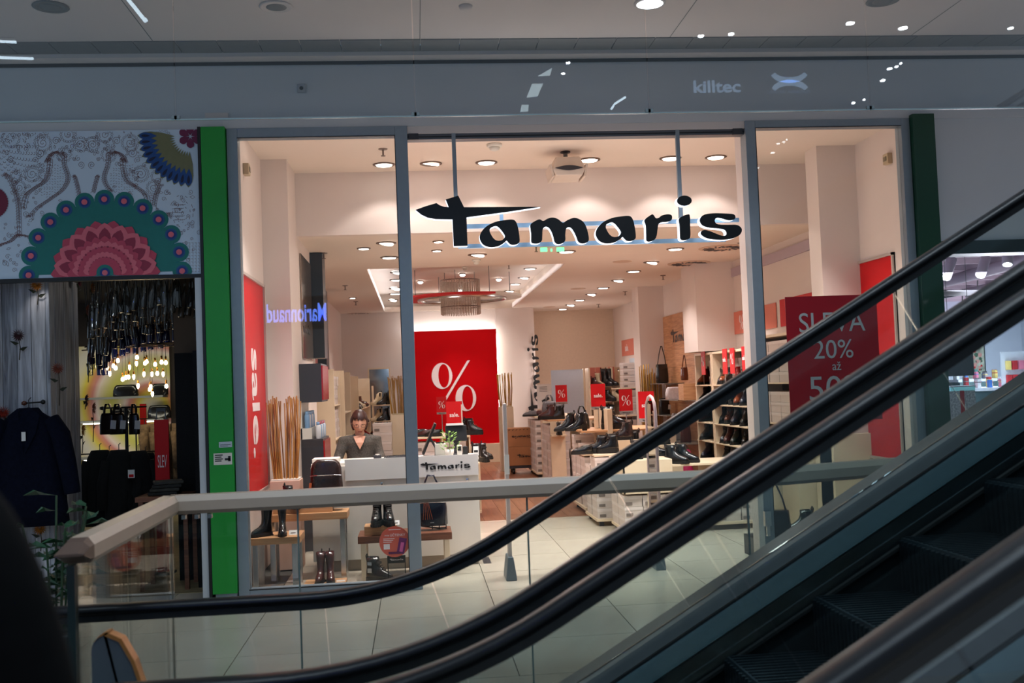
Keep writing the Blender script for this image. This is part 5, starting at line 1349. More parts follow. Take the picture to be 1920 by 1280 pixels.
handbag('tote', px_on(1094, 12.95, 1.0), 0, 'small black handle bag with white script behind the heeled boots', 'black', .19, .20, .1)
q = px_on(1094, 12.9, 1.0)
o = on(text('Love', w=.12), (q.x, 12.885, 1.09), *FR, PRINTW, 'script'); o['label'] = 'white script on the black bag'
o.parent = bpy.data.objects[[x.name for x in bpy.data.objects if x.get('label') == 'small black handle bag with white script behind the heeled boots'][0]]
o.location = -o.parent.location
isl('chunky', 'burgundy', 1036, 15.6, 1.04, PI - .1, 'burgundy lace-up boot at the left of the fourth unit', 1.0)
isl('ankle', 'black', 1053, 15.6, 1.04, PI - .1, 'black ankle boot with price tag right of the burgundy boot', 1.1)
handbag('tote', px_on(1034, 16.95, 1.05), .2, 'grey round handle bag behind the burgundy boot', 'grey', .26, .24, .12)
q = thing('cream_block', 'cream cabinet carrying the grey round handle bag', 'riser', px_on(1034, 16.95, 0)); boxm(.28, .3, 1.05).build('block', SHEL, q, bevel=.003)
isl('low', 'grey', 1002, 17.7, 1.03, PI - .2, 'grey sneaker at the left of the farthest unit', 1.0)
isl('low', 'burgundy', 1017, 17.8, 1.03, PI - .2, 'dark red sneaker behind the grey sneaker', 1.0)
q = thing('side_shelf', 'little cream bracket shelf with one black boot on the fourth unit', 'shelf', px_on(1049, 15.26, 0)); MB().box(-.11, .11, -.08, .08, .80, .825).box(-.11, .11, .06, .08, .0, 1.0).build('board', SHEL, q)
isl('chunky', 'black', 1049, 15.22, .825, -PI / 2, 'black boot seen from the front on the little bracket shelf', .8)
acrylic_sign(1041, 722, 1064, 757, 16.0, 'pct', 'red percent card farthest back on the island row', 1.04)
acrylic_sign(1107, 720, 1136, 767, 12.9, 'sale', 'red sale card just right of the heeled boots', 1.0)
acrylic_sign(1160, 730, 1187, 775, 12.0, 'pct', 'red percent card above the dark brown boot', .785)
acrylic_sign(1196, 734, 1228, 790, 11.2, 'sale', 'red sale card behind the clear security gate', .785)

# ---- left gondolas behind the counter
gondola('display unit with stepped shoes just right of the counter end', .12, .74, 12.62, 13.55, .66)
run_boxes(.58, 12.80, .085, 4, .28, .33, .13, 'near stack behind the counter end')
run_boxes(.58, 13.18, .085, 4, .28, .33, .13, 'far stack behind the counter end')
run_boxes(.28, 12.80, .085, 4, .28, .33, .13, 'hidden side stack behind the counter end')
gondola('display unit with black shoes on top behind the till screen', -.05, .70, 13.95, 15.0, .93, name='shoe_gondola')
run_boxes(.10, 14.15, .085, 6, .28, .33, .13, 'left stack behind the counter plant')
run_boxes(.50, 14.15, .085, 6, .28, .33, .13, 'right stack behind the counter plant')
for i, (st, col_, px, Y, z, rz, s, lab) in enumerate([
    ('chunky', 'black', 905, 12.8, .66, -PI / 2 + .2, 1.0, 'black boot facing forward on the step beyond the counter end'),
    ('ankle', 'black', 893, 13.2, .66, -.4, 1.1, 'black ankle boot behind the forward facing boot at the counter end'),
    ('chunky', 'black', 880, 14.1, .93, -.3, 1.0, 'black lace-up boot right of the till screen'),
    ('ankle', 'black', 868, 14.3, .93, -.3, 1.1, 'black ankle boot just behind the till screen'),
    ('low', 'black', 822, 14.1, .93, PI, 1.0, 'black low shoe behind the receipt printer'),
    ('low', 'burgundy', 806, 14.2, .93, PI, 1.0, 'dark red low shoe behind the tilted monitor'),
    ('low', 'black', 791, 14.4, .93, PI, 1.0, 'black low shoe left of the tilted monitor')]):
    shoe(st, col_, px_on(px, Y, z, 840), rz, lab, 'shoes behind the counter', s)
acrylic_sign(818, 744, 838, 776, 15.0, 'pct', 'small red percent card in front of the banner', .93)
acrylic_sign(836, 753, 868, 807, 14.0, 'sale', 'small red sale card in front of the banner above the till screen', .93)
q = thing('display_post', 'thin white display post right of the small sale card', 'post', px_on(869, 13.9, .93)); MB().tube([(0, 0, 0), (0, 0, .42)], .008, 8).build('rod', WHITE, q); MB().lathe([(.04, 0), (.035, .01)], seg=12).build('foot', CHROME, q)

# ================================================================== SECURITY GATES
def gate(c, lab, acr):
    q = thing('security_gate', lab, 'security gate', c)
    M_ = CHROME if not acr else mat('gate_grey', rgb(120, 130, 138), .4, metal=.3)
    m = MB(); m.rings([[(-.045, -.14, 0), (.045, -.14, 0), (.045, .14, 0), (-.045, .14, 0)], [(-.042, -.135, .04), (.042, -.135, .04), (.042, .135, .04), (-.042, .135, .04)], [(-.022, -.12, .19), (.022, -.12, .19), (.022, .12, .19), (-.022, .12, .19)]])
    m.build('foot', mat('gate_foot', rgb(98, 108, 116), .4, vary=.05), q, bevel=.008)
    if acr:
        pts = [(0, -.13, .2), (0, -.13, 1.32), (0, -.11, 1.39), (0, -.06, 1.435), (0, .0, 1.45), (0, .06, 1.435), (0, .11, 1.39), (0, .13, 1.32), (0, .13, .2)]
        Rz = Matrix.Rotation(math.radians(4), 3, 'Z')
        MB().tube([Rz @ Vector(p) for p in pts], .014, 8).build('arch', mat('gate_arch', rgb(196, 170, 168), .2, vary=.05), q, True)
        m = MB(); m.add([Rz @ Vector((s * .004, y, z)) for s in (-1, 1) for y, z in ((-.11, .26), (.11, .26), (.11, 1.33), (.06, 1.41), (-.06, 1.41), (-.11, 1.33))], [(0, 1, 2, 3, 4, 5), (11, 10, 9, 8, 7, 6), (0, 6, 7, 1), (1, 7, 8, 2), (5, 11, 6, 0)]); m.build('acrylic_panel', ACRYL, q)
        for z in (.62, .72, .84): MB().tube([Rz @ Vector((0, -.12, z)), Rz @ Vector((0, .12, z))], .005, 6).build('rung', M_, q)
    else:
        MB().box(-.008, .008, -.06, .10, .18, 1.42).build('frame', mat('gate_edge', rgb(176, 164, 158), .45), q, bevel=.006)
        MB().box(-.016, .016, -.08, -.06, .18, 1.44).build('front_edge', mat('gate_edge2', rgb(200, 184, 176), .45), q, bevel=.006)
        MB().box(-.020, .020, -.09, -.08, .86, 1.02).build('sensor', WHITE, q)
gate((.72, 8.62, 0), 'slim security gate seen edge-on at the left of the doorway', False)
gate((1.98, 8.72, 0), 'clear arched security gate at the right of the doorway', True)

# ================================================================== RIGHT WALL RACKS
BACKP = mat('rack_back_dark', rgb(96, 80, 70), .7, vary=.1)
def wall_rack(lab, y0, y1, zs, h, x0=4.08, back=BACKP):
    q = thing('wall_rack', lab, 'rack', ((x0 + 4.5) / 2, (y0 + y1) / 2, 0))
    w, d = (4.5 - x0) / 2, (y1 - y0) / 2
    for s in (-1, 1): MB().box(-w, w, s * d - .02, s * d + .02, 0, h).build('side_panel', SHEL, q, bevel=.002)
    MB().box(w - .02, w, -d, d, 0, h).build('back_panel', back, q); MB().box(-w, w, -d, d, h - .03, h).build('top_panel', SHEL, q)
    for z in zs: MB().box(-w - .02, w - .02, -d + .02, d - .02, z - .018, z).build('shelf_board', SHEL, q, bevel=.002)
    MB().box(-w, w, -d, d, 0, .08).build('plinth', SHEL, q)
    return q
zsB = [.42, .69, .95, 1.21, 1.48]
wall_rack('right wall rack crowded with boots, nearer of the two boot racks', 12.55, 14.05, zsB, 1.93)
wall_rack('narrow right wall rack with few boots, farther of the two boot racks', 14.12, 14.93, zsB, 1.93)
rowsB = [(1.48, [(1356, 'black'), (1364, 'cognac'), (1375, 'black'), (1391, 'red'), (1402, 'navy')]), (1.21, [(1349, 'navy'), (1359, 'navy'), (1368, 'brown'), (1380, 'dark green'), (1391, 'cognac'), (1403, 'navy')]),
         (.95, [(1351, 'black'), (1361, 'navy'), (1370, 'brown'), (1384, 'navy'), (1402, 'black')]), (.69, [(1353, 'navy'), (1363, 'black'), (1369, 'burgundy'), (1382, 'dark green'), (1401, 'black')]), (.42, [(1352, 'dark green'), (1374, 'black'), (1392, 'dark brown'), (1404, 'black')])]
rn = ['top', 'second', 'third', 'fourth', 'fifth']
for r, (z, L) in enumerate(rowsB):
    for i, (px, c_) in enumerate(L):
        p = aX(px, 780, 4.22); st = ['ankle', 'chunky', 'ankle', 'ankle', 'chunky', 'ankle'][(i + r) % 6]
        shoe(st, c_, (4.22, min(13.95, max(12.66, p.y)), z), PI + .95, '%s boot, %s from the left on the %s shelf of the crowded right rack' % (c_, NTH[i], rn[r]), 'boots on the crowded right rack', {'ankle': 1.25, 'chunky': 1.05}[st])
rowsA = [(1.48, [(1309, 'cognac'), (1320, 'black')]), (1.21, [(1303, 'black'), (1315, 'black')]), (.95, [(1312, 'burgundy'), (1325, 'navy')]), (.69, [(1321, 'black')]), (.42, [(1325, 'navy')])]
for r, (z, L) in enumerate(rowsA):
    for i, (px, c_) in enumerate(L):
        p = aX(px, 780, 4.2)
        shoe('ankle', c_, (4.22, min(14.85, max(14.25, p.y)), z), PI + .8, '%s boot, %s on the %s shelf of the narrow right rack' % (c_, ['left', 'right'][i] if len(L) > 1 else 'alone', rn[r]), 'boots on the narrow right rack', 1.25)
# red shelf-edge banners on top of the racks, boxes behind
for i, (px, py0, py1, k) in enumerate([(1323, 664, 705, 'p'), (1364, 660, 704, 's'), (1378, 658, 702, 'p'), (1401, 655, 696, 's')]):
    a = aX(px, py0, 4.1); b = aX(px, py1, 4.1)
    q = thing('shelf_banner', 'small upright red banner on the boot racks, %s from the left' % NTH[i], 'banner', (4.06, a.y, 1.48), .0, 'red rack banners')
    w_ = .19; z0_ = b.z - 1.48; z1_ = a.z - 1.48
    MB().box(-.004, .004, -w_ / 2, w_ / 2, .14, .47).build('card', RED, q)
    if k == 'p': pct_at((-.006, 0, .33), RW, .14, PRINTW, q)
    else: sale_at((-.006, 0, .33), RW, .14, PRINTW, q)
    MB().tube([(0, 0, 0), (0, 0, .15)], .005, 5).build('stem', CHROME, q)
for i in range(4):
    box_stack(4.34, 12.78 + i * .34, 1.48, 3, .26, .32, .115, '%s rack-top pile' % NTH[i])
box_stack(4.34, 14.5, 1.48, 3, .26, .32, .115, 'narrow rack-top pile')
wall_rack('right wall rack packed only with grey shoeboxes behind the window post', 11.05, 12.45, [.12, .58, 1.04, 1.50], 2.05)
for s_, z in enumerate([.12, .58, 1.04, 1.50]):
    for i in range(4):
        box_stack(4.23, 11.24 + i * .335, z, 3 if s_ < 3 else 4, .3, .32, .118, '%s column, right box rack, %s shelf' % (NTH[i], ORD[s_]))
# red strip banners on the right wall
def strip(y0, y1, z0, z1, marks, lab, m):
    q = thing('wall_banner', lab, 'banner', (4.495, (y0 + y1) / 2, z0), 0)
    d = (y1 - y0) / 2
    MB().box(-.012, 0, -d, d, 0, z1 - z0).build('strip', m, q)
    for k, yy in marks:
        if k == 'p': pct_at((-.0135, yy, (z1 - z0) / 2), RW, .20, PRINTW, q)
        else: sale_at((-.0135, yy, (z1 - z0) / 2), RW, .34, PRINTW, q)
strip(12.55, 14.6, 2.17, 2.48, [('p', .35)], 'pale red strip banner with percent sign high on the right wall by the pier', PINK)
strip(11.0, 12.4, 2.17, 2.50, [('p', -.1)], 'bright red strip banner with percent sign high on the right wall near the window', RED)
strip(19.2, 22.3, 2.10, 2.44, [('s', 1.0), ('p', 0), ('s', -1.0)], 'pale red strip banner far back on the right wall', PINK)
# ---- wood panel with bags
PY0, PY1 = 15.04, 17.77
q = thing('wood_wall_panel', 'light wood wall panel with a dark word mark above the hanging bags', 'wall panel', (4.35, (PY0 + PY1) / 2, 0))
wp = wood('pale_walnut_board', rgb(170, 116, 78), rgb(206, 150, 108), axis='Y')
for k in range(9):
    MB().box(-.03, 0, -(PY1 - PY0) / 2, (PY1 - PY0) / 2, k * .295, k * .295 + .292).build('board', wp, q)
pa, pb = aX(1258, 630, 4.31), aX(1289, 630, 4.31)
logo_at((-.034, pa.y - .68 - (PY0 + PY1) / 2, aX(1270, 628, 4.31).z), RW, 1.45, mat('dark_wood_mark', rgb(44, 36, 32), .5), q)
SHG = mat('shelf_glass_dark', rgb(120, 110, 100), .2, vary=.05)
for y0, y1, z, lb in ((16.5, 17.7, 1.51, 'highest and farthest one'), (15.7, 16.75, 1.25, 'one under the white flap bag'), (16.4, 17.7, .99, 'one under the tagged black bag'), (15.3, 17.0, .60, 'lowest one')):
    q = thing('glass_shelf', 'thin shelf on the wood panel, the ' + lb, 'shelf', (4.15, (y0 + y1) / 2, z)); MB().box(-.16, .17, -(y1 - y0) / 2, (y1 - y0) / 2, -.012, 0).build('board', SHG, q); MB().box(.14, .17, -(y1 - y0) / 2, (y1 - y0) / 2, -.03, -.012).build('bracket', CHROME, q)
def bw2(px, X, z, kind, col_, w_, h_, lab, rz=.25, **k): p = aX(px, 740, X); return handbag(kind, (X, p.y, z), rz, lab, col_, w_, h_, .1, group='bags on the wood panel', **k)
bw2(1243, 4.12, 1.51, 'bucket', 'black', .22, .32, 'tall black bag with a raised strap at the top of the wood panel', handles=False, strap=True)
bw2(1285, 4.14, 1.55, 'bucket', 'brown', .10, .20, 'small brown bag hanging by long straps at the top right of the wood panel', handles=False, strap=True)
bw2(1264, 4.10, 1.25, 'tote', 'white', .30, .20, 'white flap bag in the middle of the wood panel', handles=False)
bw2(1244, 4.12, .99, 'pack', 'black', .20, .27, 'black bag with white tag just below the white flap bag', handles=False, tagm=TAGW)
bw2(1263, 4.10, .60, 'bucket', 'silver', .18, .30, 'crinkled silver bag low on the wood panel')
bw2(1282, 4.10, .60, 'tote', 'burgundy', .17, .28, 'dark purple bag beside the crinkled silver one')
q = thing('oak_riser', 'oak block on the wood panel right of the white flap bag', 'riser', (4.1, 15.5, 1.25)); boxm(.2, .3, .25).build('block', OAK, q)
q = thing('rucksack', 'bright pink soft bag low beside the wood panel', 'bag', (4.0, 15.3, .06)); m = MB(); m.rings([foot_ring(z, -a, a, a * .8, n=14, toe=0) for z, a in ((0, .06), (.02, .09), (.12, .10), (.22, .06), (.26, .04), (.36, .07), (.44, .05), (.46, .02))]); m.build('bag_body', mat('pink_leather', rgb(190, 36, 96), .4, vary=.15), q, True)
MB().tube([(-.02, 0, .44), (0, 0, .52), (.02, 0, .44)], .006, 5).build('loop', ELAS, q)
stick_bundle((4.02, 17.60, 0), .34, 1.85, 30, GOLDS, 'bundle of tall golden reeds between the pier and the bags')
stick_bundle((4.25, 15.2, .9), .16, 1.0, 12, GOLDS, 'few golden reeds at the near edge of the wood panel')
q = thing('counter_shelf', 'narrow oak ledge in front of the wood panel below the bags', 'shelf', (3.9, 16.6, 0)); MB().box(-.08, .08, -.8, .8, .78, .81).box(-.07, .07, -.8, -.77, .0, .78).box(-.07, .07, .77, .8, 0, .78).build('board', SHEL, q)
# ---- back right rack with tall boots
q = thing('back_rack', 'far rack with tall boots in front of the right back corner', 'rack', (3.9, 20.6, 0))
xa, xb = aY(1107, 750, 20.4).x, aY(1192, 750, 20.4).x; q.location = ((xa + xb) / 2, 20.6, 0); w = (xb - xa) / 2
zsR = [.35, .78, 1.18, 1.48]
for z in zsR: MB().box(-w, w, -.2, .2, z - .02, z).build('shelf_board', SHEL, q)
for s in (-1, 0, 1): MB().box(s * w - .015, s * w + .015, -.2, .2, 0, 1.85).build('upright', SHEL, q)
MB().box(-w, w, .18, .2, 0, 1.85).build('back_panel', mat('rack_back_light', rgb(214, 188, 160), .6, vary=.05), q)
for i, (px, z, st, c_, s) in enumerate([(1114, 1.48, 'ankle', 'burgundy', 1.0), (1122, 1.48, 'tall', 'cream', .8), (1134, 1.48, 'tall', 'black', 1.05), (1143, 1.48, 'tall', 'black', 1.05), (1166, 1.48, 'tall', 'cream', .95), (1174, 1.48, 'tall', 'cream', .85),
                                  (1138, 1.18, 'chunky', 'black', 1.0), (1151, 1.18, 'chunky', 'cream', 1.05), (1172, 1.18, 'chunky', 'cream', .9), (1139, .78, 'tall', 'black', 1.0), (1146, .78, 'tall', 'black', 1.0), (1166, .78, 'chunky', 'brown', 1.0)]):
    shoe(st, c_, px_on(px, 20.45, z, 740), -PI / 2 + .9, '%s boot, %s from the left on the %s shelf of the far rack' % (c_, NTH[[0, 1, 2, 3, 4, 5, 0, 1, 2, 0, 1, 2][i]], 'top' if i < 6 else 'middle' if i < 9 else 'lower'), 'boots on the far rack', s)
for i, (px, k) in enumerate([(1112, 'r'), (1124, 'r'), (1148, 'r'), (1172, 'r')]):
    c = px_on(px, 20.55, 1.48, 740); q = thing('shelf_banner', 'narrow pale red banner behind the far rack boots, %s from the left' % NTH[i], 'banner', c, 0, 'far rack banners'); MB().box(-.06, .06, -.004, .004, .05, .38).build('card', PINK, q); MB().box(-.06, .06, -.008, .008, 0, .05).build('foot', WHITE, q)
q = thing('far_box_rack', 'rack of grey shoeboxes between far rack and pier', 'rack', px_on(1196, 19.6, 0)); MB().box(-.02, .02, -.2, .3, 0, 2.0).build('side_panel', mat('pale_blue_edge', rgb(170, 186, 200), .4), q); MB().box(-.4, -.02, -.2, .3, .9, .92).box(-.4, -.02, -.2, .3, 1.42, 1.44).build('shelf_board', SHEL, q)
c = px_on(1186, 19.5, 0)
box_stack(c.x, 19.6, 1.44, 4, .26, .32, .12, 'upper shelf beside the pier'); box_stack(c.x, 19.6, .92, 4, .26, .32, .12, 'middle shelf beside the pier'); box_stack(c.x, 19.6, .0, 7, .26, .32, .12, 'floor pile beside the pier')

# ================================================================== LEFT WALL behind the counter
def lw_panel(nm, lab, px0, px1, py0, py1, X, m, cat_='wall panel', th=.03):
    a, b = aX(px0, py0, X), aX(px1, py1, X)
    return a, b
q = thing('dark_wall_panel', 'tall anthracite panel on the left pier beyond the mirror', 'wall panel', (-1.17, 12.2, 1.98))
MB().box(-.01, .14, -.1, .28, 0, 1.21).build('panel', ANTH, q); MB().box(-.012, .142, -.102, -.098, 0, 1.21).build('edge', BLACK, q)
q = thing('wall_mirror', 'bronze tinted mirror panel on the left pier with a dark word mark', 'mirror', (-1.165, 11.55, 1.95))
MB().box(0, .01, -.55, .5, 0, 1.1).build('sheet', mat('bronze_mirror', rgb(176, 158, 142), .12, metal=.75, vary=.04), q)
pa = aX(575, 615, -1.15); logo_at((.012, pa.y - 11.55, pa.z - 1.95), LW, .75, BLACK, q)
q = thing('dark_wall_panel', 'small far anthracite panel on the left wall', 'wall panel', (-1.5, 16.6, 1.6)); MB().box(-.01, .12, -.1, .4, 0, 1.6).build('panel', ANTH, q); MB().box(-.012, .122, -.102, -.098, 0, 1.6).build('edge', BLACK, q)
q = thing('wall_banner', 'dark red striped banner on the left wall between the anthracite panels', 'banner', (-1.5, 15.0, 2.0)); MB().box(0, .012, -.9, 1.2, 0, .45).build('strip', mat('dim_pink', rgb(170, 90, 84), .6, vary=.05), q); MB().box(.012, .015, -.7, -.55, 0.02, .43).box(.012, .015, .1, .3, 0.02, .43).build('letters', PRINTW, q)
# red/black back counter cabinet
q = thing('back_cabinet', 'black cabinet with glossy red doors on the left wall behind the counter', 'cabinet', (-1.17, 11.0, 0))
xo = 0
def lc_box(px0, px1, py0, py1, X, d, nm, mm):
    a = aX(px0, py0, X); 
for z0_, z1_ in ((0, 1.12), (1.49, 1.88)):
    MB().box(0, .22, -.35, .35, z0_, z1_).build('carcass', ANTH, q, bevel=.003)
    MB().box(.22, .235, -.34, .34, z0_ + .02, z1_ - .02).build('door', mat('glossy_red', rgb(170, 20, 28), .15, vary=.03), q)
MB().box(0, .11, -.35, .35, 1.12, 1.23).box(0, .015, -.35, .35, 1.12, 1.49).build('shelf_board', WHITE, q)
SPB = [mat('spray_blue', rgb(130, 170, 210), .35, vary=.1), mat('spray_white', rgb(225, 228, 232), .35, vary=.05), mat('spray_red_cap', rgb(190, 50, 44), .4)]
for r, z in enumerate((1.12, 1.23)):
    for k in range(11):
        q2 = thing('spray_can', '%s spray can, %s from the doorway on the %s shelf of the red cabinet' % (['white', 'blue'][(k // 2 + r) % 2], NTH[k], ['lower', 'upper'][r]), 'spray can', (-1.17 + (.17 if r == 0 else .06), 10.69 + k * .062, z), 0, 'spray cans on the red cabinet')
        MB().lathe([(.022, 0), (.024, .004), (.024, .125), (.016, .14)], seg=10).build('can', SPB[(k // 2 + r + 1) % 2], q2, True)
        MB().lathe([(.016, .14), (.017, .142), (.017, .168), (.004, .17)], seg=10).build('cap', SPB[2] if r == 0 and k % 3 else SPB[0], q2, True)
# racks along the left wall
def lrack(lab, y0, y1, h, zs, x1=-1.0):
    q = thing('wall_rack', lab, 'rack', (-1.27, (y0 + y1) / 2, 0)); d = (y1 - y0) / 2; w = x1 + 1.27
    for s in (-1, 1): MB().box(-.25, w, s * d - .018, s * d + .018, 0, h).build('side_panel', SHEL, q)
    for z in zs: MB().box(-.25, w, -d, d, z - .015, z).build('shelf_board', SHEL, q)
    MB().box(-.25, -.24, -d, d, 0, h).build('back_panel', BACKP, q)
lrack('left wall rack of light grey shoeboxes behind the saleswoman', 12.9, 13.9, 1.86, [.1, .55, 1.0, 1.42])
for s_, z in enumerate([.1, .55, 1.0, 1.42]):
    for i in range(3): box_stack(-1.15, 13.08 + i * .32, z, 3, .26, .3, .12, '%s column, left box rack, %s shelf' % (NTH[i], ORD[s_]))
lrack('left wall rack with dark bags just behind the woman', 14.0, 15.3, 1.86, [.1, .55, .95, 1.30], -.95)
for i, (y, z, c_, k) in enumerate([(14.25, 1.30, 'navy', 'tote'), (14.6, 1.30, 'black', 'bucket'), (15.0, 1.30, 'navy', 'tote'), (14.3, .95, 'black', 'tote'), (14.8, .95, 'black', 'bucket'), (14.4, .55, 'black', 'tote'), (14.9, .55, 'navy', 'tote')]):
    handbag(k, (-1.08, y, z), PI / 2, '%s bag, %s from the doorway on the %s shelf of the left bag rack' % (c_, NTH[[0, 1, 2, 0, 1, 0, 1][i]], ['top', 'top', 'top', 'middle', 'middle', 'lower', 'lower'][i]), c_, .28, .26, .12, group='bags on the left rack', handles=(z < 1.2))
lrack('left wall rack with pale shoes beyond the bag rack', 15.6, 19.4, 1.80, [.1, .45, .75, 1.02, 1.30], -.85)
cols_ = ['cream', 'black', 'silver', 'brown', 'cream', 'grey', 'black', 'red', 'cream', 'navy']
for r, z in enumerate([.75, 1.02, 1.30]):
    for i in range(10):
        shoe('low' if (i + r) % 3 else 'ankle', cols_[(i * 3 + r) % 10], (-1.0, 15.8 + i * .36, z), .2 - .9, '%s shoe, %s from the doorway on the %s shelf of the long left rack' % (cols_[(i * 3 + r) % 10], NTH[i], ['lower', 'middle', 'top'][r]), 'shoes on the long left rack', 1.0)
c = px_on(719, 14.6, 0)
box_stack(c.x, 14.6, 0, 9, .26, .34, .125, 'brownish pile right of the woman')
q = thing('wall_mirror', 'tall mirror at the back left above the brownish box pile', 'mirror', px_on(716, 21.5, 0)); MB().box(-.2, .2, 0, .03, .4, 2.0).build('sheet', mat('silver_mirror', rgb(150, 165, 180), .08, metal=.9, vary=.05), q); MB().box(-.23, .23, .0, .05, 2.0, 2.03).box(-.23, -.2, -.01, .05, 0, 2.0).box(.2, .23, -.01, .05, 0, 2.0).build('frame', CREAM, q)
q = thing('back_rack', 'short rack with pale shoes left of the gold stick pedestal', 'rack', px_on(722, 16.5, 0))
for z in (.9, 1.1, 1.35): MB().box(-.16, .16, -.15, .15, z - .015, z).build('shelf_board', SHEL, q)
for s in (-1, 1): MB().box(s * .16 - .01, s * .16 + .01, -.15, .15, 0, 1.65).build('upright', SHEL, q)
for i, (px, z, c_) in enumerate([(715, .9, 'brown'), (727, .9, 'cream'), (715, 1.1, 'cream'), (727, 1.1, 'black'), (715, 1.35, 'cream'), (728, 1.35, 'black')]):
    shoe('heeled', c_, px_on(px, 16.45, z), PI + .6, '%s heeled shoe, %s on the %s shelf left of the gold stick pedestal' % (c_, ['left', 'right'][i % 2], ['lowest', 'middle', 'top'][i // 2]), 'shoes on the short rack', .9)
# ================================================================== LEFT NEIGHBOUR SHOP
# ---- printed header panel
p0, p1 = aY(0, 246, 8.30), aY(380, 512, 8.30)
HX0, HX1 = -3.45, p1.x; HZ0, HZ1 = p1.z, 3.705
q = thing('printed_header', 'printed header panel with teal and pink flower over the dark shop entrance', 'panel', ((HX0 + HX1) / 2, 8.34, HZ0))
cx0, H_ = (HX0 + HX1) / 2, HZ1 - HZ0
MB().box(HX0 - cx0, HX1 - cx0, 0, .05, 0, H_).build('sheet', mat('header_pale_blue', rgb(205, 222, 240), .5, vary=.03, scale=2), q)
MB().box(HX0 - cx0, HX1 - cx0, -.012, .05, -.03, 0).box(HX1 - cx0, HX1 - cx0 + .012, -.012, .05, -.03, H_).build('frame', BLACK, q)
def hp_(px, py):
    p = aY(px, py, 8.34); return (p.x - cx0, p.z - HZ0)
S_ = 8.34 / F_PX                        # metres per photograph pixel on this plane
def clipx(x): return max(HX0 - cx0 + .004, min(HX1 - cx0 - .004, x))
_ly = [0]
def layer(polys, y, m, nm):
    _ly[0] = (_ly[0] + 1) % 9; y -= _ly[0] * .00011
    polys = [[(clipx(a), max(.002, min(H_ - .002, b))) for a, b in pl] for pl in polys]
    return on(flat(polys, .0001), (0, y, 0), *FR, m, nm, q)
def C_(n, c): return mat('print_' + n, rgb(*c), .5, vary=.04)
TEAL, ROSE, ROSEL, NAVYP, DROSE = C_('teal', (14, 118, 112)), C_('rose', (196, 66, 92)), C_('rose_light', (226, 108, 124)), C_('navy', (20, 52, 128)), C_('deep_rose', (150, 36, 66))
fc = hp_(199, 512); R0 = 133 * S_
disc = [(fc[0] + R0 * math.cos(a), fc[1] + R0 * math.sin(a)) for a in [PI * k / 40 for k in range(41)]]
layer([disc], -.002, TEAL, 'teal_half_disc')
cen = []
for k in range(13):
    a = PI * (k + .0) / 12 + .0; cen.append((fc[0] + R0 * 1.02 * math.cos(a), fc[1] + max(.0, R0 * 1.02 * math.sin(a))))
for i, c in enumerate(cen):
    for r, mm, y, nm in ((17.5, TEAL, -.0025, 'teal_scallop'), (11, C_('blue', (22, 84, 140)), -.0045, 'blue_ring'), (8.2, NAVYP, -.006, 'navy_ring'), (5.2, ROSEL, -.0075, 'pink_dot')):
        layer([[(a, max(b, .003)) for a, b in ell(c[0], c[1], r * S_, r * S_, 22)]], y, mm, nm)
def petal(c, a, r0, r1, w):
    ca, sa = math.cos(a), math.sin(a); out = []
    for t, u in ((r0, 0), (r0 + (r1 - r0) * .35, w * .8), (r0 + (r1 - r0) * .66, w), (r0 + (r1 - r0) * .84, w * .82), (r0 + (r1 - r0) * .94, w * .42), (r1, 0), (r0 + (r1 - r0) * .94, -w * .42), (r0 + (r1 - r0) * .84, -w * .82), (r0 + (r1 - r0) * .66, -w), (r0 + (r1 - r0) * .35, -w * .8)):
        out.append((c[0] + t * ca - u * sa, max(.003, c[1] + t * sa + u * ca)))
    return out
y = -.009
for ring, (r1, n, w, off) in enumerate([(97, 9, 19, 0), (92, 9, 19, .5), (68, 12, 12, 0), (59, 14, 10, .5), (49, 14, 8.5, 0), (39, 14, 7, .5), (29, 12, 6, 0)]):
    for k in range(n + 1):
        a = PI * (k + off) / n
        if a > PI + .01: continue
        layer([petal(fc, a, 12 * S_, r1 * S_, w * S_)], y, ROSE if ring % 2 == 0 else ROSEL, 'petal')
        layer([petal(fc, a, 12 * S_, (r1 - 9) * S_, w * .62 * S_)], y - .0011, DROSE if ring % 2 else ROSE, 'petal_core')
    y -= .0032
for r, mm in ((15, TEAL), (9, NAVYP), (5, ROSEL)):
    layer([[(a, max(b, .003)) for a, b in ell(fc[0], fc[1], r * S_, r * S_, 20)]], y, mm, 'centre_ring'); y -= .001
# feather rosette, upper right
rc = hp_(357, 256); y = -.003
FE = [C_('feather_olive', (120, 120, 84)), C_('feather_blue', (20, 72, 140)), C_('feather_eye', (12, 20, 60)), C_('feather_plum', (96, 40, 96))]
for k in range(13):
    a = PI * .97 + k * .118 * 1.08
    if k % 1 == 0:
        layer([petal(rc, a + .06, 35 * S_, 80 * S_, 6 * S_)], y, FE[3], 'plum_feather')
for k in range(12):
    a = PI * .99 + k * .14
    for w_, r0, r1, mm, dy in ((8, 28, 95, FE[0], .0012), (6.5, 60, 92, FE[1], .0028), (2.6, 72, 88, FE[2], .0044)):
        pl = [(clipx(aa), min(bb, H_ - .003)) for aa, bb in petal(rc, a, r0 * S_, r1 * S_, w_ * S_)]
        layer([pl], y - dy, mm, 'feather')
for k in range(6):
    a = k * PI / 3 + PI / 6
    layer([[(clipx(aa), min(bb, H_ - .003)) for aa, bb in petal(rc, a, 2 * S_, 22 * S_, 7 * S_)]], -.006, C_('plum', (110, 24, 72)), 'petal')
lc_ = hp_(-16, 380)
for k in range(20):
    a = -1.5 + 3.0 * k / 19
    pl = petal(lc_, a, 8 * S_, 30 * S_, 5 * S_); layer([pl], -.004, C_('maroon', (120, 24, 60)), 'petal')
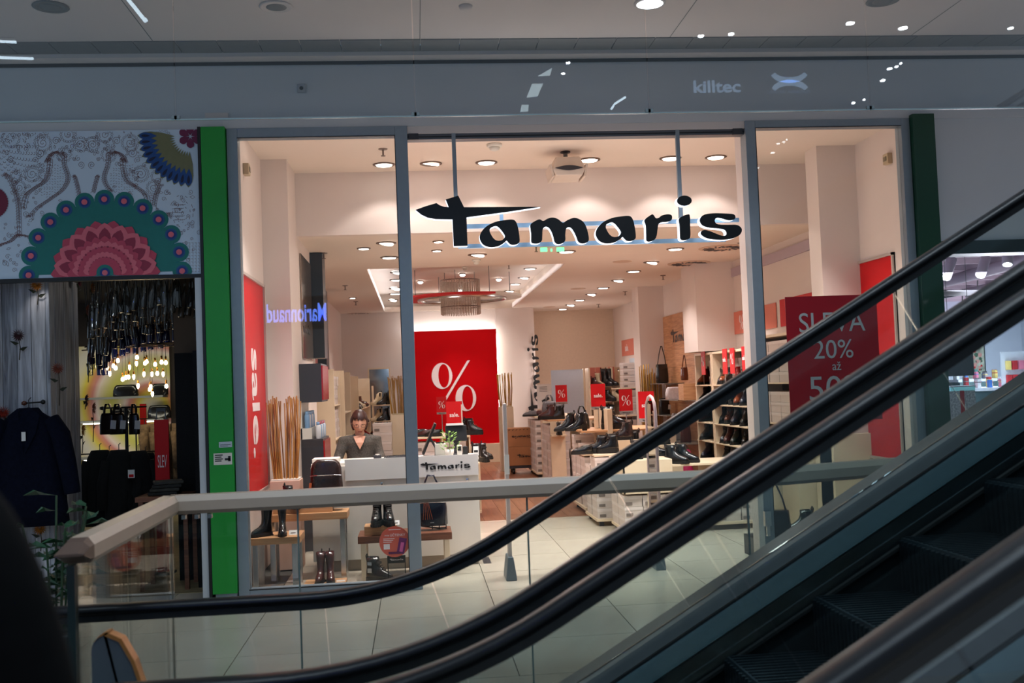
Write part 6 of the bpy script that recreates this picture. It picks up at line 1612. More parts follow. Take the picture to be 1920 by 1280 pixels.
# scroll lines
INK = C_('brown_ink', (112, 72, 70))
m = MB(); rr = random.Random(5)
_sn = [0]
def stroke(pts, w=.9):
    w *= S_ * .36; _sn[0] = (_sn[0] + 1) % 50; yo = -.0012 - _sn[0] * 2.2e-5
    L = []; Rr = []
    for i, p in enumerate(pts):
        a = pts[max(0, i - 1)]; b = pts[min(len(pts) - 1, i + 1)]; dx, dy = b[0] - a[0], b[1] - a[1]; n = math.hypot(dx, dy) or 1
        L.append((p[0] - dy / n * w, p[1] + dx / n * w)); Rr.append((p[0] + dy / n * w, p[1] - dx / n * w))
    for i in range(len(pts) - 1):
        q4 = [L[i], L[i + 1], Rr[i + 1], Rr[i]]
        if all(HX0 - cx0 < a < HX1 - cx0 and .004 < b < H_ - .004 for a, b in q4):
            m.add([(a, yo, b) for a, b in q4], [(0, 1, 2, 3)])
def mir(px, py): return [(px, py), (324 - px, py)]
def spiral(px, py, r, turns=2.2, a0=0, d=1, mirror=True):
    for j, (x, y_) in enumerate(mir(px, py) if mirror else [(px, py)]):
        dd = d if j == 0 else -d; aa = a0 if j == 0 else PI - a0
        stroke([hp_(x + r * t * math.cos(aa + dd * turns * 2 * PI * t), y_ + r * t * math.sin(aa + dd * turns * 2 * PI * t)) for t in [k / 26 for k in range(2, 27)]])
def ringdots(px, py, r, n, rr_=2.2, a0=0, a1=2 * PI):
    for k in range(n):
        a = a0 + (a1 - a0) * k / n
        for x, y_ in mir(px + r * math.cos(a), py + r * math.sin(a)):
            stroke([hp_(x + rr_ * math.cos(t), y_ + rr_ * math.sin(t)) for t in [k2 * PI / 3 for k2 in range(7)]], .7)
def inflower(x, y_):
    return math.hypot(x - 199, y_ - 512) < 152 or math.hypot(x - 357, y_ - 256) < 100
for (x, y_, r) in [(128, 252, 10), (105, 264, 8), (80, 268, 11), (76, 287, 9), (150, 271, 9), (152, 309, 7), (66, 300, 6), (30, 322, 5), (27, 340, 8), (60, 326, 11), (36, 352, 9), (40, 372, 6), (48, 402, 7), (120, 290, 9), (140, 298, 4), (246, 320, 5), (20, 300, 7)]:
    spiral(x, y_, r, 2.0, x * .3)
for (x, y_, r, n) in [(128, 252, 14, 18), (152, 271, 13, 16), (80, 268, 15, 18), (60, 326, 14, 16), (36, 352, 12, 14), (30, 330, 10, 12), (20, 260, 16, 18), (120, 290, 13, 14)]:
    ringdots(x, y_, r, n)
for k in range(11):      # concentric fans at upper left
    r = 8 + k * 5
    for j in range(int(6 + k * 2.2)):
        a = j * 2 * PI / (6 + k * 2.2); x, y_ = 12 + r * math.cos(a), 275 + r * math.sin(a)
        if x > 0: stroke([hp_(x + 2.4 * math.cos(t + a), y_ + 2.4 * math.sin(t + a)) for t in [-1.6 + k2 * .55 for k2 in range(7)]], .8)
for (pts, off) in [([(112, 290), (122, 312), (128, 335), (118, 355), (96, 372), (72, 388), (56, 400)], 5), ([(90, 300), (92, 320), (84, 340), (66, 352), (50, 366), (48, 388)], 6), ([(108, 286), (96, 290), (88, 305)], 5),
                   ([(140, 330), (146, 350), (150, 372)], 4), ([(10, 330), (26, 352), (34, 380), (36, 410), (34, 440)], 5), ([(0, 460), (20, 452), (36, 440), (60, 450)], 5)]:
    cv = cat(pts, 6)[:-6]
    for sgn in (-1, 0, 1):
        for mx in (0, 1):
            pp = [((324 - x if mx else x) + sgn * off * .8, y_) for x, y_ in cv]
            run = [hp_(x, y_) for x, y_ in pp if not inflower(x, y_)]
            if len(run) > 2: stroke(run, .9)
    for i, (x, y_) in enumerate(cv):
        if i % 1 == 0:
            for xx, yy in mir(x, y_):
                if not inflower(xx, yy): stroke([hp_(xx - 6, yy + 2), hp_(xx - 2, yy - 2), hp_(xx + 3, yy + 2)], .8); stroke([hp_(xx + 2.2 * math.cos(t), yy + 2.2 * math.sin(t)) for t in [k2 * PI / 3 for k2 in range(7)]], .7)
for gx in range(62, 120, 5):             # dotted paisley fields
    for gy in range(310, 380, 5):
        if (gx - 92) ** 2 / 700 + (gy - 335) ** 2 / 1400 < 1:
            for xx, yy in mir(gx, gy):
                if not inflower(xx, yy): stroke([hp_(xx, yy), hp_(xx + 2.6, yy + rr.choice((-1, 1)) * 1.5)], .8)
for gx in range(335, 380, 6):
    for gy in range(455, 510, 6): stroke([hp_(gx, gy), hp_(gx + 4, gy)], .8); stroke([hp_(gx + 3, gy + 1), hp_(gx + 3, gy + 4)], .8)
for k in range(420):
    x, y_ = rr.uniform(2, 378), rr.uniform(248, 508)
    if inflower(x, y_) or (120 < x < 205 and 300 < y_ < 380) or (80 < x < 130 and 300 < y_ < 370): continue
    a = rr.uniform(0, 6.28); r = rr.uniform(2.5, 6)
    if rr.random() < .5:
        stroke([hp_(x + r * t * math.cos(a + 10 * t), y_ + r * t * math.sin(a + 10 * t)) for t in [k2 / 14 for k2 in range(2, 15)]], .8)
    else:
        stroke([hp_(x, y_), hp_(x + r * math.cos(a + .5), y_ + r * math.sin(a + .5)), hp_(x + 1.7 * r * math.cos(a), y_ + 1.7 * r * math.sin(a)), hp_(x + r * math.cos(a - .5), y_ + r * math.sin(a - .5)), hp_(x, y_)], .8)
for k in range(26):
    stroke([hp_(340 + 22 * math.cos(t) * (1 - k % 3 * .25), 400 + 34 * math.sin(t) * (1 - k % 3 * .25)) for t in [k * .24 + j * .05 for j in range(5)]], .9)
    stroke([hp_(322 + k * .8, 385 + (k % 5) * 7), hp_(328 + k * .8, 383 + (k % 5) * 7)], .8)
m.build('ink_scrolls', INK, q)

# ---- whitewashed plank wall with dried flowers
WPL = [wood('whitewashed_plank_%d' % i, rgb(*a), rgb(*b), .65, axis='Z', scale=2.5) for i, (a, b) in enumerate([((128, 128, 136), (196, 198, 208)), ((150, 148, 152), (206, 206, 212)), ((112, 112, 120), (186, 190, 200))])]
pw = struct(MB().box(-4.5, -2.93, 8.66, 8.8, 0, 2.65).box(-3.05, -2.93, 8.8, 9.35, 0, 2.65).build('wall_plank_front', BACKP))
x = -3.5; k = 0
while x < -2.92:
    w = min(.112, -2.91 - x); MB().box(x + .002, x + w - .002, 8.64 - .003 * (k % 2), 8.66, 0, 2.62).build('plank', WPL[k % 3], pw); x += .112; k += 1
for k in range(6):
    MB().box(-2.93, -2.91 + .003 * (k % 2), 8.64 + k * .118 + .002, 8.64 + (k + 1) * .118 - .002, 0, 2.62).build('plank', WPL[(k + 1) % 3], pw)
def flower(px, py, L, side, kind, lab, ang=0.0):
    if side: p = aX(px, py, -2.88)
    else: p = aY(px, py, 8.62)
    q = thing('dried_flower', lab, 'flower', p, PI / 2 if side else 0, 'dried flowers on the plank wall')
    q.rotation_euler = (0, 0, PI / 2 if side else 0)
    c = {'yellow': (176, 112, 34), 'dark': (60, 26, 34), 'rust': (120, 56, 38), 'pink': (130, 30, 62), 'red': (170, 50, 30)}[kind]
    FM = mat('petal_' + kind, rgb(*c), .7, vary=.35, scale=60)
    m = MB(); n = 16
    for j in range(n * 2):
        a = 2 * PI * j / n + (.2 if j >= n else 0); r = .055 if j < n else .036
        m.add([(0, -.01 - .01 * (j >= n), 0), (math.cos(a - .14) * r * .6, -.02, math.sin(a - .14) * r * .6), (math.cos(a) * r, -.03, math.sin(a) * r), (math.cos(a + .14) * r * .6, -.012, math.sin(a + .14) * r * .6)], [(0, 1, 2, 3)])
    m.build('bloom', FM, q)
    MB().tube([(0, -.008, -.01), (.01, -.01, -L * .5), (0, -.006, -L)], .004, 5).build('stem', mat('dry_stem', rgb(52, 44, 30), .8), q)
    for s in (-1, 1):
        z = -L * (.45 + .12 * s); MB().add([(0, -.008, z), (s * .03, -.02, z + .015), (s * .07, -.012, z + .02), (s * .03, -.006, z - .015)], [(0, 1, 2, 3)]).build('leaf', mat('dry_leaf', rgb(36, 42, 26), .8, vary=.2), q)
for a in [(70, 534, .16, 0, 'yellow', 'dried yellow flower at the top of the front planks'), (36, 628, .2, 0, 'dark', 'dark dried daisy left on the front planks'), (110, 690, .3, 0, 'rust', 'rusty dried lily with a long stem near the plank corner'), (8, 772, .1, 0, 'red', 'orange dried bloom at the left edge above the coat'),
          (76, 990, .18, 0, 'yellow', 'dried yellow flower below the hanging coat'), (145, 527, .14, 1, 'pink', 'pink dried bud at the top of the side planks'), (169, 540, .1, 1, 'yellow', 'dried yellow flower at the far top of the side planks'), (160, 582, .16, 1, 'rust', 'rusty dried bloom high on the side planks'),
          (163, 670, .22, 1, 'dark', 'dark dried daisy in the middle of the side planks'), (158, 750, .08, 1, 'dark', 'small dark bloom on the side planks'), (152, 806, .2, 1, 'yellow', 'dried yellow thistle low on the side planks'), (172, 765, .3, 1, 'rust', 'rusty tulip with a long stem at the far side planks'), (170, 930, .2, 1, 'red', 'red dried rose lowest on the side planks')]:
    flower(*a)
# ---- navy coat on a hook rail
p = aY(62, 755, 8.60)
q = thing('hook_rail', 'small hook rail with two round wooden knobs above the navy coat', 'hook rail', p)
MB().tube([(-.05, 0, 0), (.07, 0, .004)], .007, 6).build('bar', BLACK, q)
MB().lathe([(.0, -.02), (.02, -.01), (.02, .01), (0, .02)], (-.065, -.01, 0), 12).build('knob', LEA['brown'], q, True); MB().lathe([(.0, -.02), (.018, -.01), (.018, .01), (0, .02)], (.08, -.01, .004), 12).build('knob', BLACK, q, True)
q = thing('navy_coat', 'long navy wool coat hanging open-necked on the plank wall', 'coat', aY(58, 985, 8.50))
NAVYW = mat('navy_wool', rgb(12, 16, 32), .95, spec=.1, vary=.25, scale=40, bump=.2)
m = MB(); rs = []
for z, w, d in ((0, .29, .10), (.25, .27, .10), (.5, .25, .11), (.70, .23, .11), (.82, .19, .10), (.88, .10, .07), (.92, .07, .05)):
    rs.append([(w * abs(math.cos(a)) ** .7 * (1 if math.cos(a) > 0 else -1) + .006 * math.sin(a * 5 + z * 9), d * math.sin(a) * (1 + .12 * math.sin(a * 7 + z * 3)), z) for a in [2 * PI * j / 28 for j in range(28)]])
m.rings(rs).build('coat_body', NAVYW, q, True)
for s in (-1, 1):
    m = MB(); m.tube([(s * .17, -.02, .82), (s * .25, -.04, .70), (s * .30, -.05, .48), (s * .33, -.05, .28), (s * .335, -.05, .24)], [.07, .075, .068, .062, .06], 12); m.build('sleeve', NAVYW, q, True)
    MB().add([(0, -.125, .55), (s * .09, -.12, .72), (s * .12, -.11, .86), (s * .05, -.09, .92), (s * .035, -.10, .80)], [(0, 1, 2, 3, 4)] if s > 0 else [(4, 3, 2, 1, 0)]).build('lapel', NAVYW, q)
MB().tube([(-.16, 0, .84), (0, 0, .92), (.16, 0, .84)], .008, 6).tube([(0, 0, .92), (0, 0, .98), (.02, 0, 1.0)], .004, 5).build('hanger', ANTH, q)
MB().cbox((.0, -.118, .70), (.03, .004, .07)).build('label', TAGW, q)
# ---- room shell
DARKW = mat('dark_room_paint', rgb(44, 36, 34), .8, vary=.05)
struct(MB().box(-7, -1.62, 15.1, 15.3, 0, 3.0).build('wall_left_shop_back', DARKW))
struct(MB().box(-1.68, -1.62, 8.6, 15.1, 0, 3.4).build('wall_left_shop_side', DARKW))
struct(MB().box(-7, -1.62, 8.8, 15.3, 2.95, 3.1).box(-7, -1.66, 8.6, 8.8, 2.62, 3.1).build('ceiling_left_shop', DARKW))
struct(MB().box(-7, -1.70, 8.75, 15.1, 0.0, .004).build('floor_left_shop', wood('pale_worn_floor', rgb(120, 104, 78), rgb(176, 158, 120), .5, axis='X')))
# swirled print wall with lit shelves
q = thing('swirl_wall', 'yellow, pink and orange swirled print on the back wall of the dark shop', 'wall print', (-3.95, 15.05, .4))
WV = bpy.data.materials.new('swirl_print'); WV.use_nodes = True
nt = WV.node_tree; b = nt.nodes['Principled BSDF']; tc = nt.nodes.new('ShaderNodeTexCoord'); mp = nt.nodes.new('ShaderNodeMapping'); wv = nt.nodes.new('ShaderNodeTexWave'); wv.wave_type = 'RINGS'; wv.rings_direction = 'SPHERICAL'
wv.inputs['Scale'].default_value = .28; wv.inputs['Distortion'].default_value = 2.0; wv.inputs['Detail'].default_value = 1.0; wv.inputs['Detail Scale'].default_value = .8
r = nt.nodes.new('ShaderNodeValToRGB'); cr_ = r.color_ramp
cols = [(0, (214, 206, 196)), (.25, (214, 196, 70)), (.42, (206, 140, 84)), (.58, (200, 128, 124)), (.75, (222, 204, 198)), (1, (190, 184, 90))]
cr_.elements[0].color = (*rgb(*cols[0][1]), 1); cr_.elements[1].position = 1; cr_.elements[1].color = (*rgb(*cols[-1][1]), 1)
for pos, c_ in cols[1:-1]:
    e = cr_.elements.new(pos); e.color = (*rgb(*c_), 1)
mp.inputs['Location'].default_value = (-.25, 0, -1.05)
nt.links.new(tc.outputs['Object'], mp.inputs[0]); nt.links.new(mp.outputs[0], wv.inputs[0]); nt.links.new(wv.outputs['Fac'], r.inputs[0]); nt.links.new(r.outputs[0], b.inputs['Base Color'])
MB().box(-.85, .50, 0, .03, 0, 1.95).build('print_sheet', WV, q)
LEDW = glow('shelf_led', (1, .95, .75), 5)
for z, lab in ((1.62, 'upper'), (1.30, 'middle'), (.80, 'lower')):
    q = thing('lit_shelf', '%s lit shelf on the swirled wall' % lab, 'shelf', (-4.1, 14.9, z)); MB().box(-.75, .62, -.15, .14, -.02, 0.01).build('board', GRILLE, q)
    if lab != 'upper': MB().box(-.45, .55, -.155, -.13, -.035, -.02).build('light_strip', LEDW, q)
for i, (px, z, w, h, lab) in enumerate([(228, 1.31, .30, .15, 'black box bag at the left of the middle lit shelf'), (298, 1.31, .32, .18, 'slouchy black bag at the right of the middle lit shelf'), (236, 1.63, .34, .16, 'dark bag on the upper lit shelf, left one'), (300, 1.63, .22, .16, 'dark bag on the upper lit shelf, right one')]):
    handbag('tote', px_on(px, 14.85, z, 740), 0, lab, 'black', w, h, .12, handles=False, group='bags on the lit shelves')
# bag rail with totes
q = thing('bag_rail', 'black stand rail with round end knobs carrying tote bags', 'rail', aY(222, 764, 10.2)); zz = q.location.z
MB().tube([(-.14, 0, 0), (.26, 0, 0)], .009, 6).tube([(.07, 0, 0), (.07, 0, -zz)], .016, 8).build('bar', BLACK, q)
for x in (-.14, .0): MB().lathe([(0, -.02), (.03, -.01), (.03, .01), (0, .02)], (x, -.01, 0), 12).build('knob', BLACK, q, True)
for px, lab, w in ((203, 'black and white tote bag hanging leftmost on the rail', .15), (221, 'black tote bag hanging in the middle of the rail', .15), (252, 'small black tote with red tag hanging rightmost on the rail', .10)):
    c = aY(px, 814, 10.15); b_ = handbag('tote', c, 0, lab, 'black', w, .20, .06, tagm=TAGW, group='tote bags on the rail')
# red standing signs
def totem(px0, px1, py0, Y, zb, lab, txts):
    a, b = aY(px0, py0, Y), aY(px1, py0, Y); w = b.x - a.x; h = a.z - zb
    q = thing('red_totem', lab, 'sign', ((a.x + b.x) / 2, Y, zb)); MB().box(-w / 2, w / 2, -.01, .01, 0, h).build('panel', RED, q, bevel=.003); MB().box(-w / 2 - .02, w / 2 + .02, -.08, .08, -.02 if zb > .1 else 0, .0 if zb > .1 else .02).build('foot', BLACK, q)
    for s, w_, h_, z in txts: on(text(s, w=w_ * w, h=h_), (0.02 * w, -.012, z), *FR, PRINTW, 'lettering', q)
totem(289, 316, 787, 9.4, .06, 'tall narrow red sign with the number 50 in the dark shop', [('50', .75, .22, .62), ('SLEV', .62, .11, .98)])
totem(262, 274, 757, 12.0, .9, 'small red sign with 70 in front of the swirled wall', [('70', .8, .09, .28)])
q = thing('sign_clip', 'grey metal card holder on top of the tall red sign', 'holder', aY(302, 786, 9.42)); MB().tube([(-.04, 0, 0), (-.035, 0, .075), (.035, 0, .075), (.04, 0, 0)], .006, 6).build('wire', GRILLE, q); MB().box(-.04, .04, -.005, .005, .07, .10).build('clip', ANTH, q)
# clothes on rails
CL = [mat('garment_%d' % i, rgb(*c), .9, vary=.3, scale=30, bump=.3) for i, c in enumerate([(6, 6, 7), (9, 10, 12), (120, 106, 88), (40, 40, 38), (60, 58, 52)])]
def garment(c, w, h, mi, lab, group, rz=.2, puffy=False):
    q = thing('hanging_jacket', lab, 'jacket', c, rz, group); m = MB(); rs = []
    n = 11
    for k in range(n):
        f = k / (n - 1); ww = w * (1 - .10 * f) * (1 if f < .85 else 1 - 2.6 * (f - .85)); dd = .055 * (1 + (.35 * math.sin(k * PI) if not puffy else .35 * (k % 2)))
        rs.append([(ww * abs(math.cos(a)) ** .7 * (1 if math.cos(a) > 0 else -1), dd * math.sin(a), h * f) for a in [2 * PI * j / 16 for j in range(16)]])
    m.rings(rs).build('body', CL[mi], q, True)
    for s in (-1, 1): MB().tube([(s * w * .75, 0, h * .86), (s * w * 1.15, -.02, h * .55), (s * w * 1.2, -.03, h * .22)], [.05, .045, .04], 8).build('sleeve', CL[mi], q, True)
    MB().tube([(0, 0, h), (0, 0, h + .05), (.015, 0, h + .06)], .004, 5).build('hanger_hook', ANTH, q)
for i, (px, Y) in enumerate([(190, 9.5), (208, 9.7), (226, 9.45), (244, 9.7), (262, 9.55), (276, 9.8)]):
    c = aY(px, 985, Y); garment((c.x, Y, max(.15, c.z)), .13, .66, i % 2, 'black quilted jacket on the front rail, %s from the left' % NTH[i], 'black jackets on the front rail', .3 + .1 * i, True)
q = thing('clothes_rail', 'black clothes rail with the quilted jackets', 'rail', (-2.55, 9.6, 0)); MB().tube([(-.45, 0, 0), (-.45, 0, 1.12), (.25, 0, 1.12), (.25, 0, 0)], .012, 6).build('frame', BLACK, q)
q = thing('price_tag', 'white and red price tag hanging on a black jacket', 'tag', aY(246, 888, 9.35)); MB().box(-.028, .028, 0, .002, -.035, .035).build('card', TAGW, q); MB().box(-.02, .02, -.002, 0, -.03, -.005).build('print', RED, q)
q = thing('clothes_rail', 'thin farther clothes rail with beige and grey garments', 'rail', (-2.55, 11.3, 0)); MB().tube([(-.4, 0, 0), (-.4, 0, 1.38), (.42, 0, 1.38), (.42, 0, 0)], .01, 6).build('frame', BLACK, q)
for i in range(7):
    garment((-2.86 + i * .11, 11.3, .72), .05 if i < 4 else .08, .60, 2 if i < 4 else 3 + i % 2, '%s garment on the farther rail, %s from the left' % ('beige' if i < 4 else 'grey', NTH[i]), 'garments on the farther rail', PI / 2 - .3)
# black sequin column and table with clothes
SEQ = mat('black_sequins', (.004, .004, .005), .5, spec=.15, vary=.9, scale=140, bump=.4)
struct(MB().box(-2.10, -1.90, 9.35, 9.6, 0, 1.98).build('wall_sequin_column', SEQ)); struct(MB().box(-1.86, -1.78, 8.95, 9.1, 0, 1.98).build('wall_sequin_column_near', SEQ))
struct(MB().box(-2.16, -1.68, 9.62, 9.9, 0, 2.2).box(-2.16, -1.68, 9.62, 9.9, 2.2, 2.95).build('wall_brown_pier', mat('brown_pier', rgb(96, 76, 58), .7, vary=.05)))
q = thing('clothes_table', 'dark wooden table with folded clothes beside the sequin column', 'table', (-2.12, 9.08, 0)); MB().box(-.22, .20, -.2, .2, .74, .78).build('table_top', WALN, q)
for sx_ in (-1, 1):
    for sy_ in (-1, 1): MB().cbox((sx_ * .18, sy_ * .17, .37), (.035, .035, .74)).build('leg', WALN, q)
for i in range(4):
    q = thing('folded_garment', 'dark folded garment on the table, %s from the bottom' % ['first', 'second', 'third', 'top one, fourth'][i], 'clothes', (-2.14 + .01 * i, 9.06, .78 + i * .03), .1 * i, 'folded clothes on the table'); boxm(.24, .2, .028).build('cloth', CL[3 + i % 2], q, bevel=.01)
# ---- bottles hung from the ceiling
GB = glass('clear_bottle_glass', (.80, .80, .78), .05, 2.2)
BB = mat('blue_bottle_glass', rgb(10, 16, 70), .06, spec=1.0, vary=.1)
prof = [(.0, 0), (.028, .0), (.030, .01), (.030, .17), (.024, .20), (.011, .24), (.010, .30), (.013, .305), (.0, .31)]
me_c = MB().lathe(prof, seg=12).mesh('glass_body', GB, True); me_b = MB().lathe(prof, seg=12).mesh('glass_body', BB, True)
me_s = MB().tube([(0, 0, 0), (0, 0, 1)], .003, 4).mesh('cord', BLACK)
rb = random.Random(11); nb = 0
for j in range(6):
    for i in range(20):
        Y = 9.1 + j * .38; x = -2.86 * (Y / 9.1) + i * (1.20 * Y / 9.1) / 19 + rb.uniform(-.02, .02)
        if x > -1.74 or x < -2.98 * Y / 9.45 + .12: continue
        blue = (j >= 4 and 2 < i < 19) or (j == 3 and i < 5)
        edge = 1 - abs(i - 12) / 12
        z = 2.26 - .05 * j + .13 * edge - (.18 if i < 5 else 0) * (1 if j > 1 else .5) + rb.uniform(-.02, .02) - (.03 if blue else 0)
        nb += 1
        q = thing('glass_bottle', ('dark blue' if blue else 'clear') + ' glass bottle hung in the cluster under the dark shop ceiling', 'bottle', (x, Y, z), 0, ('blue' if blue else 'clear') + ' hanging glass bottles')
        q.rotation_euler = (rb.uniform(-.12, .12), rb.uniform(-.12, .12), 0)
        link('glass_body', me_b if blue else me_c, q); cd = link('cord', me_s, q); cd.location = (0, 0, .30); cd.scale = (1, 1, max(.05, 2.95 - z - .30))
m = MB()
for k in range(420):
    x = -3.3 + 1.62 * rb.random(); Y = 11.0 + .9 * rb.random(); z = 2.22 + .28 * rb.random() + .10 * math.sin((x + 3.3) * 2)
    a, b_ = rb.uniform(0, PI), rb.uniform(0, PI); R = Matrix.Rotation(a, 3, 'X') @ Matrix.Rotation(b_, 3, 'Y'); r = rb.uniform(.02, .035)
    m.tube([Vector((x, Y, z)) + R @ Vector((r * math.cos(t), r * math.sin(t), 0)) for t in [j * PI / 4 for j in range(9)]], .0032, 4, False)
o = m.build('gold_ring_tangle', mat('gold_wire', rgb(150, 116, 66), .25, metal=.8, vary=.2)); tag(o, 'tangle of small golden rings hanging beneath the blue bottles', 'ring tangle', kind='stuff')
# ---- bulb chandelier
q = thing('branch_frame', 'dark horizontal branch frame from which the glowing bulbs hang', 'frame', aY(262, 648, 10.8)); fz = q.location.z
for k in range(5): MB().tube([(-.52 + rb.uniform(-.03, .03), rb.uniform(-.06, .06), rb.uniform(-.03, .02)), (-.1, rb.uniform(-.06, .06), rb.uniform(-.02, .02)), (.5 + rb.uniform(-.1, .1), rb.uniform(-.06, .06), rb.uniform(-.02, .03))], .006, 5).build('branch', mat('dark_branch', rgb(40, 28, 22), .8), q)
MB().tube([(0, 0, 0), (0, 0, .6)], .006, 5).build('hanging_rod', BLACK, q)
BL = glow('bulb_glow', (1.0, .80, .48), 14); BR = mat('brass_socket', rgb(170, 120, 50), .3, metal=.9)
mb1 = MB().lathe([(.001, 0), (.010, .012), (.015, .032), (.012, .05), (.008, .055)], seg=10).mesh('bulb', BL, True)
mb2 = MB().lathe([(.001, 0), (.014, .006), (.018, .02), (.014, .036), (.008, .045)], seg=10).mesh('bulb', BL, True)
ms = MB().lathe([(.008, .05), (.009, .052), (.009, .085), (.003, .09)], seg=8).mesh('socket', BR, True)
BP = [(184, 680, 0), (185, 688, 1), (201, 690, 0), (206, 702, 0), (213, 686, 1), (217, 690, 1), (221, 676, 1), (243, 690, 0), (230, 711, 1), (236, 708, 1), (241, 707, 1), (251, 708, 0), (257, 670, 1), (256, 683, 0), (259, 725, 0), (270, 703, 0), (272, 681, 1), (275, 678, 1),
      (285, 703, 0), (291, 683, 1), (295, 700, 1), (283, 727, 0), (286, 740, 0), (303, 679, 1), (306, 703, 0), (311, 680, 1), (312, 724, 1), (331, 680, 1), (349, 678, 0), (353, 706, 1), (281, 730, 1)]
for i, (px, py, kk) in enumerate(BP):
    c = aY(px, py + 4, 10.8 + rb.uniform(-.05, .05)); q = thing('pendant_bulb', 'small glowing warm bulb hanging under the branch frame in the dark shop', 'light bulb', c, 0, 'pendant bulbs under the branch frame')
    link('bulb', mb2 if kk else mb1, q); link('socket', ms, q); MB().tube([(0, 0, .09), (0, 0, max(.1, fz - c.z))], .002, 4).build('cord', BLACK, q)
lamp('POINT', 'bulb_cluster_light', (-2.9, 10.8, 1.75), 9, (1, .72, .42), .25)
# ---- big plant at the left end of the barrier
q = thing('floor_plant', 'dark leafy plant in a dark pot at the left end of the barrier', 'plant', (-1.98, 5.86, 0))
MB().lathe([(.12, 0), (.17, .05), (.19, .36), (.18, .38), (.16, .36)], seg=20).build('pot', mat('dark_pot', rgb(22, 28, 30), .5, vary=.1), q, True)
LG = mat('dark_leaf', rgb(24, 66, 40), .4, vary=.35, scale=20); rp = random.Random(9)
for k in range(8):
    a = rp.uniform(0, 6.28); H = rp.uniform(.45, .78); bx, by = math.cos(a) * .08, math.sin(a) * .08
    top = Vector((bx * 2.2, by * 2.2, .36 + H)); MB().tube([(bx, by, .34), (bx * 1.5, by * 1.5, .36 + H * .6), top], .006, 5).build('stem', mat('green_stem', rgb(30, 60, 34), .6), q)
    for j in range(7):
        f = .3 + .7 * j / 6; c = Vector((bx * (1 + 1.2 * f), by * (1 + 1.2 * f), .36 + H * f)); b2 = rp.uniform(0, 6.28); L = rp.uniform(.10, .18)
        d = Vector((math.cos(b2), math.sin(b2), .25)); s_ = Vector((-math.sin(b2), math.cos(b2), 0)) * L * .24
        P = [c, c + d * L * .3 + s_, c + d * L * .65 + s_ * .8 + Vector((0, 0, .01)), c + d * L + Vector((0, 0, -.03)), c + d * L * .65 - s_ * .8 + Vector((0, 0, .01)), c + d * L * .3 - s_, c + d * L * .5 - Vector((0, 0, .01))]
        MB().add(P, [(0, 1, 6), (1, 2, 6), (2, 3, 6), (3, 4, 6), (4, 5, 6), (5, 0, 6)]).build('leaf', LG, q)

# ================================================================== RIGHT NEIGHBOUR SHOP
LIL = mat('right_shop_ceiling', rgb(186, 168, 178), .7, vary=.03); WHT = mat('right_shop_wall', rgb(206, 208, 222), .7, vary=.02)
rcg = struct(MB().box(4.47, 14, 8.6, 21, 2.98, 3.1).build('ceiling_right_shop', LIL))
struct(MB().box(4.62, 16, 20.6, 20.8, 0, 3.0).build('wall_right_shop_back', WHT)); struct(MB().box(4.47, 4.49, 8.62, 10.8, 0, 3.0).box(4.76, 4.80, 10.8, 20.6, 0, 3.0).build('wall_right_shop_side', WHT))
struct(MB().box(12.6, 12.8, 8.6, 20.6, 0, 3.0).build('wall_right_shop_far', WHT))
for k in range(14): MB().box(4.7, 12.6, 9.4 + k * .8, 9.45 + k * .8, 2.90, 2.98).build('ceiling_beam', LIL, rcg)
for k, (x, z, r) in enumerate([(6.2, 2.86, .05), (7.3, 2.82, .08), (8.6, 2.86, .05)]):
    MB().tube([(x - .5, 9, z), (x + 1.2, 20, z)], r, 8).build('pipe', mat('pipe_lilac', rgb(150, 140, 150), .5), rcg, True)
q = thing('cable_tray', 'dark slanting cable tray under the pipes of the bright shop', 'cable tray', (7.2, 13.0, 2.55)); 
for k in range(4): MB().cbox((0 + k * .05, k * .16, .02 * k), (2.2, .04, .05), rz=.1 * k).build('bar', ANTH, q)
for k in range(7): MB().cbox((-.9 + k * .3, .25, .0), (.03, .5, .03)).build('cross_bar', ANTH, q)
for i, (px, py, Y) in enumerate([(1773, 521, 10.6), (1838, 517, 11.0), (1889, 496, 10.4), (1825, 588, 15.0), (1797, 600, 16.5), (1915, 534, 12.5)]):
    c = aY(px, py, Y); q = thing('track_spotlight', 'white cylindrical ceiling spotlight in the bright right shop, %s' % ['leftmost large one', 'middle large one', 'rightmost large one', 'far right of the two small ones', 'far left of the two small ones', 'one at the frame edge'][i], 'spotlight', c, 0, 'spotlights of the right shop')
    q.rotation_euler = (-.35, .55 if i != 2 else .3, 0)
    MB().lathe([(.05, 0), (.055, .005), (.055, .26), (.03, .27)], seg=16).build('barrel', mat('spot_white', rgb(180, 172, 182), .4), q, True)
    MB().lathe([(.046, -.001), (.04, -.004), (.001, -.006)], seg=16).build('lamp', glow('spot_face', (.95, .97, 1), 12), q); MB().tube([(0, 0, .27), (-.1, 0, .62)], .01, 6).build('arm', GRILLE, q)
a, b = aY(1805, 640, 20.57), aY(1850, 712, 20.57)
q = thing('framed_picture', 'large framed picture of scattered flowers on the white wall of the right shop', 'picture', ((a.x + b.x) / 2, 20.57, b.z)); w, h = (b.x - a.x) / 2, a.z - b.z
MB().box(-w, w, 0, .03, 0, h).build('frame', BLACK, q); MB().box(-w + .03, w - .03, -.01, 0, .03, h - .03).build('sheet', mat('ditsy_print', rgb(180, 180, 160), .5, vary=.6, scale=7), q)
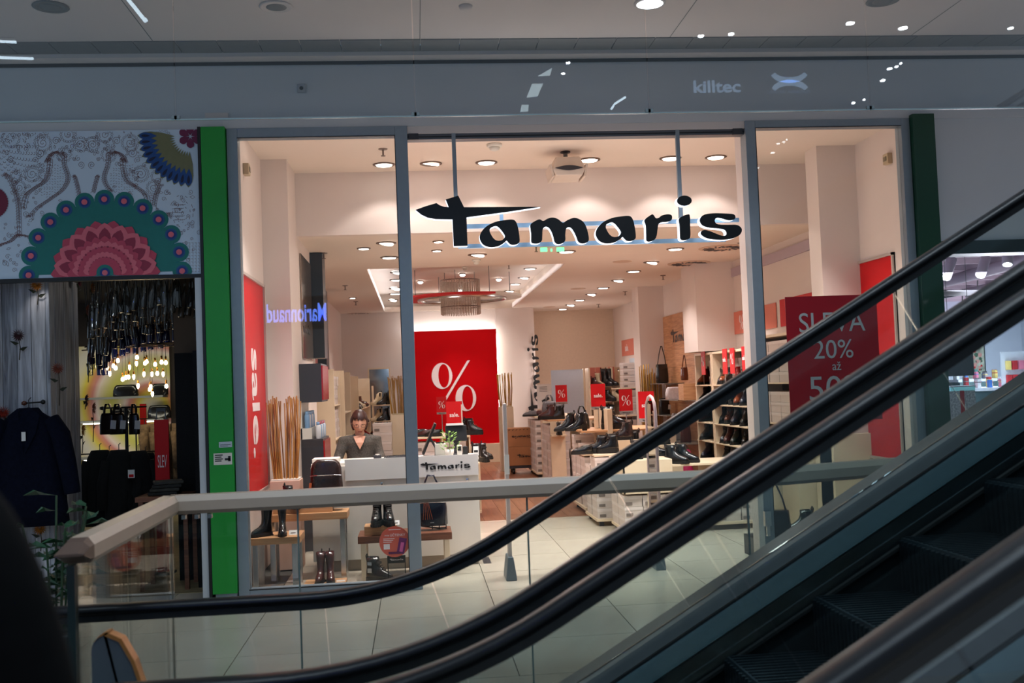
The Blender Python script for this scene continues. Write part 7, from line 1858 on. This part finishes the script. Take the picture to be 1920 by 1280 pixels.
for k in range(26):
    MB().lathe([(.001, -.002), (rb.uniform(.02, .05), 0), (.001, .002)], seg=6).build('flower_print', [RED, mat('leafprint', rgb(60, 90, 60), .6), mat('pinkprint', rgb(220, 150, 140), .6)][k % 3], q).matrix_basis = Matrix.Translation((rb.uniform(-w + .08, w - .08), -.013, rb.uniform(.08, h - .08))) @ Matrix.Rotation(PI / 2, 4, 'X')
q = thing('glass_banner', 'dark grey translucent banner at the left of the right shop entrance', 'banner', aY(1800, 672, 9.2)); MB().box(-.13, .13, 0, .01, -.16, .16).build('sheet', mat('dark_lilac_banner', rgb(84, 80, 88), .5, vary=.05), q)
MB().tube([(-.1, 0, .16), (-.1, 0, 1.0)], .003, 4).tube([(.1, 0, .16), (.1, 0, 1.0)], .003, 4).build('cords', GRILLE, q)
for i, (px, py, lab) in enumerate([(1762, 635, 'small green square sticker on the dark green column'), (1763, 652, 'small blue square sticker on the dark green column')]):
    c = aY(px, py, FY - .052); q = thing('square_sticker', lab, 'sticker', c); MB().box(-.04, .04, 0, .002, -.035, .035).build('sheet', mat('sticker_g%d' % i, rgb(*[(110, 150, 60), (60, 120, 130)][i]), .5), q); MB().box(-.01, .01, -.001, 0, -.02, .02).box(-.02, .02, -.001, 0, .015, .022).build('print', BLACK, q)
# merchandise tables
IT = [mat('goods_%d' % i, rgb(*c), .5, vary=.2, scale=9) for i, c in enumerate([(190, 40, 50), (220, 220, 226), (60, 110, 190), (220, 120, 150), (150, 140, 150), (230, 200, 120), (90, 150, 150), (70, 64, 74)])]
for ti, (px0, px1, py, Y) in enumerate([(1790, 1905, 728, 13.2), (1775, 1870, 712, 15.6)]):
    a, b = aY(px0, py, Y), aY(px1, py, Y); q = thing('goods_table', '%s table heaped with small coloured goods in the right shop' % ['nearer', 'farther'][ti], 'table', ((a.x + b.x) / 2, Y, 0)); w = (b.x - a.x) / 2
    MB().box(-w, w, -.35, .35, a.z - .04, a.z).build('table_top', WHT, q); MB().box(-w + .05, w - .05, -.3, .3, 0, a.z - .04).build('base', mat('table_teal', rgb(60, 84, 90), .5), q)
    for k in range(16):
        x = a.x + (b.x - a.x) * (k + .5) / 16; hh = rb.uniform(.05, .15); c = IT[(k * 3 + ti) % 8]
        q2 = thing('goods_box', 'small coloured goods pack on the %s table of the right shop, %s' % (['nearer', 'farther'][ti], ['left half', 'right half'][k // 8]), 'package', (x, Y - .25 + .1 * (k % 3), a.z), rb.uniform(-.3, .3), 'goods packs on the %s table, %s half' % (['nearer', 'farther'][ti], ['left', 'right'][k // 8]))
        boxm(w * .10, .08, hh).build('pack', c, q2, bevel=.003); boxm(w * .104, .082, .012, hh * .6).build('band', IT[(k + 4) % 8], q2)
q = thing('red_goods_rack', 'rack of hanging red goods at the right picture edge', 'rack', aY(1905, 705, 12.0)); 
for k in range(8): MB().box(-.12 + (k % 4) * .08, -.06 + (k % 4) * .08, -.02, .02, .06 + .17 * (k // 4) - .15, .17 + .17 * (k // 4) - .15).build('pack', IT[[0, 0, 3, 0, 5, 0, 3, 0][k]], q, bevel=.004)
MB().box(-.16, .2, .03, .05, -1.2, .3).build('back_board', WHT, q)
q = thing('gift_box', 'white patterned gift box with a red ribbon at the foot of the right shop', 'box', aY(1797, 800, 9.4)); boxm(.26, .2, .34).build('carton', mat('dotted_carton', rgb(190, 186, 190), .5, vary=.5, scale=60), q); boxm(.04, .205, .342).build('ribbon', IT[0], q)
q = thing('pale_crate', 'pale turquoise lit crate on top of the gift box', 'box', aY(1797, 745, 9.4)); boxm(.24, .18, .10).build('carton', glow('turquoise_lit', (.35, .72, .80), .6), q); boxm(.25, .19, .01, .1).build('lid', WHT, q)

# ================================================================== BEHIND THE CAMERA: lit signs and lamps that only show as reflections
BLU = glow('blue_sign_light', (.12, .24, 1.0), 22)
def back_sign(s, px0, px1, py, Yg, D, m, lab, mirror, hpx, emb=None):
    """a lit sign across the atrium; D = path length via the glass plane Yg"""
    a, b = aY(px0, py, D), aY(px1, py, D); w = b.x - a.x; h = hpx / F_PX * D
    q = thing('lit_sign', lab, 'sign', ((a.x + b.x) / 2, 2 * Yg - D, a.z))
    u = (-1, 0, 0) if not mirror else (1, 0, 0)
    me = text(s, w=w, h=h, depth=.02, bold=.02)
    if mirror: me.transform(Matrix.Diagonal((-1, 1, 1, 1)))
    on(me, (0, 0, 0), (-1, 0, 0), (0, 0, 1), m, 'lettering', q)
    if not mirror: MB().box(-w * .55, w * .55, -.1, -.03, -h * .9, h * .9).build('board', BLACK, q)
    return q
back_sign('Marionnaud', 500, 612, 588, 8.4, 19.0, BLU, 'blue lit script sign of the shop across the atrium, seen only as a reflection', False, 34)
q = back_sign('killtec', 1300, 1388, 163, 5.8, 17.0, glow('pale_sign_light', (.45, .62, .85), 3.0), 'pale lit sport sign across the atrium, seen only as a reflection', True, 24)
q2 = thing('lit_sign', 'pale lit emblem sign beside the sport sign across the atrium, seen only as a reflection', 'sign', (0, 2 * 5.8 - 17, 0))
a = aY(1480, 152, 17.0); q2.location = (a.x, 11.6 - 17, a.z)
arc1 = [(.34 * math.cos(t), .17 + .21 * math.sin(t)) for t in [math.radians(200 + 14 * k) for k in range(11)]]; arc2 = [(.34 * math.cos(t) * .8, .19 + .13 * math.sin(t)) for t in [math.radians(340 - 14 * k) for k in range(11)]]
up = arc1 + arc2; dn = [(x, -y - .02) for x, y in up]
on(flat([up], .02), (0, 0, 0), (-1, 0, 0), (0, 0, 1), _M['pale_sign_light'], 'emblem', q2); on(flat([dn], .02), (0, 0, 0), (-1, 0, 0), (0, 0, 1), _M['pale_sign_light'], 'emblem', q2)
q = back_sign('UNDER ARMOUR', 1438, 1520, 173, 5.8, 17.0, glow('dim_sign_light', (.3, .42, .6), 1.0), 'small lit lettering under the emblem across the atrium, seen only as a reflection', True, 6)
LW_ = glow('atrium_tube', (.72, .88, 1), 12); WS = glow('atrium_spot', (.95, .97, 1), 30)
def back_tube(p0, p1, D, lab, r=.03):
    a, b = aY(*p0, D), aY(*p1, D); c = (a + b) / 2; M_ = lambda v: Vector((v.x - c.x, -(v.y - c.y), v.z - c.z))
    q = thing('tube_lamp', lab, 'ceiling light', (c.x, 11.6 - D, c.z)); MB().tube([M_(a), M_(b)], r, 8).build('tube', LW_, q); MB().tube([M_(a) + Vector((0, 0, .05)), M_(b) + Vector((0, 0, .05))], r * .9, 6).build('housing', GRILLE, q)
back_tube((238, -5), (274, 40), 14, 'slanting tube lamp high over the atrium, seen as the steep streak in the glass')
back_tube((-20, 77), (30, 79), 15, 'tube lamp high over the atrium, upper streak at the left edge of the glass', .02)
back_tube((-30, 107), (62, 110), 15, 'tube lamp high over the atrium, lower streak at the left edge of the glass', .02)
back_tube((1146, 205), (1152, 195), 17, 'bent tube lamp across the atrium, its lower piece', .018); back_tube((1152, 195), (1173, 182), 17, 'bent tube lamp across the atrium, its upper piece', .018)
for i, (px, py, r) in enumerate([(1314, 68, .05), (1371, 64, .05), (1594, 44, .07), (1693, 53, .07), (1895, 53, .045), (1065, 118, .035), (1056, 138, .03), (1668, 129, .04), (1681, 125, .03), (1655, 151, .04), (1689, 119, .02), (1600, 193, .03), (1620, 187, .02)]):
    c = aY(px, py, 16.0); q = thing('atrium_spotlight', 'round spotlight across the atrium, seen only as a bright dot in the glass', 'ceiling light', (c.x, 11.6 - 16.0, c.z), 0, 'atrium spotlights')
    MB().lathe([(.001, -.02), (r, -.01), (r, .01), (.001, .02)], seg=12).build('lamp', WS, q)
LW2 = glow('atrium_window', (.75, .9, .95), 5)
for i, pl in enumerate([[(1008, 143), (1035, 128), (1031, 142)], [(987, 183), (997, 158), (1018, 157), (1008, 181)], [(975, 210), (978, 197), (991, 197), (990, 209)]]):
    P = [aY(*p, 17.0) for p in pl]; c = P[0]; q = thing('atrium_window', 'bright slanting skylight facet across the atrium, %s' % ['upper', 'middle', 'lower'][i], 'window', (c.x, 11.6 - 17, c.z), 0, 'atrium skylight facets')
    me = flat([[(p.x - c.x, p.z - c.z) for p in P]], .02); me.transform(Matrix.Diagonal((-1, 1, 1, 1))); on(me, (0, 0, 0), (-1, 0, 0), (0, 0, 1), LW2, 'pane', q)
for _l, _v in _labels.items():
    if len(_v) > 1 and len({g for n, g in _v} ) > 1 or (len(_v) > 1 and _v[0][1] is None): print('DUP LABEL', _l, len(_v))
    if not 4 <= len(_l.split()) <= 16: print('LABEL LEN', len(_l.split()), _l)
